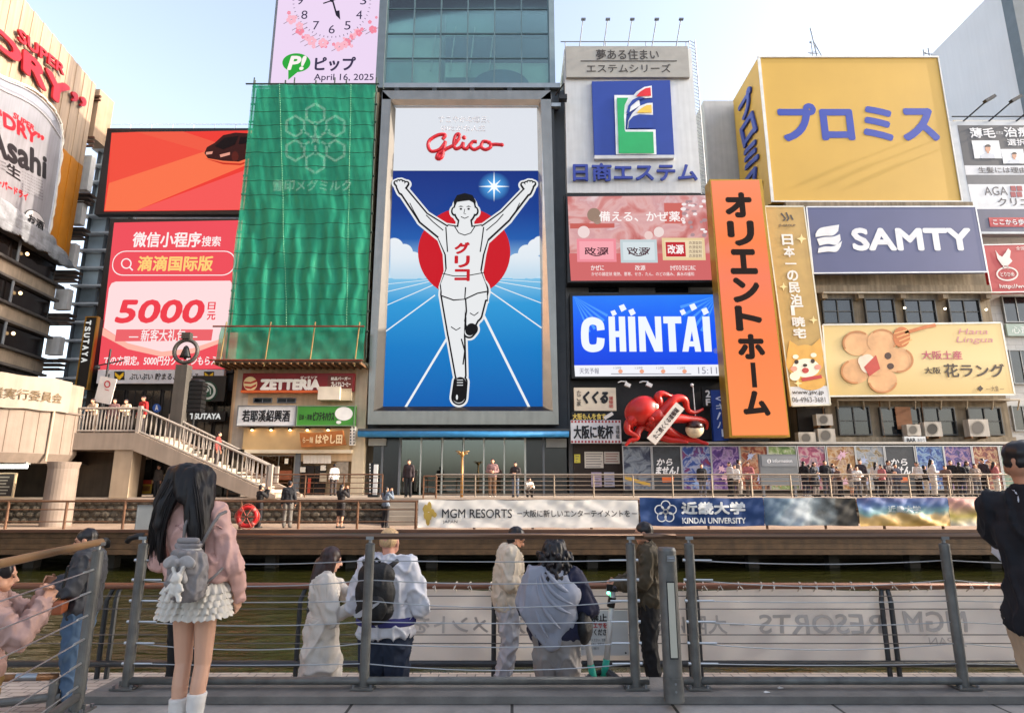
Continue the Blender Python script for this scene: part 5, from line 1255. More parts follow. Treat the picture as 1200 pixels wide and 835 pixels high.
for cx, cy in ((1004, 402), (1033, 400), (1053, 422), (1034, 446), (1002, 435)): S.disc('', cx, cy, 17, None, .03 + .0006 * cx % .01, 14.5, m)
S.disc('', 1026, 424, 18, None, .045, 16, m); m.build('biscuit_picture', M('#d6a574', .5, var=.22, vs=1.0), S.root)
m = MB()
for cx, cy, a0 in ((1004, 402, 60), (1033, 400, -20), (1053, 422, -90), (1034, 446, -160), (1002, 435, 130)):
    S.ring('', cx, cy, 16, 2.2, None, .048, 13.5, m, 24, a0 - 10, a0 + 150)
m.build('biscuit_edges', M('#bb7f4c', .5, var=.2), S.root)
m = MB(); S.disc('', 1016, 426, 9, None, .05, 11, m); S.disc('', 1010, 423, 5, None, .051, 6, m); m.build('cream_picture', M('#e8d3bd', .5), S.root)
m = MB(); S.poly('', [(1012, 430), (1026, 416), (1031, 432), (1018, 441)], None, .055, m); m.build('jam_picture', M('#b84438', .5), S.root)
m = MB(); S.disc('', 1040, 417, 4, None, .05, 4, m); S.disc('', 1043, 429, 4, None, .05, 3.6, m); m.build('chocolate_dots', M('#43281c', .5), S.root)
m = MB(); S.disc('', 1056, 395, 10, None, .05, 12, m); S.stroke('', [(1060, 390), (1084, 383), (1096, 381)], 4, None, .05, m); m.build('honey_picture', M('#c07038', .4, var=.15), S.root)
m = MB()
for k in range(4): S.stroke('', [(1047 + k * 3, 391 + k * 4.4), (1062 + k * 2, 387 + k * 3.6)], 1.4, None, .06, m)
m.build('honey_grooves', M('#e0a766', .4), S.root)
m = MB(); S.text('大阪土産', 1080, 411, 1127, 421, m, .03, .015); m.build('rose_lettering', M('#b5506a', .5), S.root)
m = MB(); S.text('Hana\nLingua', 1122, 385, 1165, 403, m, .03, .0, shear=.4); m.build('script_lettering', M('#c0848a', .5), S.root)
m = MB(); S.text('大阪', 1083, 430, 1102, 438, m, .03, .02); S.text('花ラング', 1106, 426, 1177, 442, m, .03, .025); S.poly('', [(1145, 455), (1148.5, 451.5), (1152, 455), (1148.5, 458.5)], None, .03, m); S.text('— 大皇 —', 1155, 452, 1176, 458, m, .03, .0); m.build('lettering', M('#3a2c20', .5), S.root)
# == right edge: white block, clinic sign, red sign, high grey wall
x0, x1, y0, y1, z0, z1 = body(1166, 1290, 140, 36.2, 10, ym=420)
T = thing('white_building', 'white tiled building at the right edge under the clinic sign', 'building', ((x0 + x1) / 2, 36.2, GZ))
w = (x1 - x0) / 2; h = z1 - GZ; FS = Fr((T.location.x, 36.2, GZ))
MB().box(-w, w, .06, 10, 0, h).build('wall', TILE('#b3b3b0', '#a9a9a7', .9, .5, .6, .012, .2, mort='#8a8a88', axes='XZ'), T)
for (a, b, c, d) in ((1175, 347, 1240, 378), (1184, 410, 1240, 450), (1186, 475, 1240, 505)):
    q = FS.ub(a, b, c, d); window(T, q[0], q[2], q[1], q[3], .055, M('#7d7f80', .4, .5), M('#22282b', .08, var=.4, spec=.7), 4, 1, .06, .15)
q = FS.ub(1178, 380, 1240, 394); MB().box(q[0], q[2], -.14, -.003, q[1], q[3]).build('pale_strip', M('#8fa39c', .5), T)
m = MB(); letters(m, '心斎橋歯科', q[0] + .3, q[1] + .15, q[0] + 3, q[3] - .15, .145); m.build('strip_lettering', M('#d8dedb', .5), T)
S = Sign('clinic_sign', 'black and white clinic sign with two portrait photos and red caption', 'sign', 1122, 143, 1215, 272, 35.2)
S.box('casing', 1118, 143, 1260, 273, M('#9a9da0', .4, .4), -.6, 0, pad=.05)
S.poly('dark_panel', [(1122, 147), (1260, 147), (1266, 194), (1130, 194)], M('#3f4045', .45), .01)
S.poly('pale_panel', [(1130, 194), (1266, 194), (1268, 205), (1132, 205)], M('#c4c6ca', .45), .01)
S.poly('dark_strip', [(1132, 205), (1268, 205), (1270, 216), (1134, 216)], M('#5a5b60', .45), .01)
S.poly('white_panel', [(1134, 216), (1270, 216), (1275, 245), (1140, 245)], M('#c9ccd0', .45), .01)
S.poly('navy_panel', [(1140, 245), (1275, 245), (1280, 271), (1145, 271)], M('#4c4f66', .45), .01)
for (a, b, c, d, hair, top_) in ((1140, 165, 1172, 186, '#2b2322', '#d2d6da'), (1174, 175, 1200, 192, '#30201a', '#cfd3d8')):
    S.box('portrait_photo', a, b, c, d, M('#d2d5d8', .4), .01, .03); cx = (a + c) / 2 + 1; hh = d - b
    m = MB(); S.poly('', [(cx - hh * .42, d), (cx - hh * .34, d - hh * .22), (cx, d - hh * .34), (cx + hh * .34, d - hh * .22), (cx + hh * .42, d)], None, .04, m); m.build('portrait_coat', M('#b9bec6', .5), S.root)
    m = MB(); S.disc('', cx, b + hh * .46, hh * .15, None, .045, hh * .19, m); S.box('', cx - hh * .06, b + hh * .5, cx + hh * .06, d - hh * .28, None, .04, .044, mb=m); m.build('portrait_face', M('#b98a70', .5), S.root)
    m = MB(); S.disc('', cx, b + hh * .36, hh * .17, None, .05, hh * .14, m, 20, a0=0, a1=180); m.build('portrait_hair', M(hair, .5), S.root)
m = MB(); S.text('薄毛', 1136, 150, 1166, 162, m, .03, .025); S.text('治療', 1176, 149, 1208, 161, m, .03, .025); S.text('の方は', 1167, 154, 1175, 158, m, .03); S.text('選択肢', 1180, 163, 1212, 171, m, .03, .02); S.text('ここから歩いて三分', 1163, 257, 1230, 264, m, .045, .025); m.build('lettering', M('#d9dadc', .5), S.root)
m = MB(); S.text('AGA', 1153, 219, 1180, 229, m, .03, .0); S.text('クリニック', 1169, 232, 1232, 242, m, .03, .015); S.text('生髪には理由がある', 1146, 196, 1230, 203, m, .03, .01); m.build('dark_lettering', M('#4a4a52', .5), S.root)
S.box('red_strip', 1159, 255, 1240, 266, M('#a8242c', .45), .015, .03); m = MB()
for i in range(2):
    for j in range(2): S.box('', 1184 + i * 7.4, 218 + j * 7, 1190 + i * 7.4, 224 + j * 7, None, .02, .03, mb=m)
m.build('red_squares', M('#8a2430', .45), S.root)
m = MB()
for x in (1128, 1158, 1190):
    a = S.uv(x, 143); m.tube((a[0], .1, a[1]), (a[0] + 1.0, -1.0, a[1] + .9), .05, n=6); m.obox((a[0] + 1.1, -1.05, a[1] + .95), (.4, .12, .1), Matrix.Rotation(R(-30), 3, 'Y'))
m.tube((S.uv(1118, 142)[0], .1, S.uv(1118, 142)[1] + .4), (S.uv(1240, 142)[0], .1, S.uv(1118, 142)[1] + .4), .04, n=6); m.build('floodlight_row', DARKMETAL, S.root)
S = Sign('wall_sign', 'red sign with a white rooster and round badge, web address beneath', 'sign', 1156, 287, 1215, 342, 35.0)
S.poly('panel', [(1152, 287), (1250, 285), (1256, 341), (1162, 342.5)], M('#a81f26', .45, var=.06), 0, t=.4)
gp = [(1152, 287), (1250, 285), (1256, 341), (1162, 342.5)]; m = MB()
for i in range(4): S.stroke('', [gp[i], gp[(i + 1) % 4]], 1.4, None, .012, m)
m.build('frame', M('#c9c4c0', .4, .2), S.root)
m = MB(); S.poly('', [(1166, 293), (1170, 299), (1174, 301), (1178, 296), (1181, 291), (1184, 294), (1183, 302), (1186, 306), (1180, 312), (1174, 311), (1169, 304)], None, .03, m); S.stroke('', [(1176, 311), (1175, 315)], 1.4, None, .03, m); S.stroke('', [(1180, 311), (1181, 315)], 1.4, None, .03, m)
S.ring('', 1180, 321, 12, 1.8, None, .03, 7.5, m); S.text('とりひめ', 1172, 319, 1188, 324, m, .03, .02); S.text('http://www.', 1171, 333, 1212, 339, m, .03, .03); S.text('全国に', 1190, 289, 1206, 293, m, .03); m.build('lettering', M('#d9cfca', .5), S.root)
b = at(1092, 62, 47); xw = b.x
T = thing('tower_block', 'tall blank pale grey tower wall rising into the corner above the clinic sign', 'building', (xw, 38.5, GZ))
MB().box(0, 14, .0, 9.5, 0, 38.1).build('wall', M('#c9cbce', .75, var=.05, vs=.2, streak=.04), T)
xx = at(1150, 0, 39).x - xw
m = MB()
for k in range(4): m.tube((0 + .05 * k, -.6 - k, 22 + k), (.1, -.3, 22 + k), .03)
m.build('cable', DARKMETAL, T)
T = thing('tower_block', 'dark slate edged tower front peeking in at the top right corner', 'building', (at(1186, 60, 38.4).x, 37.6, GZ))
MB().box(0, 12, 0, .88, 0, 44).build('wall', M('#5e686e', .5, var=.1), T)
# == people: one continuous body each, clothes and hair as parts
def remesh(mb, voxel, smooth=4, wrinkle=0., wscale=7., seed=0, strand=False):
    """melt overlapping closed shapes into one continuous surface"""
    me = mb.mesh(); o = bpy.data.objects.new('t', me); COL.objects.link(o)
    a = o.modifiers.new('r', 'REMESH'); a.mode = 'VOXEL'; a.voxel_size = voxel
    b = o.modifiers.new('s', 'SMOOTH'); b.factor = .5; b.iterations = smooth
    out = bpy.data.meshes.new_from_object(o.evaluated_get(bpy.context.evaluated_depsgraph_get()))
    bpy.data.objects.remove(o); bpy.data.meshes.remove(me)
    if wrinkle:
        sd = Vector((seed * 3.7, seed * 1.3, seed * 2.1)); nn_ = [v.normal.copy() for v in out.vertices]
        for v, n in zip(out.vertices, nn_):
            c = v.co
            if strand: v.co = c + n * (wrinkle * noise.noise(Vector((c.x * wscale, c.y * wscale, c.z * 2.2)) + sd)); continue
            d = noise.noise(Vector((c.x * wscale, c.y * wscale, c.z * wscale * .55 + c.x * 3)) + sd)
            d = (max(0, 1 - abs(d) * 3.2) ** 2) * 1.4 + .6 * noise.noise(Vector((c.x * wscale * 2.3 + c.z * 5, c.y * wscale * 2.3, c.z * wscale * 1.6)) + sd)
            v.co = c + n * (d * wrinkle)
    for p in out.polygons: p.use_smooth = True
    return out
def cap3(mb, p, q, r1, r2, n=12):
    """closed tapered stroke with round ends"""
    p = Vector(p); q = Vector(q); d = q - p
    if d.length < 1e-5: return mb.ell(p, (r1, r1, r1), n, 8)
    d.normalize(); a = d.orthogonal().normalized(); b = d.cross(a); rg = []
    for c, r, ts in ((p, r1, (-80, -50, -22)), (p, r1, (0,)), (q, r2, (0,)), (q, r2, (22, 50, 80))):
        for t in ts:
            cc = c + d * (r * math.sin(R(t))); rr_ = r * math.cos(R(t)); rg.append([cc + (a * math.cos(2 * math.pi * j / n) + b * math.sin(2 * math.pi * j / n)) * rr_ for j in range(n)])
    return mb.rings(rg, n)
J0 = dict(pel=(0, 0, .93), wst=(0, -.005, 1.08), chs=(0, -.01, 1.27), nk=(0, -.02, 1.44), hd=(0, .02, 1.585),
          shL=(-.17, -.01, 1.385), elL=(-.225, -.03, 1.10), wrL=(-.235, .045, .865), shR=(.17, -.01, 1.385), elR=(.225, -.03, 1.10), wrR=(.235, .045, .865),
          hiL=(-.085, 0, .91), knL=(-.10, .02, .49), anL=(-.105, -.03, .085), hiR=(.085, 0, .91), knR=(.10, .02, .49), anR=(.105, -.03, .085))
class Body:
    def __init__(s, H, pose=None, girth=1., fem=False, face=0., nod=0., tilt=0., slim=1.):
        k = H / 1.7; s.k = k; s.g = girth
        J = dict(J0); J.update(pose or {}); s.J = {a: Vector(b) * k for a, b in J.items()}; s.fem = fem; s.slim = slim
        s.hr = Matrix.Rotation(face, 3, 'Z') @ Matrix.Rotation(-nod, 3, 'X') @ Matrix.Rotation(tilt, 3, 'Y')   # head turn (to its left +), nod, tilt
    def foot(s, S_, pts=False):
        a = s.J['an' + S_]; kn = s.J['kn' + S_]
        f = s.foot_dir.get(S_) if hasattr(s, 'foot_dir') else None
        d = Vector(f) if f else Vector((-.12 if S_ == 'L' else .12, 1, 0)).normalized()
        return a, d
    def torso(s, mb, g=0., hem=None, full=True):
        J, k, w = s.J, s.k, s.g
        lat = (J['shR'] - J['shL']).normalized(); lh = (J['hiR'] - J['hiL']).normalized()
        f = .92 if s.fem else 1.
        c, ws, pl = J['chs'], J['wst'], J['pel']; up = (c - ws).normalized()
        cap3(mb, J['shL'] + lat * .02 * k, J['shR'] - lat * .02 * k, (.058 + g) * k * w, (.058 + g) * k * w)
        cap3(mb, c - lat * .075 * k * f, c + lat * .075 * k * f, (.098 * w + g) * k, (.098 * w + g) * k)
        cap3(mb, c - lat * .07 * k * f + up * .06 * k, c + lat * .07 * k * f + up * .06 * k, (.085 * w + g) * k, (.085 * w + g) * k)
        for sg in (-1, 1):
            cap3(mb, c + lat * sg * .065 * k * f, ws + lat * sg * .05 * k * f, (.095 * w + g) * k, (.084 * w * f + g) * k)
            cap3(mb, ws + lat * sg * .05 * k * f, pl + lh * sg * .07 * k, (.084 * w * f + g) * k, (.095 * w + g) * k)
        cap3(mb, pl - lh * .075 * k, pl + lh * .075 * k, (.098 * w + g) * k, (.098 * w + g) * k)
        cap3(mb, c + up * .06 * k, J['nk'], (.075 + g) * k, (.05 + g * .6) * k)
        if s.fem:
            fw = lat.cross(up) * -1
            for sg in (-1, 1): mb.ell(c + lat * sg * .065 * k + fw * -.0 + Vector((-lat.y, lat.x, 0)) * .07 * k, Vector((.055 + g, .05 + g, .055 + g)) * k, 10, 8)
    def arm(s, mb, S_, g=0., upto=1., g2=None):
        J, k, w = s.J, s.k, s.g; g2 = g if g2 is None else g2; q = s.slim
        a, b, c = J['sh' + S_], J['el' + S_], J['wr' + S_]
        if upto <= .5: cap3(mb, a, a.lerp(b, upto * 2), (.05 * w * q + g) * k, (.044 * w * q + g2) * k); return
        cap3(mb, a, b, (.05 * w * q + g) * k, (.039 * w * q + g) * k); e = b.lerp(c, (upto - .5) * 2); cap3(mb, b, e, (.039 * w * q + g) * k, (.028 * q + (g2)) * k)
    def leg(s, mb, S_, g=0., upto=1., g2=None, w=None):
        J, k = s.J, s.k; w = w or s.g; g2 = g if g2 is None else g2; q = s.slim
        a, b, c = J['hi' + S_], J['kn' + S_], J['an' + S_]
        if upto <= .5: t = upto * 2; cap3(mb, a, a.lerp(b, t), (.088 * w * q + g) * k, ((.088 - .032 * t) * w * q + g2) * k); return
        cap3(mb, a, b, (.088 * w * q + g) * k, (.055 * q + g) * k)
        e = b.lerp(c, (upto - .5) * 2); m_ = b.lerp(c, .32)
        bk = Vector((0, -.012, 0)) * k
        if g < .012 and upto > .8: cap3(mb, b, m_ + bk, (.052 * q + g) * k, (.052 * q + g) * k); cap3(mb, m_ + bk, e, (.052 * q + g) * k, (.034 * q + g2) * k)
        else: cap3(mb, b, e, (.055 * q + g) * k, (.042 * q + g2) * k)
    def hand(s, mb, S_, d=None, nrm=None, curl=.5, size=1., thumb=None):
        """palm, four unequal fingers bent at the knuckles, thumb from the side of the palm; nrm = way the palm faces"""
        J, k = s.J, s.k * size; w = J['wr' + S_]; e = J['el' + S_]
        d = Vector(d).normalized() if d else (w - e).normalized()
        n = Vector(nrm).normalized() if nrm else Vector((1 if S_ == 'L' else -1, 0, 0)); n = (n - d * n.dot(d)).normalized()
        a = d.cross(n); sg = 1 if S_ == 'L' else -1
        if thumb: a = a if a.dot(Vector(thumb)) > 0 else -a
        else: a = a if (a.dot(Vector((0, 1, 0))) + a.dot(Vector((0, 0, .3)))) > 0 else -a
        for t in (-.5, 0, .5): cap3(mb, w + d * .005 * k + a * t * .03 * k, w + d * .075 * k + a * t * .055 * k, .018 * k, .0145 * k, 8)
        for i, (t, L) in enumerate(((.033, .07), (.011, .078), (-.011, .073), (-.032, .058))):
            p = w + d * .078 * k + a * t * k; ang = curl * .55
            for j, f in enumerate((.45, .32, .23)):
                dd = d * math.cos(ang) + n * math.sin(ang); q = p + dd * L * f * k; cap3(mb, p, q, (.0098 - .001 * j) * k, (.0088 - .001 * j) * k, 8); p = q; ang += curl * .8
        p = w + d * .02 * k + a * .026 * k; q = p + (d * .55 + a * .75 + n * .35).normalized() * .035 * k; r = q + (d * .85 + a * .15 + n * .4 * (1 + curl)).normalized() * .03 * k
        cap3(mb, p, q, .013 * k, .0105 * k, 8); cap3(mb, q, r, .0105 * k, .0085 * k, 8)
    def head(s, mb, face=True):
        k = s.k; h = s.J['hd']; T = s.hr
        def P(x, y, z): return h + T @ (Vector((x, y, z)) * k)
        mb.ell(P(0, -.012, .025), Vector((.074, .092, .085)) * k, 16, 12, T)
        cap3(mb, P(0, .018, -.01), P(0, .035, -.07), .064 * k, .042 * k); cap3(mb, P(-.03, .02, -.05), P(.03, .02, -.05), .042 * k, .042 * k)
        cap3(mb, s.J['nk'], P(0, -.015, -.03), (.052 if not s.fem else .045) * k, (.05 if not s.fem else .044) * k)
        if face:
            cap3(mb, P(0, .082, .012), P(0, .105, -.022), .009 * k, .0135 * k, 8); cap3(mb, P(-.012, .092, -.026), P(.012, .092, -.026), .009 * k, .009 * k, 8)
            cap3(mb, P(-.018, .078, -.052), P(.018, .078, -.052), .011 * k, .011 * k, 8); cap3(mb, P(-.04, .072, .03), P(.04, .072, .03), .012 * k, .012 * k, 8)
            mb.ell(P(0, .062, -.088), Vector((.022, .018, .016)) * k, 8, 6)
        for sg in (-1, 1): mb.ell(P(sg * .077, -.008, -.005), Vector((.010, .022, .034)) * k, 8, 7, T)
    def P(s, x, y, z): return s.J['hd'] + s.hr @ (Vector((x, y, z)) * s.k)
def wear_body(root, B, skin, voxel=.009, hands=None, face=True, legs=True, name='body'):
    mb = MB(); B.torso(mb); B.head(mb, face)
    for S_ in 'LR':
        B.arm(mb, S_); hk = (hands or {}).get(S_, {}); B.hand(mb, S_, **hk)
        if legs:
            B.leg(mb, S_); a, d = B.foot(S_); k = B.k
            cap3(mb, a - d * .03 * k - Vector((0, 0, .04 * k)), a + d * .14 * k - Vector((0, 0, .055 * k)), .036 * k, .026 * k)
    me = remesh(mb, voxel, 3); me.materials.append(skin)
    o = bpy.data.objects.new(name, me); COL.objects.link(o); o.parent = root; return o
def wear(root, name, mb, mat, voxel=.012, smooth=4, wrinkle=0., ws=7., seed=1, label=None):
    me = remesh(mb, voxel, smooth, wrinkle, ws, seed, name in ('hair', 'beard')); me.materials.append(mat)
    o = bpy.data.objects.new(name, me); COL.objects.link(o); o.parent = root
    if label: o['label'] = label
    return o
def shoes(root, B, mat, sole=None, voxel=.01):
    for S_ in 'LR':
        a, d = B.foot(S_); k = B.k; z = Vector((0, 0, 1)); mb = MB()
        cap3(mb, a - d * .035 * k - z * .035 * k, a + d * .06 * k - z * .04 * k, .043 * k, .042 * k); cap3(mb, a + d * .06 * k - z * .045 * k, a + d * .15 * k - z * .055 * k, .044 * k, .032 * k)
        cap3(mb, a - z * .03 * k, a + z * .01 * k, .045 * k, .045 * k)
        wear(root, 'shoe', mb, mat, voxel, 3)
def eyes(root, B):
    for sg in (-1, 1):
        m = MB().ell(B.P(sg * .031, .080, .008), Vector((.013, .008, .007)) * B.k, 8, 6, B.hr); m.build('eye', M('#1c1512', .3), root, smooth=True)
    m = MB().ell(B.P(0, .0885, -.053), Vector((.022, .006, .0075)) * B.k, 10, 6, B.hr); m.build('lips', M('#a0605a', .45), root, smooth=True)
HAIRM = dict(black=M('#171214', .38, var=.3, vs=30), brown=M('#2e1a18', .4, var=.3, vs=30), blond=M('#bfa36a', .5, var=.3, vs=40), red=M('#a04a20', .5))
def cap_hair(mb, B, long=0., vol=1.):
    k = B.k; T = B.hr
    mb.ell(B.P(0, -.022, .036), Vector((.084 * vol, .098 * vol, .088 * vol)) * k, 16, 12, T); mb.ell(B.P(0, -.045, -.01), Vector((.079 * vol, .065 * vol, .085 * vol)) * k, 14, 10, T)
    if long > 0:
        mb.ell(B.P(0, -.06, -.10), Vector((.082, .055, .12)) * k, 14, 10, T)
SKIN = M('#c69478', .5, var=.06, vs=8); SKIN2 = M('#b88468', .5, var=.06, vs=8)
# ---- far away people: a few poses, built once each and copied in other clothes
POSES = dict(
    stand=({}, {}), hands=(dict(elL=(-.25, -.02, 1.12), wrL=(-.09, .20, 1.10), elR=(.25, -.02, 1.12), wrR=(.09, .20, 1.12)), {}),
    photo=(dict(elL=(-.24, .16, 1.22), wrL=(-.06, .30, 1.52), elR=(.24, .16, 1.22), wrR=(.06, .30, 1.52)), {}),
    walk=(dict(knL=(-.095, .16, .52), anL=(-.1, .20, .12), knR=(.095, .0, .49), anR=(.1, -.26, .14), wrL=(-.25, -.12, .9), wrR=(.25, .16, .92), elR=(.23, .02, 1.1)), {}),
    lean=(dict(chs=(0, .06, 1.25), nk=(0, .10, 1.41), hd=(0, .15, 1.54), shL=(-.17, .08, 1.35), shR=(.17, .08, 1.35), elL=(-.24, .2, 1.12), wrL=(-.1, .38, 1.08), elR=(.24, .2, 1.12), wrR=(.1, .38, 1.08)), {}),
    squat=(dict(pel=(0, -.12, .36), wst=(0, -.08, .50), chs=(0, .0, .68), nk=(0, .05, .84), hd=(0, .10, .97), shL=(-.17, .03, .79), shR=(.17, .03, .79), elL=(-.2, .2, .56), wrL=(-.06, .34, .62), elR=(.2, .2, .56), wrR=(.06, .34, .62), hiL=(-.085, -.1, .36), hiR=(.085, -.1, .36), knL=(-.15, .26, .46), anL=(-.13, .08, .08), knR=(.15, .26, .46), anR=(.13, .08, .08)), {}))
PROTO = {}
def far_parts(pose, fem, longhair, shorts, coat):
    key = (pose, fem, longhair, shorts, coat)
    if key in PROTO: return PROTO[key]
    B = Body(1.62 if fem else 1.72, POSES[pose][0], 1.0, fem); out = {}; V = .02
    mb = MB(); B.torso(mb); B.head(mb)
    for S_ in 'LR':
        B.arm(mb, S_); B.hand(mb, S_, size=1.15); B.leg(mb, S_); a, d = B.foot(S_); cap3(mb, a - Vector((0, 0, .03)), a + d * .12 - Vector((0, 0, .05)), .036, .026)
    out['body'] = remesh(mb, .014, 2)
    mb = MB(); B.torso(mb, .022)
    for S_ in 'LR': B.arm(mb, S_, .02, .96)
    if coat:
        for S_ in 'LR': cap3(mb, B.J['hi' + S_], B.J['hi' + S_].lerp(B.J['kn' + S_], .8), .12, .12)
    out['jacket'] = remesh(mb, V, 2, .008, 8, 2)
    mb = MB(); J = B.J; cap3(mb, J['pel'] - Vector((.07, 0, 0)), J['pel'] + Vector((.07, 0, 0)), .108, .108)
    for S_ in 'LR': B.leg(mb, S_, .02, .48 if shorts else .97, .03)
    out['shorts' if shorts else 'trousers'] = remesh(mb, V, 2, .006, 8, 3)
    mb = MB(); cap_hair(mb, B, 1. if longhair else 0)
    if longhair: cap3(mb, B.P(0, -.075, -.08), B.P(0, -.10, -.26), .075, .06)
    out['hair'] = remesh(mb, .014, 2)
    mb = MB()
    for S_ in 'LR': a, d = B.foot(S_); cap3(mb, a - d * .03 - Vector((0, 0, .04)), a + d * .14 - Vector((0, 0, .05)), .045, .036)
    out['shoes'] = remesh(mb, .016, 2)
    PROTO[key] = out
    for me in out.values(): me.materials.append(None)
    return out
def far_person(label, px, py_head, py_feet, Y, zf, rz, top, bottom, pose='stand', fem=False, longhair=False, shorts=False, coat=False, hair='black', group=None, shoe='#2a2828', skin=None):
    p = at(px, py_feet, Y); hp = at(px, py_head, Y)
    root = thing('person', label, 'person', (p.x, Y, zf), R(rz), group)
    nat = {'squat': 1.08}.get(pose, 1.72 if not fem else 1.62); s = max(.86, min(1.12, (hp.z - zf) / nat)) if py_head else 1
    root.scale = (s, s, s)
    mats = dict(body=skin or SKIN, jacket=M(top, .75, var=.1, vs=5), trousers=M(bottom, .75, var=.1, vs=5), shorts=M(bottom, .75, var=.1, vs=5), hair=HAIRM[hair], shoes=M(shoe, .5, var=.1))
    for nm_, me in far_parts(pose, fem, longhair, shorts, coat).items():
        o = bpy.data.objects.new(nm_, me); COL.objects.link(o); o.parent = root
        o.material_slots[0].link = 'OBJECT'; o.material_slots[0].material = mats[nm_]
    return root
# == poster wall and information board
S = Sign('poster_wall', 'long dark hoarding frame that carries the row of bright posters', 'hoarding', 730, 520, 1210, 576, 33.5)
q = S.ub(730, 520, 1215, 577); MB().box(q[0], q[2], .0, .25, -(S.O.z - GZ), q[3] + .05).build('board', M('#2b2826', .7, var=.2), S.root)
m = MB(); m.box(q[0], q[2], -.1, -.003, q[3], q[3] + .12); m.build('top_rail', M('#a9a49c', .5, .3), S.root)
PRN = [([(0, '#6f7f98'), (.4, '#98a4b0'), (.7, '#39425c'), (1, '#1c2440')], 'grey blue poster with a gold bar across its foot'),
       ([(0, '#33363b'), (.5, '#3d4248'), (1, '#2b2d31')], 'charcoal poster with white slanted words beside the grey blue poster'),
       ([(0, '#1b2f7a'), (.35, '#3a5fb8'), (.55, '#c9cfe6'), (.7, '#5a3f9a'), (1, '#b33a2a')], 'swirling blue and white poster right of the charcoal poster'),
       ([(0, '#33185e'), (.4, '#6a3f9c'), (.6, '#c8a6d8'), (1, '#1d2a66')], 'violet poster behind the first queue of people'),
       ([(0, '#5a1a22'), (.4, '#b85a3a'), (.6, '#e0b08a'), (1, '#3a2a50')], 'ember red poster left of the information board'),
       ([(0, '#4f7a3a'), (.5, '#a8c27a'), (.7, '#dfe6c8'), (1, '#2f5a4a')], 'leaf green poster behind the information board'),
       ([(0, '#8a2a5a'), (.4, '#d06a8a'), (.6, '#e8c2c2'), (1, '#3a3a7a')], 'magenta poster just right of the information board'),
       ([(0, '#7a2a3a'), (.4, '#d8a05a'), (.6, '#efd2b0'), (1, '#9a4a3a')], 'peach coloured poster second right of the information board'),
       ([(0, '#8a949c'), (.5, '#c4cad0'), (.7, '#b89a5a'), (1, '#4a4f5a')], 'silver poster with a gold patch beside the second charcoal poster'),
       ([(0, '#2f3338'), (.5, '#3a3f45'), (1, '#292b2f')], 'charcoal poster with white slanted words and an orange mark, behind the queue'),
       ([(0, '#16245e'), (.4, '#2f62c0'), (.6, '#9cc4ea'), (1, '#38206a')], 'electric blue poster near the end of the row'),
       ([(0, '#1e1450'), (.4, '#4a38a0'), (.65, '#c79ab8'), (1, '#2a2050')], 'deep indigo poster second from the end of the row'),
       ([(0, '#581622'), (.4, '#a03a2a'), (.6, '#e8b884'), (1, '#2a1838')], 'fiery red poster at the end of the row'),
       ([(0, '#5a7a6a'), (.5, '#9ab8a0'), (1, '#3a5a50')], 'pale green poster beyond the fiery red one')]
def dk(c, k): return '#' + ''.join('%02x' % int(int(c[j:j + 2], 16) * k) for j in (1, 3, 5))
PX = [(731, 763), (765.5, 798), (800, 833), (835, 867), (869, 900), (902, 934), (937, 968), (971, 1003), (1005, 1037), (1039.5, 1073), (1076, 1107), (1109, 1140), (1142.5, 1172), (1174.5, 1206)]
for i, ((a, b), (st, lab)) in enumerate(zip(PX, PRN)):
    S = Sign('poster', lab, 'poster', a, 523, b, 573, 33.42, group='posters on the hoarding')
    S.box('print', a, 523, b, 573, RAMP([(p, dk(c, .9 if i in (1, 9) else .74)) for p, c in st], 'N', 0, 1, 0, .4, 0, 1.5 + .17 * i), -.02, .02); S.frame('frame', a, 523, b, 573, M('#a8a9aa', .4, .4), .05, -.03, .05)
    rr = random.Random(i)
    if i in (1, 9):
        m = MB(); S.text('から', a + 4, 537, b - 10, 545, m, .03, .03, shear=.2); S.text('ません！', a + 3, 546, b - 3, 556, m, .03, .05, shear=.2); m.build('lettering', M('#d9d9d9', .5), S.root)
        m = MB(); S.poly('', [(a + 10, 559), (b - 8, 558), (b - 9, 564), (a + 11, 565)], None, .03, m); m.build('orange_mark', M('#c8622e', .5), S.root)
    elif i == 0:
        m = MB(); S.poly('', [(a + 1, 557), (b - 1, 566), (b - 1, 570), (a + 1, 561)], None, .03, m); m.build('gold_bar', M('#b8953f', .5), S.root)
    else:
        m = MB()
        for k in range(3):
            cx = rr.uniform(a + 6, b - 6); cy = rr.uniform(530, 566); P = []
            for j in range(14): r_ = (3 + 5 * rr.random()) * (1 if j % 2 else .45); P.append((min(b - 1, max(a + 1, cx + r_ * math.cos(j * .449))), cy + r_ * math.sin(j * .449)))
            S.poly('', P, None, .03 + k * .001, m, t=.0005)
        m.build('print_burst', M(('#9aa6c4', '#c49a78', '#7a94c0', '#c8a0b0')[i % 4], .5), S.root)
S = Sign('information_board', 'grey information board on two legs in front of the posters', 'board', 891, 532, 935, 578, 30.0)
S.box('panel', 891, 532, 935, 568, M('#6f7376', .5, .2), -.2, 0); S.box('header', 892.5, 534, 933.5, 546, M('#7d8185', .5), 0, .02)
for x in (893, 930): MB().box(S.uv(x, 560)[0], S.uv(x + 2.5, 560)[0], 0, .15, GZ - S.O.z, S.uv(x, 568)[1]).build('leg', GREYMETAL, S.root)
S.disc('info_mark', 901, 540, 2.4, M('#d8d9da', .5), .025); m = MB(); S.text('information', 905, 537.6, 928, 541.8, m, .025, .02); m.build('lettering', M('#d8d9da', .5), S.root)
m = MB(); S.text('i', 900.3, 538.4, 901.7, 541.6, m, .037, .04); m.build('mark_lettering', M('#505458', .5), S.root)
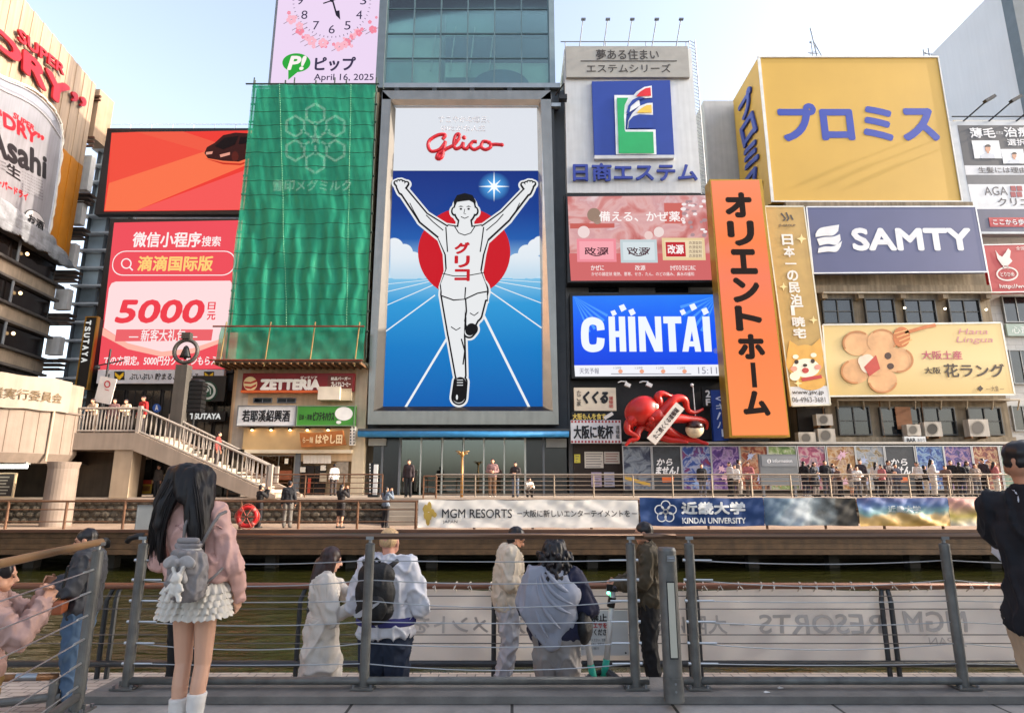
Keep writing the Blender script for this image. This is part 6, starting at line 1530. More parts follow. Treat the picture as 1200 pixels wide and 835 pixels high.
# == railings and banners on the far bank
def railing(name, label, x0, x1, Y, z0, h, step, nbars, mat, rbar=.018, rtop=.035, rpost=.032, group=None):
    T = thing(name, label, 'railing', ((x0 + x1) / 2, Y, z0), group=group); hw = (x1 - x0) / 2
    n = max(1, round((x1 - x0) / step))
    for i in range(n + 1): x = -hw + 2 * hw * i / n; MB().tube((x, 0, 0), (x, 0, h), rpost, n=8).build('post', mat, T)
    MB().tube((-hw, 0, h), (hw, 0, h), rtop, n=10).build('handrail', mat, T)
    for k in range(nbars): z = h * (k + .5) / (nbars + .3) + .05; MB().tube((-hw, 0, z), (hw, 0, z), rbar, n=6).build('rail_bar', mat, T)
    return T
RST = M('#9c8f80', .4, .6, var=.1); RBR = M('#6b4c38', .5, .3, var=.15)
xa = at(272, 580, 28.1).x; xb = at(450, 580, 28.1).x; railing('deck_railing', 'brown upper deck railing in front of the ramen shop', xa, xb, 27.62, GZ + .03, 1.0, 1.9, 4, RBR)
xa = at(512, 580, 28.1).x; xb = at(1196, 580, 28.1).x; railing('deck_railing', 'long steel upper deck railing from the glazed front to the posters', xa, xb, 27.62, GZ + .03, 1.0, 1.75, 5, RST)
xa = at(-60, 600, 23.6).x; xb = at(1240, 600, 23.6).x
railing('quay_railing', 'long brown waterside railing that carries the banners over the canal', xa, xb, 23.62, -.13, 1.02, 2.25, 2, RBR, .02, .04, .05)
railing('steps_railing', 'short brown railing beside the far bank steps', at(496, 580, 27).x, at(511, 580, 27).x, 27.0, GZ, .95, .5, 3, RBR)
def cloth_banner(name, label, x0, x1, y0, y1, Y, amp=.05, seed=0):
    S = Sign(name, label, 'banner', x0, y0, x1, y1, Y); S.seed = seed; S.amp = amp
    def wrp(x, z):
        return S.amp * (noise.noise(Vector((x * 1.3 + z * 1.6, z * 1.2 - x * .5, seed))) + .6 * noise.noise(Vector((x * 3.4 - z * 3, z * 2.5, seed + 4))) + .8 * abs(noise.noise(Vector((x * .9 + z * 2.2, x * .3, seed + 9)))))
    S.wrp = wrp
    return S
def cloth(S, name, x0, y0, x1, y1, mat, d=0., nx=120, nz=16, parent=None):
    u0, v0, u1, v1 = S.ub(x0, y0, x1, y1); vs_, fs = [], []
    for j in range(nz + 1):
        for i in range(nx + 1):
            x = u0 + (u1 - u0) * i / nx; z = v0 + (v1 - v0) * j / nz; e = .012 * math.sin(x * 2.9) * (1 if j in (0, nz) else 0); vs_.append((x, -d - S.wrp(x, z), z + e))
    for j in range(nz):
        for i in range(nx): a = j * (nx + 1) + i; fs.append((a, a + 1, a + nx + 2, a + nx + 1))
    return MB().verts(vs_, fs).build(name, mat, parent or S.root, smooth=True)
def dense(S, mb, t, x0, y0, x1, y1, d, bold=0., mirror=False, res=None):
    """lettering that follows the folds of the cloth"""
    u0, v0, u1, v1 = S.ub(x0, y0, x1, y1); m2 = MB(); letters(m2, t, u0, v0, u1, v1, 0, bold, mirror=mirror)
    bmesh.ops.triangulate(m2.bm, faces=m2.bm.faces[:])
    for _ in range(2):
        E_ = [e for e in m2.bm.edges if e.calc_length() > (res or .25)]
        if not E_: break
        bmesh.ops.subdivide_edges(m2.bm, edges=E_, cuts=1); bmesh.ops.triangulate(m2.bm, faces=m2.bm.faces[:])
    for v in m2.bm.verts: v.co.y = -d + v.co.y * 1.0 - S.wrp(v.co.x, v.co.z)
    me = m2.mesh(); mb.add_mesh(me); bpy.data.meshes.remove(me)
WCL = M('#e4dfd8', .7, var=.05)
S = cloth_banner('banner', 'white wrinkled banner on the far bank reading MGM RESORTS with a gold lion shaped smudge', 490, 748, 585, 619, 23.45, .03, 1)
cloth(S, 'cloth', 490, 585.5, 748, 618, WCL)
m = MB(); dense(S, m, 'MGM RESORTS', 518, 596, 600, 606.5, .02, .01); dense(S, m, 'JAPAN', 519, 609, 536, 613.5, .02); dense(S, m, '－大阪に新しいエンターテイメントを－', 606, 597, 746, 605.5, .02, .012); m.build('lettering', M('#2b2a30', .6), S.root)
m = MB(); rr = random.Random(8)
for k in range(9): S.disc('', 505 + rr.uniform(-6, 6), 601 + rr.uniform(-10, 10), rr.uniform(2, 4.5), None, .09 + k * .001, rr.uniform(3, 6), m, 12, t=.0005)
m.build('gold_emblem', M('#a58b3f', .5, var=.2), S.root)
S = cloth_banner('banner', 'blue banner with a white five petal flower reading KINDAI UNIVERSITY', 750, 1004, 582, 616, 23.45, .06, 2)
cloth(S, 'cloth', 750, 583, 895, 616, M('#183a6e', .6, var=.1), 0, 70); cloth(S, 'picture_cloth', 895.3, 583, 1004, 615.5, RAMP([(0, '#2a4a6a'), (.25, '#6f8698'), (.45, '#c4ccd0'), (.55, '#8d9aa0'), (.8, '#2b2a28'), (1, '#171615')], 'X', S.uv(895, 600)[0], S.uv(1004, 600)[0], 0, .6, .7, 1.2), 0, 50)
m = MB()
for k in range(5):
    a = R(72 * k - 90); S.ring('', 779 + 7.6 * math.cos(a), 599 + 7.6 * math.sin(a), 5.2, 1.2, None, .13, mb=m, n=16)
S.ring('', 779, 599, 2.4, 1, None, .13, mb=m, n=12)
dense(S, m, '近畿大学', 798, 587.5, 873, 602.5, .02, .05); dense(S, m, 'KINDAI UNIVERSITY', 799, 606, 874, 613, .02, .04); m.build('lettering', M('#cfd3d6', .5), S.root)
S = cloth_banner('banner', 'faded sunset coloured banner of blue, aqua and amber bands on the far railing', 1006, 1158, 582, 616, 23.45, .12, 3)
cloth(S, 'cloth', 1006, 583, 1112, 616, RAMP([(0, '#c8a050'), (.35, '#cfb07a'), (.5, '#7fa8a8'), (.75, '#5a78a8'), (1, '#6a70a0')], 'Z', S.uv(1050, 616)[1], S.uv(1050, 583)[1], 0, .6, .7, 1.3), 0, 60); cloth(S, 'pink_end_cloth', 1112.3, 583, 1156, 615.5, RAMP([(0, '#d8d0c0'), (.4, '#c9b45a'), (.7, '#cfa090'), (1, '#c88f8c')], 'Z', S.uv(1050, 616)[1], S.uv(1050, 583)[1], 0, .6, .4, 1.3), 0, 30)
m = MB(); dense(S, m, '近畿大学', 1040, 592, 1078, 600, .03, .02); m.build('lettering', M('#b8c0c4', .5), S.root)
T = thing('lifebuoy', 'red lifebuoy with white bands and rope on the far waterside railing', 'lifebuoy', at(290, 605, 23.5))
m = MB(); m.path([(.34 * math.cos(R(15 * k)), 0, .34 * math.sin(R(15 * k))) for k in range(24)], .085, 10, closed=True); m.build('ring', M('#c02020', .4, var=.08), T, smooth=True)
for k in range(4): a = R(45 + 90 * k); m = MB(); m.path([(.34 * math.cos(a + R(t)), 0, .34 * math.sin(a + R(t))) for t in (-8, -3, 3, 8)], .09, 10); m.build('band', M('#b8685e', .5), T, smooth=True)
m = MB(); m.path([(.45 * math.cos(R(15 * k)) * (1 + .05 * math.cos(R(60 * k))), -.02, .45 * math.sin(R(15 * k)) * (1 + .05 * math.cos(R(60 * k)))) for k in range(24)], .015, 6, closed=True)
for k in range(6): a = R(60 * k); m.tube((.05 * math.cos(a), -.09, .05 * math.sin(a)), (.42 * math.cos(a), -.09, .42 * math.sin(a)), .012, n=5)
m.build('rope', M('#b8564a', .6), T)
S = Sign('notice_board', 'plain pale grey board fixed low on the far waterside railing by the stairs', 'board', 161, 591, 200, 625, 23.4); S.box('panel', 161, 592, 200, 624, M('#8f9394', .5, var=.08), 0, .04); S.frame('frame', 161, 592, 200, 624, GREYMETAL, .03, -.01, .06)
S = Sign('checked_stand', 'black and white checked upright stand at the edge of the glazed front', 'banner stand', 433, 541, 443, 584, 29.0)
S.box('black_panel', 433, 542, 437.5, 580, BLACK, 0, .06); S.box('white_panel', 437.7, 544, 442.5, 580, WHITEP, 0, .06); m = MB()
for k in range(10): S.box('', 433.3, 543 + k * 3.7, 434.6, 545 + k * 3.7, None, .06, .07, mb=m)
m.build('checks', WHITEP, S.root); MB().box(S.uv(432, 580)[0], S.uv(444, 580)[0], -.2, .2, GZ - S.O.z, GZ - S.O.z + .12).build('base', BLACK, S.root)
T = thing('ornamental_post', 'slender golden post topped with spread wings in front of the glazed wall', 'post', (at(541, 580, 28.3).x, 28.3, GZ))
GD = M('#a87f4a', .4, .6, var=.15); m = MB(); m.tube((0, 0, 0), (0, 0, 1.85), .07, .05, 10); m.build('shaft', GD, T, smooth=True)
m = MB(); m.ell((0, 0, 1.95), (.09, .08, .15), 10, 8)
for sg in (-1, 1): m.path([(sg * .05, 0, 1.98), (sg * .16, 0, 2.08), (sg * .32, 0, 2.10)], [.05, .04, .01], 8); m.path([(sg * .05, 0, 1.95), (sg * .15, 0, 1.98), (sg * .25, 0, 2.0)], [.04, .03, .01], 8)
m.build('wings', GD, T, smooth=True)
# == bridge, landing stairs and what stands on them
BX = -24.15
T = thing('bridge', 'sandy concrete bridge bay with a rounded parapet on a short round pier', 'bridge', (BX, 27.5, -.16))
BR = M('#85766a', .8, var=.1, bump=.12, bs=14, streak=.12); BR2 = M('#786a60', .8, var=.1, bump=.12, bs=14, streak=.1)
def zb(py, Y=24.6, px=45): return at(px, py, Y).z + .16
ZT, ZM, ZL, ZB = zb(440), zb(478), zb(530), zb(541)
def ringwall(z0, z1, r0, r1, name, mat, a0=180, a1=420, n=90, thick=.5):
    m = MB(); vs_ = []
    for i in range(n + 1):
        a = R(a0 + (a1 - a0) * i / n); c, s_ = math.cos(a), math.sin(a)
        vs_ += [(r0 * c, r0 * s_, z0), (r1 * c, r1 * s_, z1), ((r1 - thick) * c, (r1 - thick) * s_, z1), ((r0 - thick) * c, (r0 - thick) * s_, z0)]
    fs = []
    for i in range(n):
        for j in range(4): fs.append((i * 4 + j, i * 4 + (j + 1) % 4, (i + 1) * 4 + (j + 1) % 4, (i + 1) * 4 + j))
    fs += [(0, 1, 2, 3), tuple(n * 4 + j for j in (3, 2, 1, 0))]
    return m.verts(vs_, fs).build(name, mat, T, smooth=False)
ringwall(ZL + .02, ZM, 4.5, 4.5, 'parapet_wall', BR, 180, 360)
ringwall(ZB, ZL + .018, 4.25, 4.5, 'curved_lip', BR, 180, 360)
ringwall(ZM + .002, ZM + .08, 4.58, 4.58, 'coping', BR2, 180, 360)
ringwall(ZM + .083, ZT - .02, 4.42, 4.42, 'upper_parapet', M('#8f8273', .7, streak=.2), 180, 360)
m = MB()
for k in range(26): a = R(185 + k * 6.8); m.box(-.012, .012, -.004, .004, ZL + .1, ZM - .05);
for k in range(26):
    a = R(185 + k * 6.8); n0 = len(m.bm.verts)
m.bm.clear()
for k in range(26):
    a = R(185 + k * 6.8); c = Vector((4.5 * math.cos(a), 4.5 * math.sin(a), (ZL + ZM) / 2)); m.obox(c, (.006, .014, (ZM - ZL) / 2 - .04), Matrix.Rotation(a, 3, 'Z'))
m.build('panel_joints', M('#5d4d40', .9), T)
m = MB(); m.tube((0, 0, ZB + .02), (0, 0, ZB + .05), 4.2, n=60); m.build('deck_slab', M('#7d7468', .85), T)
m = MB(); m.box(-16, 4.0, 4.0, 60, 3.2, 3.9); m.build('deck_span', M('#9a8b7c', .85), T)
pc = at(67, 600, 25.6); m = MB(); m.oval([(pc.x - BX, -1.9, 0, .56, .55), (pc.x - BX, -1.9, ZB - .25, .54, .53), (pc.x - BX, -1.9, ZB + .03, .60, .58)], 28); m.build('pier', BR, T, smooth=False)
m = MB(); m.tube((4.3, -1.5, ZL - .3), (4.35, -1.5, ZT - .35), .05, n=8); m.build('drain_pipe', M('#a3917c', .5), T)
S = Sign('tube_lamp', 'lit fluorescent tube lamp under the bridge', 'lamp', -30, 543, 36, 550, 25.8)
S.box('tube', -30, 544.5, 35, 548.5, LAMP('#f2f4ec', 3.0), .1, .2); S.box('holder', -32, 541, 36, 544, M('#8a8a86', .5), .0, .25)
S = Sign('notice_board', 'dark framed notice board in the shade under the bridge', 'board', 0, 554, 19, 582, 26.2); S.box('panel', -12, 555, 17, 581, M('#2c2622', .6, var=.2), 0, .04); S.frame('frame', -12, 555, 17, 581, M('#b09a7c', .5), .05, -.02, .08)
m = MB()
for k in range(6): S.box('', -8, 558 + k * 3.8, 12 - k % 3 * 2, 559.6 + k * 3.8, None, .04, .05, mb=m)
m.build('print_lines', M('#8d8578', .6), S.root)
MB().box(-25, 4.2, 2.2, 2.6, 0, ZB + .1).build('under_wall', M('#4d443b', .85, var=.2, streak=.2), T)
SB = thing('banner', 'cream cloth banner with faint brown characters wrapped round the bridge parapet', 'banner', (BX, 27.5, -.16))
def wrapc(ang0, ang1, z0, z1, r, mat, name, n=60):
    vs_ = []; fs = []
    for i in range(n + 1):
        a = R(ang0 + (ang1 - ang0) * i / n); w_ = .012 * math.sin(i * 1.3)
        vs_ += [((r + w_) * math.cos(a), (r + w_) * math.sin(a), z0 + .02 * math.sin(i * .9)), ((r + w_) * math.cos(a), (r + w_) * math.sin(a), z1 + .03 * math.sin(i * .6))]
    for i in range(n): fs.append((2 * i, 2 * i + 2, 2 * i + 3, 2 * i + 1))
    return MB().verts(vs_, fs).build(name, mat, SB, smooth=True)
wrapc(215, 348, ZM + .02, ZT + .06, 4.66, M('#968a7c', .8, var=.06, streak=.1), 'cloth')
m2 = MB(); letters(m2, '水都大阪再生文化事業実行委員会', 0, ZM + .38, 6.3, ZM + .82, 0, .01)
for v in m2.bm.verts:
    a = R(343) - (6.3 - v.co.x) / 4.68; v.co = Vector(((4.70 - v.co.y * 0) * math.cos(a), 4.70 * math.sin(a), v.co.z))
m2.build('lettering', M('#6a563c', .7), SB)
DKZ = 3.78
T = thing('bridge_stairs', 'cream concrete staircase dropping from the bridge landing to the far deck', 'staircase', (-17, 27.2, GZ))
xl0, xl1 = at(93, 505, 27.2).x + 17, at(158, 505, 27.2).x + 17; xe = at(318, 575, 27.2).x + 17; zt_ = DKZ - GZ
CRM = M('#978778', .75, var=.08, streak=.15)
MB().box(xl0 - 4, xl1, 0, 4.2, zt_ - .75, zt_).build('landing', CRM, T)
ns = 17; m = MB()
for i in range(ns): x0 = xl1 + (xe - xl1) * i / ns; x1 = xl1 + (xe - xl1) * (i + 1) / ns; z = zt_ * (1 - (i + 1) / ns); m.box(x0, x1 + .02, .29, 3.2, z - .25 if z > .3 else .0, z + .002)
m.build('steps', M('#a99c8c', .8), T)
for y in (0., 3.21): m = MB(); m.prism([(xl1 + .003, zt_ + .05), (xe + .2, .12), (xe + .2, .0), (xe - .9, .0), (xl1 + .003, zt_ - .78)], y, y + .28); m.build('stringer', CRM, T)
MB().box(xl1 - .85, xl1 - .03, .1, .8, 0, zt_ - .752).build('pillar', M('#a8947c', .75, var=.08, streak=.12), T)
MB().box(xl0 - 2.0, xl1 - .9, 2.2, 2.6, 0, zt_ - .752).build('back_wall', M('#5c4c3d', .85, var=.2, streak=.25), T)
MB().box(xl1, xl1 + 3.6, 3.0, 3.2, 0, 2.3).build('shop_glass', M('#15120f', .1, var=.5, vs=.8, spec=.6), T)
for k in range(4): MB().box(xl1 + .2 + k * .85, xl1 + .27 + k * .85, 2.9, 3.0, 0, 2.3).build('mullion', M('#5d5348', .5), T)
BAL = M('#a0968c', .55, .2, var=.08)
def balustrade(label, y, x0, sign_flat, cut=0):
    global xe
    xe_ = xe; xe = xe - cut
    T = thing('balustrade', label, 'balustrade', (-17, 27.2 + y, GZ)); m = MB(); top = 1.12
    def bal(x, zb_):
        m = MB(); m.tube((x, 0, zb_ + .08), (x, 0, zb_ + .45), .022, .045, 8); m.tube((x, 0, zb_ + .45), (x, 0, zb_ + top - .05), .045, .02, 8); m.build('baluster', BAL, T)
    pts = []
    if sign_flat:
        n = 17
        for i in range(n): bal(xl0 - .3 + (xl1 - xl0 + .2) * i / n, zt_)
        pts.append((xl0 - .8, 0, zt_))
    pts += [(x0, 0, zt_), (xe - .15, 0, .25)]
    n = 27
    for i in range(n): t = (i + .5) / n; bal(x0 + (xe - .2 - x0) * t, zt_ + (.25 - zt_) * t)
    for i in range(len(pts) - 1):
        a, b = Vector(pts[i]), Vector(pts[i + 1]); up = Vector((0, 0, 1))
        for h_, r_ in ((top, .055), (.1, .05)): MB().tube(a + up * h_, b + up * h_, r_, n=8).build('handrail' if h_ > 1 else 'bottom_rail', BAL, T)
    xe = xe_
    for p in pts: MB().box(p[0] - .08, p[0] + .08, -.08, .08, p[2] + .0, p[2] + 1.22).build('newel', BAL, T)
balustrade('pale metal balustrade along the landing and the near side of the bridge stairs', .14, xl1 + .05, True)
balustrade('pale metal balustrade on the far side of the bridge stairs', 3.35, xl1 - .35, False, .95)
T = thing('bell_pillar', 'grey stone pillar holding a ring with a black bell at the head of the stairs', 'monument', (at(210, 480, 30.6).x, 30.6, DKZ))
zz = lambda py: at(210, py, 30.6).z - DKZ
MB().box(-.30, .30, -.25, .25, 0, zz(428)).build('pillar', M('#4c4843', .8, var=.15, bump=.2, streak=.2), T)
zc = zz(411.5); m = MB(); m.path([(.60 * math.cos(R(12 * k)), 0, zc + .60 * math.sin(R(12 * k))) for k in range(30)], .10, 8, closed=True); m.build('ring', M('#4d4a47', .5, .3), T, smooth=True)
m = MB(); m.oval([(0, 0, zc - .32, .30, .2), (0, 0, zc - .22, .26, .18), (0, 0, zc + .05, .17, .14), (0, 0, zc + .22, .12, .1), (0, 0, zc + .3, .04, .04)], 16); m.ell((0, 0, zc - .36), (.08, .08, .08), 8, 6); m.build('bell', BLACK, T, smooth=True)
MB().box(-.25, .2, -.15, .15, zc + .66, zc + .98).build('cap_block', M('#3c3a36', .6), T)
T = thing('loudspeaker', 'black ribbed loudspeaker housing on the pillar beside the bell', 'loudspeaker', (at(227, 483, 30.9).x, 30.9, at(227, 483, 30.9).z))
m = MB(); z1_ = at(227, 447, 30.9).z - T.location.z
for k in range(7): m.box(-.42 + .02 * (k % 2), .42, -.2, .3, z1_ * k / 7, z1_ * (k + 1) / 7 - .05)
m.box(-.36, .36, -.15, .25, 0, z1_ - .08); m.build('housing', BLACK, T); m = MB(); m.ell((0, .05, z1_), (.42, .25, .16), 12, 6); m.build('hood', BLACK, T)
m = MB(); m.tube((0, .05, DKZ - T.location.z), (0, .05, .02), .06, n=8); m.build('stand', BLACK, T)
S = Sign('hanging_banner', 'tilted white hanging banner with a round red mark on the bridge landing', 'banner', 110, 440, 137, 474, 29.0)
S.poly('cloth', [(118, 440), (137, 444), (129, 474), (110, 470)], M('#c9c2bc', .7), 0, t=.04); m = MB(); S.ring('', 126, 450, 3, 1.4, None, .02, 3.6, m); S.stroke('', [(123, 456), (128, 457.5)], .8, None, .02, m); m.build('red_mark', M('#b03038', .5), S.root)
a = S.uv(118, 440); MB().tube((a[0] + .2, .1, DKZ - S.O.z), (a[0] + .35, .1, a[1] + .1), .04, n=8).build('pole', DARKMETAL, S.root)
T = thing('street_lamp', 'thin dark lamp post with a short arm on the bridge', 'lamp', (at(119, 470, 31.5).x, 31.5, DKZ)); z1_ = at(119, 409, 31.5).z - DKZ
m = MB(); m.tube((0, 0, 0), (.1, 0, z1_), .06, .05); m.build('post', DARKMETAL, T); m = MB(); m.tube((-.5, 0, z1_ - .9), (.9, 0, z1_ - .6), .035, n=6); m.ell((-.5, 0, z1_ - 1.0), (.18, .14, .12), 8, 6); m.build('arm', DARKMETAL, T)
S = Sign('round_sign', 'round blue pedestrian sign at the head of the bridge stairs', 'sign', 179, 473, 189, 483, 31.4); S.disc('plate', 184, 478, 5, M('#1f4f9a', .4), .03, 5); m = MB(); S.disc('', 184, 475.4, .9, None, .04, mb=m); S.poly('', [(183, 476.6), (185, 476.6), (186, 481), (184, 479), (182, 481)], None, .04, m); m.build('figure_mark', WHITEP, S.root)
c = S.uv(184, 482); MB().tube((c[0], .1, DKZ - S.O.z), (c[0], .1, c[1]), .03, n=6).build('post', DARKMETAL, S.root)
S = Sign('stair_poster', 'yellow and red poster on the dark glass under the bridge stairs', 'poster', 165, 562, 178, 578, 30.1); S.box('sheet', 165, 562, 178, 578, M('#c9a03a', .5, var=.15), 0, .02); S.box('red_head', 165, 562, 178, 567, M('#b03a2a', .5), .021, .03)
S.box('picture', 167, 569, 176, 575, M('#8a5a2a', .5, var=.3, vs=6), .022, .03)
S = Sign('menu_board', 'dark menu board with a curved cream header under the bridge stairs', 'board', 192, 553, 222, 581, 30.05); S.box('panel', 192, 558, 222, 581, M('#1f1c1a', .5, var=.3), 0, .05); S.poly('header', [(189, 559), (194, 555), (207, 553), (222, 555), (222, 560), (190, 561)], M('#a38d6c', .6), .06)
m = MB()
for k in range(6): S.box('', 196, 563 + k * 2.8, 218 - 4 * (k % 2), 564 + k * 2.8, None, .05, .06, mb=m)
m.build('print_lines', M('#9a9284', .6), S.root)
# == people on the far bank and the bridge
ud = 'people on the far upper deck'; ld = 'people on the far lower walkway'; bd = 'people on the bridge and its stairs'
FP = far_person
FP('person in a dark jacket over a maroon top, arms down, before the glazed wall', 478, 538, 582, 28.7, GZ, 175, '#2a1e22', '#17181c', 'stand', group=ud)
FP('person in a rosy grey hoodie and tan trousers looking down at their hands', 577, 537, 580, 29.2, GZ, 178, '#8a6a68', '#7a5c44', 'hands', group=ud, shoe='#c9c2b8')
FP('long haired person in a black jacket and blue jeans near the glazed wall', 604, 541, 580, 29.2, GZ, 165, '#2c2324', '#4f5a6a', 'hands', True, True, group=ud)
FP('person in a cream fleece crouching over a phone by the railing', 620, 561, 583, 28.3, GZ, 200, '#cfc5b8', '#2c2a2c', 'squat', True, True, group=ud)
FP('cook in a white shirt and apron standing at the ramen shop door', 390, 543, 581, 32.6, GZ, 30, '#d8d4ce', '#3a3434', 'stand', group=ud)
FP('person in a suit standing in the shade under the stairs', 181, 568, 596, 28.6, GZ, 170, '#4a4038', '#2c2828', 'stand', group=ud)
FP('person in black raising a phone with both hands behind the lifebuoy', 302, 568, 618, 24.6, -.16, -40, '#1a191b', '#1d1c20', 'photo', group=ld)
FP('person in a dark jacket and grey trousers standing upright with back turned', 336, 563, 618, 24.6, -.16, 10, '#1c1d22', '#6a655e', 'stand', group=ld)
FP('person in black with bare legs taking a picture towards the signs', 398, 567, 618, 24.6, -.16, -25, '#1d1a1c', '#211d1e', 'photo', True, True, True, group=ld)
FP('person in a grey blue denim jacket with hands raised near the steps', 451, 570, 618, 24.8, -.16, -30, '#5f6a78', '#1f1d20', 'photo', True, True, group=ld)
for a in (('blond person looking over the bridge parapet', 17, 432, 480, 28.5, 150, '#c9b8a0', '#5a5048', 'stand', True, False, 'blond'),
          ('person with copper hair behind the bridge banner', 47, 437, 480, 28.3, 185, '#a08a78', '#4a4038', 'stand', True, False, 'red'),
          ('person in beige leaning on the landing rail below the hanging banner', 107, 466, 505, 28.2, 170, '#c0a68a', '#5a4c40', 'lean', False, False, 'brown'),
          ('person in a dusky top in the middle of the landing group', 130, 467, 505, 28.4, 185, '#7a5a58', '#3a3230', 'stand', False, False, 'black'),
          ('person in cream beside the red jacket on the landing', 146, 467, 505, 28.3, 175, '#cdb79a', '#3f3630', 'lean', True, True, 'black'),
          ('person in a bright red jacket at the top of the bridge stairs', 164, 464, 505, 28.3, 160, '#a82020', '#2c2628', 'stand', False, False, 'brown')):
    FP(a[0], a[1], a[2], a[3], a[4], DKZ if a[1] > 90 else 3.55, a[5], a[6], a[7], a[8], a[9], a[10], hair=a[11], group=bd)
FP('person in a brick red patterned top walking down the bridge stairs', 253, 503, 545, 29.5, 2.2, -80, '#8a3a34', '#2a2426', 'stand', True, True, group=bd)
TOPS = ['#1d1c20', '#3a3236', '#c9c2bc', '#8a7a70', '#26262c', '#b06a6a', '#14141a', '#d4cfc8', '#4a4a58', '#6a5148']
BOTS = ['#1b1a1e', '#4a4a50', '#8a8078', '#2a2c36', '#5a5048', '#c0b8ac']
crowd = [(824, 543, 30.4, 's', 0, 'black top with white sneakers, alone before the swirling blue poster'), (857, 541, 30.9, 'f', 2, 'black jacket at the head of the first queue'), (868, 538, 31.6, 's', 3, 'brown grey coat behind the first person of the queue'),
         (879, 541, 30.6, 'f', 5, 'rose top just left of the information board'), (945, 540, 31.2, 'f', 0, 'black outfit just right of the information board'), (957, 541, 30.6, 'f', 4, 'dark blue top and long hair second right of the board'),
         (970, 539, 31.0, 's', 6, 'black hoodie and pale trousers third right of the board'), (986, 546, 30.2, 'h', 9, 'brown top bending over the rail below the peach poster'), (999, 543, 31.3, 'f', 3, 'taupe jacket between the bent person and the silver poster'),
         (1012, 538, 30.8, 's', 1, 'grey brown jacket and dark cap under the silver poster'), (1030, 541, 31.5, 'f', 7, 'white top half hidden before the charcoal poster'), (1042, 538, 30.5, 'h', 1, 'heavy dark coat bowed over a phone, charcoal poster behind'),
         (1053, 543, 31.2, 's', 8, 'slate top beside the bowed dark coat'), (1079, 541, 31.0, 'f', 7, 'cream blouse before the electric blue poster'), (1096, 537, 30.6, 'f', 2, 'white jumper and long dark hair before the electric blue poster'),
         (1119, 539, 31.2, 's', 0, 'black jacket left of the indigo poster'), (1129, 541, 30.6, 'f', 6, 'black dress before the indigo poster'), (1138, 540, 31.5, 'f', 4, 'navy top and long hair right of the indigo poster'),
         (1147, 543, 30.4, 'f', 3, 'mocha knit by the fiery red poster'), (1157, 537, 31.0, 's', 1, 'dark grey coat at the end of the queue'), (1170, 541, 30.6, 'f', 5, 'pink top last in the queue beside the fiery red poster'), (863, 544, 31.4, 's', 7, 'pale shirt tucked behind the head of the first queue'), (951, 544, 31.8, 's', 9, 'chestnut coat peeping between two people in black'), (979, 543, 31.6, 'f', 8, 'slate blue top before the peach poster'), (1006, 545, 29.6, 'h', 2, 'ivory top leaning on the rail under the silver poster'),
         (1036, 544, 29.7, 'f', 5, 'rose blouse at the rail below the charcoal poster'), (1087, 545, 31.7, 's', 0, 'black coat between the two people in white'), (1112, 544, 29.8, 'h', 9, 'rust brown top leaning on the rail by the indigo poster'), (1124, 545, 31.8, 'f', 2, 'beige top hidden deep in the last queue')]
for i, (px, ph, Y, pose, c, lab) in enumerate(crowd):
    FP('person in ' + lab, px, ph, 579, Y, GZ, (170, 100, -95, 140, -60, 200)[i % 6], TOPS[c], BOTS[(i * 5 + 1) % 6], {'s': 'stand', 'f': 'hands', 'h': 'lean'}[pose], pose == 'f', pose == 'f', shorts=(i == 8), coat=(i in (5, 11)), group=ud, shoe='#d0cbc4' if i in (0, 4, 9) else '#2a2828')
# == near bank: railing, bollard, unseen building added to shade the promenade
T = thing('shade_building', 'unseen brick block added on the near bank to shade the promenade', 'building', (16, -20, 0))
MB().box(0, 16, 0, 25.4, 0, 26).build('wall', TILE('#7a5a48', '#6a4c3c', .4, .12, .85, .012, .3, axes='XZ'), T)
for k in range(6):
    for j in range(6): MB().box(-.05, -.004, 1.5 + j * 4, 3.7 + j * 4, 2 + k * 4, 4 + k * 4).build('window', DGLASS, T)
RAIL = M('#666663', .45, .3, var=.28, vs=9, streak=.2, bump=.08, bs=60); CAB = M('#b4b6b6', .35, .8, var=.05); HRAIL = M('#6b5444', .32, .65, var=.08)
DARKRAIL = M('#3f4143', .45, .5, var=.15, vs=6)
YR = 4.92; ZR = 1.146
def rail_post(T, x, y, h=1.085, lean=0.):
    m = MB(); m.tube((x, y, .07), (x, y, h), .037, n=18); m.ell((x, y, h), (.037, .037, .012), 18, 6); m.build('post', RAIL, T, smooth=False)
    m = MB(); m.obox((x, y, .066), (.085, .075, .006)); m.obox((x, y, .085), (.055, .006, .02)); m.build('base_plate', RAIL, T)
    m = MB()
    for sx in (-1, 1):
        for sy in (-1, 1): m.tube((x + sx * .065, y + sy * .055, .07), (x + sx * .065, y + sy * .055, .092), .011, n=6)
    m.build('bolts', STEEL, T)
    m = MB(); m.tube((x, y, h), (x, y, ZR - .02), .014, n=8); m.obox((x, y, ZR - .012), (.03, .026, .012)); m.build('rail_bracket', STEEL, T)
CZ = [at(745, yy, YR).z for yy in (656, 679, 703.5, 728, 753, 777)]
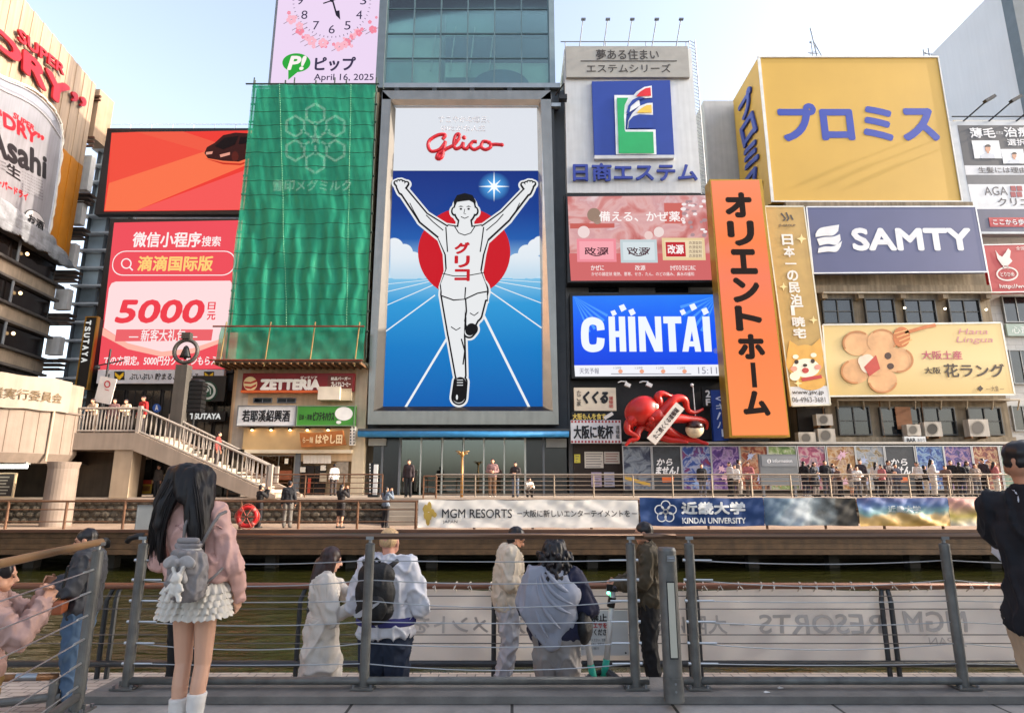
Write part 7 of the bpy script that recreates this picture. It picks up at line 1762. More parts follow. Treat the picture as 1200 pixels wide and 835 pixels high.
def cable_rail(label, xs, x0, x1, ends):
    T = thing('cable_railing', label, 'railing', (0, 0, 0))
    T.location = (xs[0], YR, 0); ox = xs[0]
    for x in xs: rail_post(T, x - ox, 0)
    m = MB(); m.tube((x0 - ox, 0, ZR), (x1 - ox, 0, ZR), .023, n=16); m.build('handrail', HRAIL, T, smooth=True)
    for i, z in enumerate(CZ):
        m = MB()
        for a, b in zip(xs[:-1], xs[1:]):
            n = 10; sag = .012 + .018 * ((i * 7 + int(a * 3)) % 3)
            m.path([(a - ox + (b - a) * k / n, 0, z - sag * 4 * (k / n) * (1 - k / n)) for k in range(n + 1)], .0042, 6)
        m.build('cable', CAB, T)
        for x, s_ in ends:
            m = MB(); m.tube((x - ox + s_ * .035, 0, z), (x - ox + s_ * .17, 0, z - .001), .0075, n=8); m.tube((x - ox - s_ * .03, 0, z), (x - ox - s_ * .055, 0, z), .012, n=8); m.build('turnbuckle', CAB, T)
    zb_ = at(745, 797, YR).z
    m = MB(); m.tube((x0 - ox + (0), 0, zb_), (x1 - ox, 0, zb_), .027, n=14); m.build('bottom_pipe', RAIL, T, smooth=True)
    return T
pxs = lambda px: atz(px, 816, .06).x
XA, XB, XC, XD, XE = pxs(127), pxs(418), pxs(752), pxs(827), pxs(1155)
XF = XE + (XE - XD)
xj = (XC + XD) / 2
TL_ = cable_rail('grey cable railing with a bronze handrail, left of the pale striped bollard', [XA, XB, XC], XA - .0, XC + .10, [(XC, -1), (XA, 1)])
TR_ = cable_rail('grey cable railing running from the bollard to the right hand side', [XD, XE, XF, XF + 2.4], XD - .10, XF + 2.4, [(XD, 1)])
MB().tube((XC + .101 - XD, 0, ZR), (-.101, 0, ZR), .0232, n=16).build('handrail_sleeve', HRAIL, TR_, smooth=True)
P1 = atz(88, 845, 0); P0 = atz(0, 660, ZR); dv = (Vector((P0.x, P0.y, 0)) - Vector((P1.x, P1.y, 0))).normalized()
T = thing('cable_railing', 'cable railing with a pale timber handrail turning back beside the photographer in lilac', 'railing', (P1.x, P1.y, 0))
ends_ = [Vector((0, 0, 0)), dv * 2.3, dv * 4.6]
for e in ends_: rail_post(T, e.x, e.y)
up = Vector((0, 0, 1)); a = ends_[0] - dv * .10 + up * ZR; MB().tube(a + dv * .07, ends_[2] + up * ZR, .024, n=16).build('handrail', M('#9a7650', .4, .15, var=.12, vs=4), T, smooth=True)
m = MB(); m.path([a + dv * .07, a, a - dv * .03 - up * .012, a - dv * .045 - up * .045], [.0245, .0245, .0235, .02], 12); m.build('end_cap', BLACK, T, smooth=True)
for i, z in enumerate(CZ):
    m = MB()
    for q in (0, 1):
        A_, B_ = ends_[q], ends_[q + 1]; m.path([A_.lerp(B_, k / 8) + up * (z - .05 * (k / 8) * (1 - k / 8)) for k in range(9)], .0045, 6)
    m.build('cable', CAB, T); m = MB(); m.tube(dv * .035 + up * z, dv * .18 + up * z, .008, n=8); m.build('turnbuckle', CAB, T)
MB().tube(ends_[0] + up * .16, ends_[2] + up * .16, .027, n=14).build('bottom_pipe', RAIL, T, smooth=True)
m = MB(); m.path([(.0, 0, ZR), (-.06, 0, ZR), (-.11, 0, ZR - .012), (-.135, 0, ZR - .045)], [.0245, .0245, .024, .02], 12); m.build('end_cap', BLACK, TL_, smooth=True)
b = atz(790, 820, .055)
T = thing('bollard_lamp', 'stout grey bollard with a pale upright light strip between two railing posts', 'bollard', (b.x, b.y, .05))
hb = at(777, 641, b.y).z - .05
m = MB(); m.tube((0, 0, 0), (0, 0, hb - .02), .067, n=28); m.tube((0, 0, hb - .02), (0, 0, hb), .067, .058, n=28); m.build('shaft', RAIL, T)
m = MB(); m.tube((0, 0, .005), (0, 0, .16), .071, n=28); m.build('base_sleeve', RAIL, T)
m = MB(); m.box(-.024, .024, -.071, -.055, .30, .80); m.build('light_strip', M('#b9b6a6', .4, var=.05), T); m = MB(); m.box(-.029, .029, -.069, -.054, .29, .81); m.build('strip_rim', DARKMETAL, T)
m = MB(); m.obox((.01, -.07, hb - .07), (.028, .012, .02)); m.tube((-.01, -.08, hb - .07), (.03, -.08, hb - .07), .008); m.build('lock_bracket', STEEL, T)
for z in (.08, .13): m = MB(); m.tube((.0, -.074, z), (.0, -.068, z), .008, n=8); m.build('bolt', STEEL, T)
far_person('person in black on the lower walkway, mostly hidden behind the girl in ruffled shorts', 208, 632, 818, 6.2, -.6, -20, '#121214', '#101012', 'hands')
YO, ZO = 7.42, -.6; zt_ = at(800, 686, YO).z; HO = zt_ - ZO
T = thing('waterside_railing', 'dark low railing with paired posts and a brown top rail along the lower walkway', 'railing', (0, YO, ZO))
MB().tube((-14, 0, HO), (14, 0, HO), .036, n=12).build('handrail', M('#7d5644', .4, .4, var=.12), T, smooth=True)
zb_ = at(800, 776, YO).z - ZO; MB().tube((-14, -.04, zb_), (14, -.04, zb_), .035, n=12).build('bottom_pipe', DARKRAIL, T, smooth=True)
for k in range(-5, 4):
    for d in (0, 1):
        x = at(1036 + 11 * d, 740, YO).x + k * 2.24; m = MB()
        for s_ in (.0,):
            m.path([(x + .0, -.02, .0), (x, -.02, HO - .16), (x + (.03 if d == 0 else -.0), .01, HO - .06), (x + (.05 if d == 0 else .02), .03, HO - .02)], [.028, .028, .026, .022], 8)
        m.build('post', DARKRAIL, T)
for yy in (697, 712, 742, 752): z = at(800, yy, YO).z - ZO; MB().tube((-14, -.05, z), (14, -.05, z), .006, n=6).build('cable', M('#6d6a66', .4, .6), T)
S = cloth_banner('banner', 'translucent white banner seen from its back with mirrored grey letters, tied along the lower railing', 478, 1260, 690, 779, YO + .07, .045, 5)
bm_ = bpy.data.materials.new('translucent banner cloth'); bm_.use_nodes = True; t_ = bm_.node_tree; b2 = t_.nodes['Principled BSDF']; b2.inputs['Base Color'].default_value = lin('#e2dad0') + (1,); b2.inputs['Roughness'].default_value = .8
tl_ = t_.nodes.new('ShaderNodeBsdfTranslucent'); tl_.inputs[0].default_value = lin('#e8e0d6') + (1,); mx = t_.nodes.new('ShaderNodeMixShader'); mx.inputs[0].default_value = .45
t_.links.new(b2.outputs[0], mx.inputs[1]); t_.links.new(tl_.outputs[0], mx.inputs[2]); t_.links.new(mx.outputs[0], t_.nodes['Material Output'].inputs[0])
cloth(S, 'cloth', 478, 690.5, 1290, 778, bm_, 0, 260, 20)
m = MB(); dense(S, m, 'MGM', 1058, 715, 1131, 740, .012, .02, True, .12); dense(S, m, 'RESORTS', 889, 719, 1033, 742, .012, .02, True, .12); dense(S, m, 'JAPAN', 1088, 746, 1132, 757, .012, .0, True, .12); dense(S, m, '－大阪に新しいエンターテイメントを－', 462, 720, 872, 742, .012, .02, True, .12)
m.build('mirrored_lettering', M('#b9b0a7', .8, var=.05), S.root)
m = MB(); rr = random.Random(3)
for k in range(34):
    u = S.uv(490 + k * 22 + rr.uniform(-5, 5), 690)[0]; zz_ = HO + ZO - S.O.z; m.path([(u, .0, zz_ - .07), (u - .02, -.11, zz_ - .01), (u, -.075, zz_ + .04), (u + .01, -.03, zz_ + .035)], .007, 5); m.tube((u, -.1, zz_ + .01), (u + rr.uniform(-.04, .04), -.12, zz_ - .04), .006, n=5)
m.build('ties', M('#c9c2b6', .7), S.root)
S = Sign('warning_sign', 'white warning board in red and black telling people not to feed the birds', 'sign', 664, 714, 737, 768, YO - .10)
S.box('board', 664, 714.5, 736, 767, M('#c9cac9', .5, var=.05), 0, .012)
m = MB(); S.text('禁止', 692, 718, 711, 727.5, m, .016, .03); S.text('やらないでください', 668, 736, 716, 743.5, m, .016, .03); S.text('に', 690, 728.5, 694, 735, m, .016, .02)
for k in range(3): S.text('鳥にエサをやらないでください。迷惑です', 670, 747 + k * 5, 714 - k * 6, 750.5 + k * 5, m, .016, .0)
m.build('black_lettering', BLK, S.root); m = MB(); S.text('エサやり', 668, 718, 691, 727.5, m, .016, .03); S.text('鳥', 679, 728.5, 689, 735, m, .016, .03); S.text('エサを', 695, 728.5, 711, 735, m, .016, .03); m.build('red_lettering', M('#b02028', .5), S.root)
c = S.uv(733, 764); MB().tube((c[0], -.02, c[1]), (c[0], 0, c[1]), .01, n=8).build('screw', DARKMETAL, S.root)
def scooter(name, label, p, rz, tilt=0.):
    T = thing(name, label, 'scooter', p, R(rz)); T.rotation_euler[0] = 0
    m = MB(); m.box(-.06, .06, -.5, .35, .12, .16); m.tube((0, .42, .22), (0, .30, .14), .04); m.build('deck', M('#3b3d40', .5), T)
    for y in (-.58, .47):
        m = MB(); m.path([(0, y + .10 * math.cos(R(20 * k)), .105 + .10 * math.sin(R(20 * k))) for k in range(18)], .028, 8, closed=True); w_ = m.build('wheel', BLACK, T, smooth=True); MB().tube((-.02, y, .105), (.02, y, .105), .07, n=14).build('hub', STEEL, w_)
    m = MB(); m.tube((0, .46, .14), (0, .42, .34), .04, .035, 12); m.build('fork_guard', M('#1f9c86', .45), T, smooth=True)
    m = MB(); m.tube((0, .42, .34), (0, .33, 1.02), .032, .028, 14); m.build('stem', M('#c9cccc', .4, var=.04), T, smooth=True)
    m = MB(); m.tube((0, .36, .86), (0, .34, .96), .042, n=12); m.build('stem_clamp', BLACK, T)
    m = MB(); m.path([(-.26, .27, 1.08), (-.15, .29, 1.08), (0, .33, 1.05), (.15, .29, 1.08), (.26, .27, 1.08)], .017, 8); m.build('handlebar', BLACK, T, smooth=True)
    for sx in (-1, 1): MB().tube((sx * .15, .288, 1.08), (sx * .27, .265, 1.08), .022, n=10).build('grip', BLACK, T)
    m = MB(); m.obox((0, .33, 1.06), (.05, .06, .035)); m.build('display', BLACK, T); m = MB(); m.ell((.0, .38, 1.0), (.018, .018, .018), 8, 6); m.build('status_light', LAMP('#50ffb0', 2.5), T)
    return T
b = atz(733, 806, ZO); scooter('electric_scooter', 'white stemmed electric scooter with a green fork held by the man in olive', (b.x + .18, 6.75, ZO), 72)
b = atz(650, 804, ZO); scooter('electric_scooter', 'teal footed electric scooter half hidden behind the woman in the draped grey top', (b.x - .05, 6.55, ZO), -70)
T = thing('ramp_handrail', 'short timber handrail with a steel sleeve on a stub post at the lower left', 'handrail', (atz(60, 833, -.6).x, atz(60, 833, -.6).y, ZO))
o = T.location; zr_ = at(40, 787, o.y).z - ZO
m = MB(); m.tube((0, 0, 0), (0, 0, zr_ - .05), .05, n=16); m.build('post', RAIL, T); m = MB(); m.tube((.02, .0, zr_ - .04), (-1.6, -.6, zr_ + .08), .032, n=14); m.build('handrail', M('#7a5638', .45, .1, var=.15), T, smooth=True)
m = MB(); m.tube((-.14, -.06, zr_ - .025), (-.30, -.12, zr_ - .01), .036, n=14); m.build('sleeve', STEEL, T); m = MB(); m.tube((.06, .02, .13), (-1.4, -.5, -.02 + .12), .04, n=12); m.build('bottom_pipe', RAIL, T)
for i, (px, py) in enumerate(((899, 811), (915, 806), (560, 822))):
    p = atz(px, py, .058 if py < 815 else .004); T = thing('paper_scrap', ('crumpled white paper scrap on the kerb right of the bollard', 'smaller white paper scrap beside the crumpled one on the kerb', 'flat grey paper scrap on the paving below the woman in the drape')[i], 'litter', p)
    m = MB(); m.verts([(-.02, -.012, .001), (.018, -.014, .006), (.022, .012, .002), (-.004, .016, .009), (-.024, .008, .002)], [(0, 1, 3), (1, 2, 3), (0, 3, 4)]); m.build('sheet', M('#c9c8c4' if i < 2 else '#8d8c88', .8), T)
# == people on the near bank
def stand(name, label, p, rz): return thing(name, label, 'person', p, R(rz))
def strap(root, pts, w, mat, name='strap'):
    m = MB(); m.path(pts, w, 8); return m.build(name, mat, root, smooth=True)
def clipz(mb, z):
    for v in mb.bm.verts:
        if v.co.z > z: v.co.z = z + (v.co.z - z) * .1
CLIP = -.035
# ---- girl with her back turned, leaning at the railing
PK = M('#c39a90', .62, var=.08, vs=5, bump=.15, bs=22)
gp = atz(219, 880, 0)
G = stand('person', 'girl with long black hair, dusty pink jacket and white ruffled shorts, back turned', (gp.x, gp.y, 0), -4)
B = Body(1.67, dict(pel=(.015, 0, .955), wst=(.02, .01, 1.10), chs=(.02, .015, 1.27), nk=(.02, .02, 1.435), hd=(.03, .05, 1.575), hiL=(-.07, 0, .93), hiR=(.085, 0, .93), knL=(-.062, .02, .50), anL=(-.055, -.03, .085), knR=(.075, .0, .50), anR=(.055, -.05, .085),
     shL=(-.145, .01, 1.375), shR=(.165, .01, 1.375), elL=(-.25, .05, 1.10), wrL=(-.14, .27, 1.08), elR=(.215, .0, 1.10), wrR=(.215, .10, .88)), .94, True, face=R(12), nod=R(10), slim=.92)
def sway(v): v.x -= .058 * v.z + .11 * max(0, v.z - 1.0)
for q_ in B.J.values(): sway(q_)
wear_body(G, B, M('#c79a80', .42, var=.05, vs=6), .008)
mb = MB(); J = B.J
B.torso(mb, .030)
for S_ in 'LR': B.arm(mb, S_, .030, .93, .036)
cap3(mb, J['shR'].lerp(J['elR'], .5), J['elR'] + Vector((.02, 0, -.02)), .062, .066); cap3(mb, J['elR'] + Vector((.02, 0, -.02)), J['wrR'] + Vector((.012, -.01, .05)), .066, .060); cap3(mb, J['wrR'] + Vector((0, 0, .04)), J['wrR'] + Vector((0, .02, -.02)), .05, .044)
cap3(mb, J['elL'] + Vector((-.01, 0, -.02)), J['wrL'] + Vector((0, -.05, 0)), .07, .06)
cap3(mb, Vector((-.115, .0, 1.02)), Vector((.04, .0, 1.02)), .125, .125)
for v in mb.bm.verts:
    if v.co.z < .975 and v.co.x < .17: v.co.z = .975 + (v.co.z - .975) * .12
wear(G, 'jacket', mb, PK, .010, 2, .013, 11, 3)
m = MB(); n = 60
for k in range(n):
    pass
m.path([(-.045 + .175 * math.cos(R(180 + 180 * k / 30)), .02 + .150 * math.sin(R(180 + 180 * k / 30)), 1.285 + .012 * math.sin(k * .9)) for k in range(31)], .006, 6); m.build('yoke_seam', M('#a9827a', .7), G, smooth=True)
mb = MB(); cap3(mb, J['nk'] + Vector((-.05, -.01, -.01)), J['nk'] + Vector((.05, -.01, -.01)), .06, .06); wear(G, 'hood_collar', mb, M('#d0aaa2', .65, bump=.15, bs=22), .012, 3, .008, 9, 4)
RUF = M('#cdc6bb', .75, var=.05); tiers = MB(); zz_ = 1.0
for ti in range(7):
    z1_ = 1.02 - ti * .036; z0_ = z1_ - .053
    for S_, cx in (('L', -.055), ('R', .085)):
        if ti < 2 and S_ == 'R': continue
        cx -= .054; c_ = -.035 if ti < 2 else cx; rx = (.150 + .005 * ti) if ti < 2 else .108 + .004 * ti; ry = .125 + .004 * ti; n = 88; L_ = []
        for (z, ex, am) in ((z1_, -.012, .0), ((z1_ + z0_) / 2, .004, .006), (z0_, .016, .013)):
            rg = []
            for j in range(n):
                a = 2 * math.pi * j / n; w_ = am * math.sin(j * math.pi / 2.2 + ti * 1.7) + am * .6 * noise.noise(Vector((a * 6, ti, 3)))
                rg.append((c_ + (rx + ex + w_) * math.cos(a), .0 + (ry + ex + w_) * math.sin(a), z + .006 * math.sin(j * 1.9 + ti)))
            L_.append(rg)
        tiers.rings(L_, n, False)
        tiers.rings([[(p[0] * .97 + c_ * .03, p[1] * .97, p[2]) for p in L_[0]], [(c_ + (p[0] - c_) * .6, p[1] * .6, p[2]) for p in L_[0]]], n, True)
tiers.build('ruffled_shorts', RUF, G, smooth=True)
for S_ in 'LR':
    mb = MB(); a = J['an' + S_]; kn = J['kn' + S_]; t = .52 if S_ == 'L' else .60
    mb.oval([(a.lerp(kn, q * t).x, a.lerp(kn, q * t).y - .012 * q, a.lerp(kn, q * t).z, r, r) for q, r in ((0, .037), (.25, .039), (.5, .045), (.75, .051), (.96, .053), (.97, .0555), (1, .0555))], 20); cap3(mb, a, a + Vector((0, .12, -.045)), .042, .035)
    wear(G, 'sock', mb, M('#cfcac4', .8, var=.04, bump=.1, bs=60), .008, 2, .003, 14, 5)
shoes(G, B, M('#c9c6c2', .5), None)
hb = MB(); cap_hair(hb, B, .0, 1.02); k = B.k
mb = MB()
for P in ([(-.05, -.06, 1.60), (-.09, -.10, 1.48), (-.13, -.13, 1.38), (-.15, -.135, 1.28), (-.155, -.13, 1.18), (-.15, -.12, 1.10)], [(-.02, -.06, 1.62), (-.06, -.11, 1.50), (-.11, -.14, 1.42), (-.14, -.15, 1.33)], [(.06, -.05, 1.62), (.10, -.09, 1.50), (.11, -.145, 1.40), (.115, -.165, 1.30), (.12, -.165, 1.20), (.11, -.15, 1.13)], [(.03, -.06, 1.62), (.06, -.11, 1.50), (.08, -.155, 1.38), (.085, -.17, 1.28), (.09, -.165, 1.20)], [(.09, -.0, 1.6), (.12, -.05, 1.48), (.13, -.12, 1.36), (.135, -.14, 1.26)]):
    q = bez([(a, b, 0) for a, b, c in P], 4); zs2 = bez([(c, 0) for a, b, c in P], 4)
    n = len(P);
    for i in range(n - 1): r1 = .062 * (1 - i / n * .62); r2 = .062 * (1 - (i + 1) / n * .62); cap3(mb, Vector(P[i]) + Vector((0, .02, 0)), Vector(P[i + 1]) + Vector((0, .02, 0)), r1, r2)
HB = M('#120e0f', .5, var=.4, vs=35, spec=.3)
for P in (((-.06, -.05, 1.60), (-.13, -.09, 1.42), .07, .06), ((.05, -.06, 1.60), (.09, -.12, 1.40), .075, .06), ((-.10, -.09, 1.44), (-.14, -.13, 1.30), .05, .04), ((.0, -.07, 1.60), (.02, -.12, 1.47), .07, .045)): cap3(mb, *P)
for v in mb.bm.verts: sway(v.co)
me = hb.mesh(); mb.add_mesh(me); bpy.data.meshes.remove(me)
wear(G, 'hair', mb, HB, .009, 7, .012, 34, 6)
m = MB(); rr = random.Random(21)
for i in range(130):
    s_ = -1 if i % 2 else 1; w_ = rr.uniform(-.05, .05); e_ = rr.uniform(1.06, 1.24) if s_ < 0 else rr.uniform(1.08, 1.3)
    a = Vector((.02 + s_ * .03 + w_ * .8, -.09 - rr.uniform(0, .02), 1.60 + rr.uniform(-.05, .04))); c = Vector((s_ * .12 - (.05 if s_ < 0 else .0) + w_, -.165 - rr.uniform(-.02, .02), e_)); b = a.lerp(c, .5) + Vector((s_ * .035, -.05, .02))
    if s_ < 0: c.y += .04
    for q_ in (a, b, c): sway(q_)
    P = [(1 - t) ** 2 * a + 2 * t * (1 - t) * b + t * t * c for t in [j / 6 for j in range(7)]]; m.path(P, [.0035, .0045, .0045, .004, .0035, .003, .0012], 4)
m.build('loose_strands', HB, G, smooth=True)
GF = M('#7f7a79', .55, var=.1, vs=6, bump=.2, bs=18)
bk = G.matrix_world
K = thing('backpack', 'small grey backpack with a big bow hanging on the girl’s back', 'bag', (gp.x + .015, gp.y - .245, .92), R(-4))
mb = MB(); mb.oval([(0, 0, -.03, .085, .05), (0, 0, -.015, .108, .066), (0, 0, .05, .116, .074), (0, 0, .14, .110, .072), (0, 0, .21, .09, .062), (0, 0, .25, .062, .045), (0, 0, .275, .075, .052), (0, 0, .285, .07, .05)], 28)
mb.rings([[((.08 * math.cos(t) * (1.1 if z < .2 else .95)), -.045 - .04 * max(0, math.sin(t)), z + .05 * math.sin(t) * 0) for t in [2 * math.pi * j / 20 for j in range(20)]] for z in (.12, .125, .235, .245)], 20)
wear(K, 'pouch', mb, GF, .008, 2, .010, 16, 8)
m = MB(); m.path([(.064 * math.cos(R(15 * k)), .047 * math.sin(R(15 * k)), .25) for k in range(24)], .006, 6, closed=True); m.build('drawstring', M('#b5b0ac', .6), K, smooth=True)
mb = MB()
for sg in (-1, 1):
    mb.ell((sg * .05, -.088, .19), (.05, .014, .034), 12, 8, Matrix.Rotation(sg * R(25), 3, 'Y')); cap3(mb, (sg * .01, -.085, .185), (sg * .04, -.082, .09), .010, .017)
mb.ell((0, -.095, .188), (.017, .018, .02), 10, 7); wear(K, 'bow', mb, M('#9b9693', .5, var=.1, bump=.2, bs=18), .006, 2, .004, 20, 9)
mb = MB(); cap3(mb, (-.05, -.02, .30), (.05, -.02, .30), .02, .02); wear(K, 'handle', mb, GF, .008, 2)
strap(K, [(.05, .03, .26), (.08, .04, .34), (.105, .05, .40), (.12, .08, .445), (.125, .14, .46)], .010, M('#6d6866', .6)); strap(K, [(-.06, .03, .26), (-.08, .06, .38), (-.07, .10, .48)], .010, M('#6d6866', .6)); strap(K, [(.10, .02, .05), (.13, .07, .09), (.15, .12, .13)], .008, M('#6d6866', .6))
C_ = thing('rabbit_charm', 'white plush rabbit charm hanging from the grey backpack', 'charm', (gp.x + .015, gp.y - .35, .905), R(-4))
mb = MB(); mb.ell((0, 0, .06), (.035, .028, .042), 12, 8); mb.ell((0, -.005, .115), (.032, .028, .03), 12, 8)
for sg in (-1, 1): cap3(mb, (sg * .014, 0, .13), (sg * .03, -.0, .175), .012, .010); cap3(mb, (sg * .02, -.01, .04), (sg * .035, -.015, .0), .014, .014); cap3(mb, (sg * .025, -.01, .08), (sg * .045, -.015, .055), .011, .010)
wear(C_, 'body', mb, M('#cfc9bf', .85, var=.08, vs=20), .006, 2, .004, 30, 2)
# ---- passer-by cropped by the right edge
rp = Vector((2.57, 3.05, 0))
Q = stand('person', 'man in glasses wearing a black tee over a white long sleeved shirt, walking past', rp, -64)
B = Body(1.76, dict(nk=(0, -.03, 1.44), hd=(0, -.02, 1.575), shR=(.17, -.02, 1.40), elL=(-.17, .07, 1.16), wrL=(-.12, .31, 1.15), elR=(.26, .0, 1.22), wrR=(.12, .26, 1.19), knL=(-.095, .10, .50), anR=(.1, -.18, .11)), .84)
wear_body(Q, B, SKIN2, .008); eyes(Q, B)
mb = MB(); B.torso(mb, .03, None)
for S_ in 'LR': B.arm(mb, S_, .034, .30, .042)
for v in mb.bm.verts:
    if v.co.z < .86: v.co.z = .86 + (v.co.z - .86) * .3
mb.oval([(0, -.005, .855, .185, .145), (0, -.005, .865, .192, .15), (0, -.005, 1.0, .18, .138), (0, -.005, 1.15, .15, .12)], 24)
wear(Q, 'tee', mb, M('#0e1018', .8, var=.15, vs=6), .012, 3, 0.015, 9.0, 11)
mb = MB()
for S_ in 'LR': J = B.J; cap3(mb, J['sh' + S_].lerp(J['el' + S_], .4), J['el' + S_], .058, .056); cap3(mb, J['el' + S_], J['wr' + S_], .056, .042)
cap3(mb, B.J['nk'] - Vector((0, 0, .02)), B.J['nk'] + Vector((0, 0, .015)), .062, .058)
wear(Q, 'long_sleeves', mb, M('#bfc4d0', .8, var=.06), .010, 3, 0.0125, 18.0, 12)
mb = MB(); cap3(mb, B.J['pel'] - Vector((.07, 0, .02)), B.J['pel'] + Vector((.07, 0, -.02)), .118, .118)
for S_ in 'LR': B.leg(mb, S_, .03, .95, .045)
clipz(mb, B.J['pel'].z + CLIP)
wear(Q, 'trousers', mb, M('#a3927c', .8, var=.08), .013, 3, 0.015, 9.0, 13); shoes(Q, B, M('#2b2a2a', .5))
mb = MB(); mb.ell(B.P(0, -.012, .062), Vector((.082, .098, .066)) * B.k, 16, 12, B.hr); mb.ell(B.P(0, -.04, .02), Vector((.076, .066, .05)) * B.k, 14, 10, B.hr); wear(Q, 'hair', mb, HAIRM['black'], .009, 2, .010, 30, 14)
m = MB()
for sg in (-1, 1):
    c = [B.P(sg * .034 + .026 * math.cos(R(30 * t)), .098, .005 + .021 * math.sin(R(30 * t))) for t in range(12)]; m.path(c, .0025, 6, closed=True); m.tube(B.P(sg * .06, .096, .012), B.P(sg * .08, -.0, .012), .0028, n=6)
m.tube(B.P(-.008, .1, .008), B.P(.008, .1, .008), .0025, n=6); m.build('glasses', BLACK, Q)
# ---- photographer in lilac at the far left
lp = at(-12, 700, 4.55)
Q = stand('person', 'person in a pale lilac top and khaki trousers raising a phone behind the side railing', (lp.x, 4.55, ZO), -62)
B = Body(1.62, dict(elL=(-.22, .25, 1.2), wrL=(-.05, .33, 1.42), elR=(.25, .25, 1.16), wrR=(.07, .35, 1.38), hd=(0, .05, 1.57)), 1.12, True, nod=R(8))
wear_body(Q, B, SKIN, .008, hands=dict(L=dict(curl=.9), R=dict(curl=.9)))
mb = MB(); B.torso(mb, .03)
for S_ in 'LR': B.arm(mb, S_, .032, .95, .022)
wear(Q, 'top', mb, M('#a8887e', .75, var=.06, vs=5), .011, 3, 0.02, 12.0, 21)
mb = MB(); cap3(mb, B.J['pel'] - Vector((.07, 0, .02)), B.J['pel'] + Vector((.07, 0, -.02)), .122, .122)
for S_ in 'LR': B.leg(mb, S_, .035, .95, .04)
clipz(mb, B.J['pel'].z + CLIP)
wear(Q, 'trousers', mb, M('#8a6f42', .8, var=.1), .013, 3, 0.015, 9.0, 22); shoes(Q, B, M('#2b2a2a', .5))
mb = MB(); cap_hair(mb, B, 1); wear(Q, 'hair', mb, HAIRM['black'], .01, 2, .01, 26, 23); eyes(Q, B)
ph = Q.matrix_world
def phone(label, root_p, rz, local, tilt, mat, rot=None):
    w = Matrix.Translation(root_p) @ Matrix.Rotation(R(rz), 4, 'Z') @ Vector(local)
    T = thing('phone', label, 'phone', w, R(rz)); T.rotation_euler = (R(tilt), 0, R(rz))
    m = MB(); m.obox((0, 0, 0), (.038, .005, .078)); m.build('case', mat, T); m = MB(); m.obox((0, -.0057, 0), (.035, .0006, .074)); m.build('screen', M('#0a0c10', .08, spec=.7), T)
    m = MB()
    for z in (.045, .06): m.tube((.018, .005, z), (.018, .0075, z), .008, n=10)
    m.build('lens', BLACK, T); return T
phone('black phone held up by the photographer in lilac', (lp.x, 4.55, ZO), -62, (.01, .43, 1.47), -5, BLACK)
# ---- man with jeans and a dark jacket facing left
Y_ = 6.55; q_ = at(92, 740, Y_)
Q = stand('person', 'man in a dark grey jacket and blue jeans facing the photographer in lilac', (q_.x, Y_, ZO), 112)
B = Body(1.70, dict(elL=(-.24, .06, 1.12), wrL=(-.12, .28, 1.12), elR=(.25, .04, 1.12), wrR=(.10, .28, 1.18), hd=(0, .05, 1.57)), 1.12, nod=R(12))
wear_body(Q, B, SKIN2, .008, hands=dict(L=dict(curl=.9), R=dict(curl=.9))); eyes(Q, B)
mb = MB(); B.torso(mb, .04)
for S_ in 'LR': B.arm(mb, S_, .036, .94, .03)
wear(Q, 'jacket', mb, M('#35363a', .75, var=.15, vs=4), .012, 3, 0.0175, 10.5, 31)
mb = MB(); cap3(mb, B.J['nk'] - Vector((0, 0, .02)), B.J['nk'] + Vector((0, 0, .02)), .07, .064); wear(Q, 'collar', mb, M('#9c9ca0', .8), .012, 2)
mb = MB(); cap3(mb, B.J['pel'] - Vector((.07, 0, .02)), B.J['pel'] + Vector((.07, 0, -.02)), .118, .118)
for S_ in 'LR': B.leg(mb, S_, .03, .97, .035)
clipz(mb, B.J['pel'].z + CLIP)
wear(Q, 'jeans', mb, M('#40566e', .8, var=.15, vs=6), .012, 3, 0.015, 10.5, 32); shoes(Q, B, M('#1f2022', .5))
mb = MB(); cap_hair(mb, B, 0); wear(Q, 'hair', mb, HAIRM['black'], .009, 2, .008, 30, 33)
K = thing('shoulder_bag', 'brown leather shoulder bag at the side of the man in jeans', 'bag', (q_.x - .02, Y_ - .27, ZO + .98), R(112)); mb = MB(); mb.obox((0, 0, 0), (.15, .045, .06)); wear(K, 'pouch', mb, M('#8a4a2a', .5, var=.15), .012, 3); strap(K, [(.12, 0, .05), (.10, -.10, .25), (-.02, -.2, .44)], .010, M('#5a3420', .5))
# ---- woman in the white coat
Y_ = 5.75; q_ = at(378, 740, Y_)
WC = M('#c6beb4', .85, var=.05, bump=.12, bs=70)
Q = stand('person', 'woman with brown hair in a long cream coat holding a pink phone', (q_.x, Y_, ZO), -72)
B = Body(1.585, dict(elL=(-.20, .22, 1.20), wrL=(-.05, .40, 1.34), elR=(.24, .06, 1.08), wrR=(.12, .27, 1.16), hd=(0, .045, 1.575)), 1.0, True, nod=R(14), face=R(4))
wear_body(Q, B, M('#cf9f86', .5, var=.05, vs=8), .008, hands=dict(R=dict(curl=.9), L=dict(curl=.35))); eyes(Q, B)
mb = MB(); B.torso(mb, .028)
for S_ in 'LR': B.arm(mb, S_, .03, .95, .03)
mb.oval([(0, .0, .36, .19, .17), (0, .0, .37, .2, .18), (0, 0, .62, .187, .163), (0, 0, .86, .167, .143), (0, 0, 1.0, .138, .118), (0, 0, 1.03, .125, .105)], 28)
wear(Q, 'coat', mb, WC, .012, 3, 0.02, 7.5, 41)
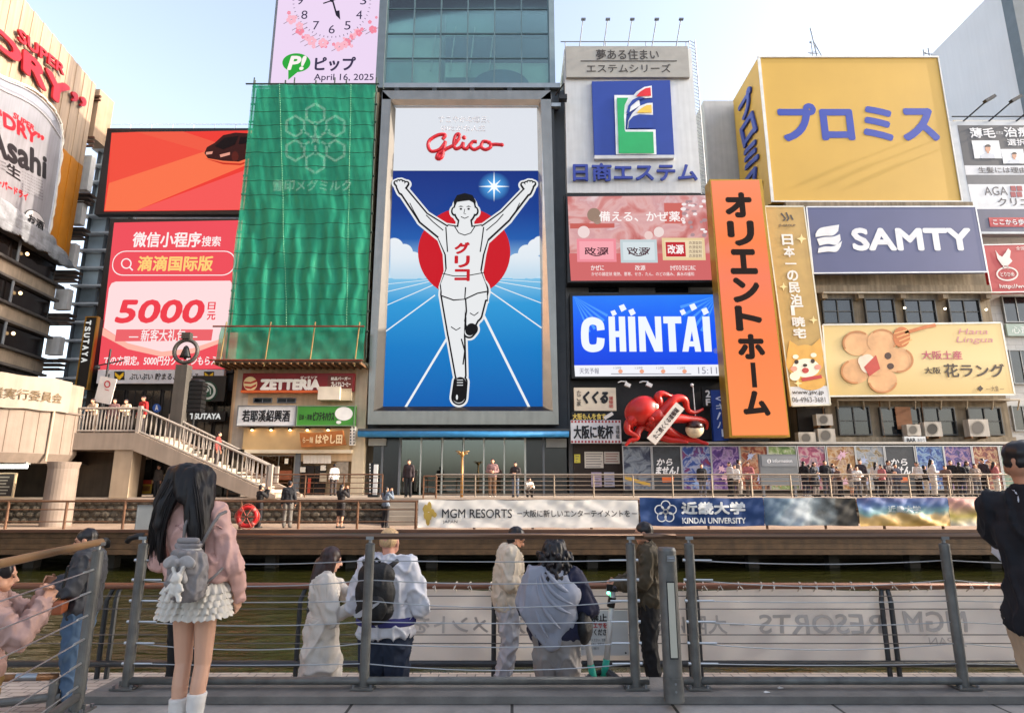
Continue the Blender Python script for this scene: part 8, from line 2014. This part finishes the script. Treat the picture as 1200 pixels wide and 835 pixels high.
mb = MB(); mb.oval([(0, 0, .95, .158, .137), (0, 0, .96, .166, .145), (0, 0, .99, .163, .142), (0, 0, 1.0, .156, .136)], 28); cap3(mb, (-.165, .03, .97), (-.18, .05, .62), .012, .02); wear(Q, 'belt', mb, M('#bcb4aa', .85), .010, 2)
mb = MB(); cap3(mb, B.J['nk'] + Vector((-.05, .02, -.02)), B.J['nk'] + Vector((.05, .02, -.02)), .058, .058); wear(Q, 'collar', mb, WC, .010, 2, .006, 9, 3)
mb = MB()
for S_ in 'LR': B.leg(mb, S_, .02, .96, .02)
clipz(mb, .5)
wear(Q, 'trousers', mb, M('#6a4a50', .8), .013, 2); shoes(Q, B, M('#8f2f36', .5))
mb = MB(); cap_hair(mb, B, 1, 1.05); cap3(mb, B.P(-.03, -.07, -.06), B.P(.0, -.085, -.22), .075, .055); cap3(mb, B.P(.06, .0, .0), B.P(.075, .01, -.20), .042, .03); cap3(mb, B.P(-.06, .0, .0), B.P(-.07, .0, -.22), .042, .03)
wear(Q, 'hair', mb, HAIRM['brown'], .009, 3, .008, 24, 43)
phone('pink cased phone in the hand of the woman in cream', (q_.x, Y_, ZO), -72, (.085, .36, 1.17), -12, M('#c98a98', .4))
# ---- blond man with the black backpack
Y_ = 5.5; q_ = at(452, 740, Y_)
Q = stand('person', 'blond man in a white long sleeved top and navy trousers, back turned', (q_.x, Y_, ZO), -3)
B = Body(1.765, dict(elL=(-.27, .03, 1.10), wrL=(-.20, .24, 1.06), elR=(.285, -.02, 1.09), wrR=(.17, .20, 1.02), hd=(0, .015, 1.585)), 1.12, face=R(-8))
wear_body(Q, B, M('#c88f78', .5, var=.06, vs=8), .008)
mb = MB(); B.torso(mb, .036)
for S_ in 'LR': B.arm(mb, S_, .034, .96, .02)
for v in mb.bm.verts:
    if v.co.z < .93: v.co.z = .93 + (v.co.z - .93) * .05
mb.oval([(0, .0, .90, .235, .175), (0, 0, .91, .245, .18), (0, 0, 1.0, .235, .17), (0, 0, 1.15, .195, .145)], 28)
wear(Q, 'sweater', mb, M('#c6c6cc', .85, var=.05), .012, 3, 0.02, 10.5, 51)
m = MB(); J = B.J; m.oval([(0, 0, .985, .25, .186), (0, 0, .995, .258, .192), (0, 0, 1.04, .254, .188), (0, 0, 1.05, .246, .18)], 30); m.build('navy_band', M('#2f2f6a', .8), Q, smooth=True)
mb = MB(); cap3(mb, J['pel'] - Vector((.08, 0, .03)), J['pel'] + Vector((.08, 0, -.03)), .122, .122)
for S_ in 'LR': B.leg(mb, S_, .034, .97, .04)
clipz(mb, B.J['pel'].z + CLIP)
wear(Q, 'trousers', mb, M('#232c3e', .8, var=.12), .013, 3, 0.015, 9.0, 52); shoes(Q, B, M('#c8c8c8', .5))
mb = MB(); B_h = B; mb.ell(B.P(0, -.012, .048), Vector((.079, .093, .072)) * B.k, 16, 12, B.hr); mb.ell(B.P(0, -.03, .012), Vector((.077, .076, .06)) * B.k, 14, 10, B.hr); wear(Q, 'hair', mb, M('#bb9a70', .6, var=.25, vs=45), .008, 2, .004, 60, 53)
m = MB(); m.path([J['nk'] + Vector((.062 * math.cos(R(20 * k)), .06 * math.sin(R(20 * k)) + .0, .012)) for k in range(18)], .012, 6, closed=True); m.build('collar_trim', M('#8a2a30', .7), Q, smooth=True)
K = thing('backpack', 'black backpack with a pale grey swoosh like patch worn by the blond man', 'bag', (q_.x - .055, Y_ - .22, ZO + 1.04), R(-3))
NB = M('#121214', .6, var=.2, vs=5, bump=.15, bs=40)
mb = MB(); mb.ell((0, 0, .36), (.155, .085, .11), 18, 12); mb.ell((0, -.01, .22), (.165, .10, .18), 18, 12); mb.ell((0, 0, .09), (.16, .095, .11), 18, 12); wear(K, 'pack', mb, NB, .010, 3, .006, 8, 55)
mb = MB(); mb.ell((0, -.09, .12), (.125, .045, .11), 16, 10); pk = wear(K, 'front_pocket', mb, NB, .009, 3, .004, 9, 56)
for sg in (-1, 1): strap(K, [(sg * .09, .03, .42), (sg * .14, .12, .46), (sg * .17, .22, .42)], .022, NB)
strap(K, [(-.03, -.0, .47), (0, -.01, .50), (.03, 0, .47)], .012, NB, 'grab_handle')
m = MB(); m.verts([(x - .02, -.138 + .02 * abs(x) * 3, z + .145) for x, z in ((-.12, -.06), (-.09, -.055), (-.02, -.005), (.10, .04), (.085, .018), (.0, -.045), (-.06, -.085), (-.105, -.085))], [tuple(range(8))]); m.build('patch', M('#a9a9ac', .6), K)
# ---- man in the beige jacket
Y_ = 6.95; q_ = at(594, 740, Y_)
Q = stand('person', 'bearded man in a beige jacket and pale grey trousers looking down at his hands', (q_.x, Y_, ZO), -82)
B = Body(1.70, dict(chs=(0, .02, 1.27), nk=(0, .03, 1.43), hd=(0, .105, 1.555), shL=(-.16, .02, 1.38), shR=(.16, .02, 1.38), elL=(-.22, .02, 1.12), wrL=(-.10, .22, 1.10), elR=(.22, .0, 1.12), wrR=(.09, .20, 1.10), knL=(-.095, .05, .5), anR=(.1, -.08, .085)), 1.08, nod=R(32))
wear_body(Q, B, SKIN2, .008, hands=dict(L=dict(curl=.9), R=dict(curl=.9))); eyes(Q, B)
mb = MB(); B.torso(mb, .042)
for S_ in 'LR': B.arm(mb, S_, .04, .95, .03)
wear(Q, 'jacket', mb, M('#c4b6a2', .8, var=.06), .012, 3, 0.0175, 10.5, 61)
mb = MB(); cap3(mb, B.J['nk'] - Vector((.03, 0, .01)), B.J['nk'] + Vector((.03, .01, .0)), .066, .066); wear(Q, 'collar', mb, M('#b8a994', .8), .011, 2)
mb = MB(); cap3(mb, B.J['pel'] - Vector((.06, 0, .02)), B.J['pel'] + Vector((.06, 0, -.02)), .118, .118)
for S_ in 'LR': B.leg(mb, S_, .026, .96, .03)
clipz(mb, B.J['pel'].z + CLIP)
wear(Q, 'trousers', mb, M('#a9a8ac', .8, var=.06), .012, 3, 0.02, 12.0, 62); shoes(Q, B, M('#cfcdc9', .5))
mb = MB(); cap_hair(mb, B, 0); wear(Q, 'hair', mb, HAIRM['black'], .009, 2, .006, 30, 63)
mb = MB(); cap3(mb, B.P(-.05, .025, -.06), B.P(0, .065, -.088), .022, .026); cap3(mb, B.P(.05, .025, -.06), B.P(0, .065, -.088), .022, .026); wear(Q, 'beard', mb, HAIRM['black'], .007, 2)
# ---- woman in the draped grey top
Y_ = 5.75; q_ = at(652, 740, Y_)
Q = stand('person', 'woman with dark curly hair and a slouchy grey drape over a navy top, back turned', (q_.x, Y_, ZO), -10)
B = Body(1.63, dict(elL=(-.28, .04, 1.11), wrL=(-.18, .24, 1.06), elR=(.29, .0, 1.12), wrR=(.2, .24, 1.03), shL=(-.18, -.01, 1.36), shR=(.18, -.01, 1.36), hd=(-.01, .03, 1.57)), 1.30, True, nod=R(10))
wear_body(Q, B, SKIN2, .009)
mb = MB(); B.torso(mb, .03)
for S_ in 'LR': B.arm(mb, S_, .04, .5, .05)
cap3(mb, B.J['pel'] - Vector((.1, 0, .0)), B.J['pel'] + Vector((.1, 0, .0)), .165, .165)
wear(Q, 'navy_top', mb, M('#171a33', .8, var=.1), .013, 3, 0.0125, 9.0, 71)
mb = MB(); mb.ell((-.055, -.075, 1.12), (.25, .165, .30), 24, 16, Matrix.Rotation(R(8), 3, 'Y')); mb.ell((-.11, -.07, 1.28), (.17, .13, .15), 18, 12); mb.ell((.05, -.10, 1.16), (.19, .13, .14), 18, 12, Matrix.Rotation(R(-25), 3, 'Y')); cap3(mb, (-.18, -.08, 1.05), (-.02, -.13, .80), .12, .05); cap3(mb, (.1, -.1, 1.05), (.0, -.13, .80), .10, .045); cap3(mb, (-.2, .0, 1.32), (-.28, .0, 1.1), .09, .10)
GRD = M('#8a8e9a', .85, var=.06)
me_ = wear(Q, 'grey_drape', mb, GRD, .011, 3, .022, 4.6, 72)
m = MB()
for k, (a, b, c) in enumerate((((-.10, -.20, 1.38), (-.02, -.262, 1.20), (.17, -.20, 1.13)), ((-.12, -.19, 1.36), (-.06, -.262, 1.12), (.15, -.225, 1.06)), ((-.15, -.19, 1.34), (-.12, -.25, 1.08), (.06, -.245, .94)), ((-.18, -.16, 1.32), (-.19, -.21, 1.06), (-.05, -.225, .86)), ((-.06, -.19, 1.40), (.03, -.245, 1.27), (.18, -.18, 1.20)))):
    P = [(0, 0, 0)] * 9
    P = [tuple((1 - t) ** 2 * a[i] + 2 * t * (1 - t) * b[i] + t * t * c[i] for i in range(3)) for t in [j / 8 for j in range(9)]]
    m.path(P, [.006 + .016 * math.sin(math.pi * j / 8) for j in range(9)], 8)
m.build('drape_folds', GRD, Q, smooth=True)
mb = MB(); cap3(mb, B.J['pel'] - Vector((.09, 0, .03)), B.J['pel'] + Vector((.09, 0, -.03)), .158, .158)
for S_ in 'LR': B.leg(mb, S_, .035, .97, .05)
clipz(mb, B.J['pel'].z + CLIP)
wear(Q, 'trousers', mb, M('#85817f', .85, var=.08), .014, 3, 0.0175, 9.0, 73); shoes(Q, B, M('#c4c4c2', .5))
mb = MB(); rr = random.Random(6); cap_hair(mb, B, 1, 1.1)
mb.ell(B.P(0, -.05, -.07), Vector((.135, .09, .15)), 16, 10); mb.ell(B.P(0, -.02, .045), Vector((.118, .118, .10)), 16, 10)
for i in range(260):
    t = rr.uniform(0, 2 * math.pi); z = rr.uniform(-.25, .15); r_ = .10 + .045 * (z < .02) + rr.uniform(-.02, .025)
    if math.sin(t) > .35 and z < .06: continue
    if z > .04: r_ *= .98 - (z - .04) * 4
    p = B.P(r_ * math.cos(t), r_ * math.sin(t) - .02, z); mb.ell(p, Vector((1, 1, 1.1)) * rr.uniform(.014, .027), 7, 5)
wear(Q, 'hair', mb, M('#171214', .45, var=.4, vs=40), .009, 1, .012, 34, 74)
K = thing('shoulder_bag', 'black shoulder bag under the right arm of the woman in the draped grey top', 'bag', (q_.x + .24, Y_ - .08, ZO + .86), R(-10)); mb = MB(); mb.ell((0, 0, .06), (.07, .12, .15), 14, 10); wear(K, 'pouch', mb, NB, .011, 3, .006, 8, 5); strap(K, [(.0, .03, .18), (-.02, .02, .34), (-.06, .03, .46)], .010, NB)
# ---- man in olive with the scooter
Y_ = 6.9; q_ = at(762, 740, Y_)
Q = stand('person', 'man in an olive brown jacket and black trousers gripping a scooter behind the railing posts', (q_.x, Y_, ZO), 80)
B = Body(1.73, dict(elL=(-.23, .05, 1.12), wrL=(-.15, .33, 1.06), elR=(.24, .05, 1.12), wrR=(.13, .34, 1.06), hd=(0, .03, 1.585)), 1.06, nod=R(6))
wear_body(Q, B, SKIN2, .008, hands=dict(L=dict(curl=1.1), R=dict(curl=1.1))); eyes(Q, B)
mb = MB(); B.torso(mb, .04)
for S_ in 'LR': B.arm(mb, S_, .036, .95, .028)
cap3(mb, B.J['nk'] - Vector((0, 0, .03)), B.J['nk'] + Vector((0, 0, .02)), .074, .068)
wear(Q, 'jacket', mb, M('#3f3626', .75, var=.12), .012, 3, 0.015, 10.5, 81)
mb = MB(); mb.oval([(0, 0, .84, .15, .125), (0, 0, .85, .158, .133), (0, 0, .89, .155, .13), (0, 0, .90, .15, .125)], 24); wear(Q, 'shirt_hem', mb, M('#8f959f', .8), .011, 2, .006, 9, 2)
mb = MB(); cap3(mb, B.J['pel'] - Vector((.07, 0, .03)), B.J['pel'] + Vector((.07, 0, -.03)), .112, .112)
for S_ in 'LR': B.leg(mb, S_, .024, .97, .03)
clipz(mb, B.J['pel'].z + CLIP)
wear(Q, 'trousers', mb, M('#121214', .8, var=.1), .012, 3, 0.0125, 10.5, 82); shoes(Q, B, M('#1b1b1c', .5))
mb = MB(); cap_hair(mb, B, 0, .99); wear(Q, 'hair', mb, HAIRM['black'], .009, 2, .005, 30, 83)
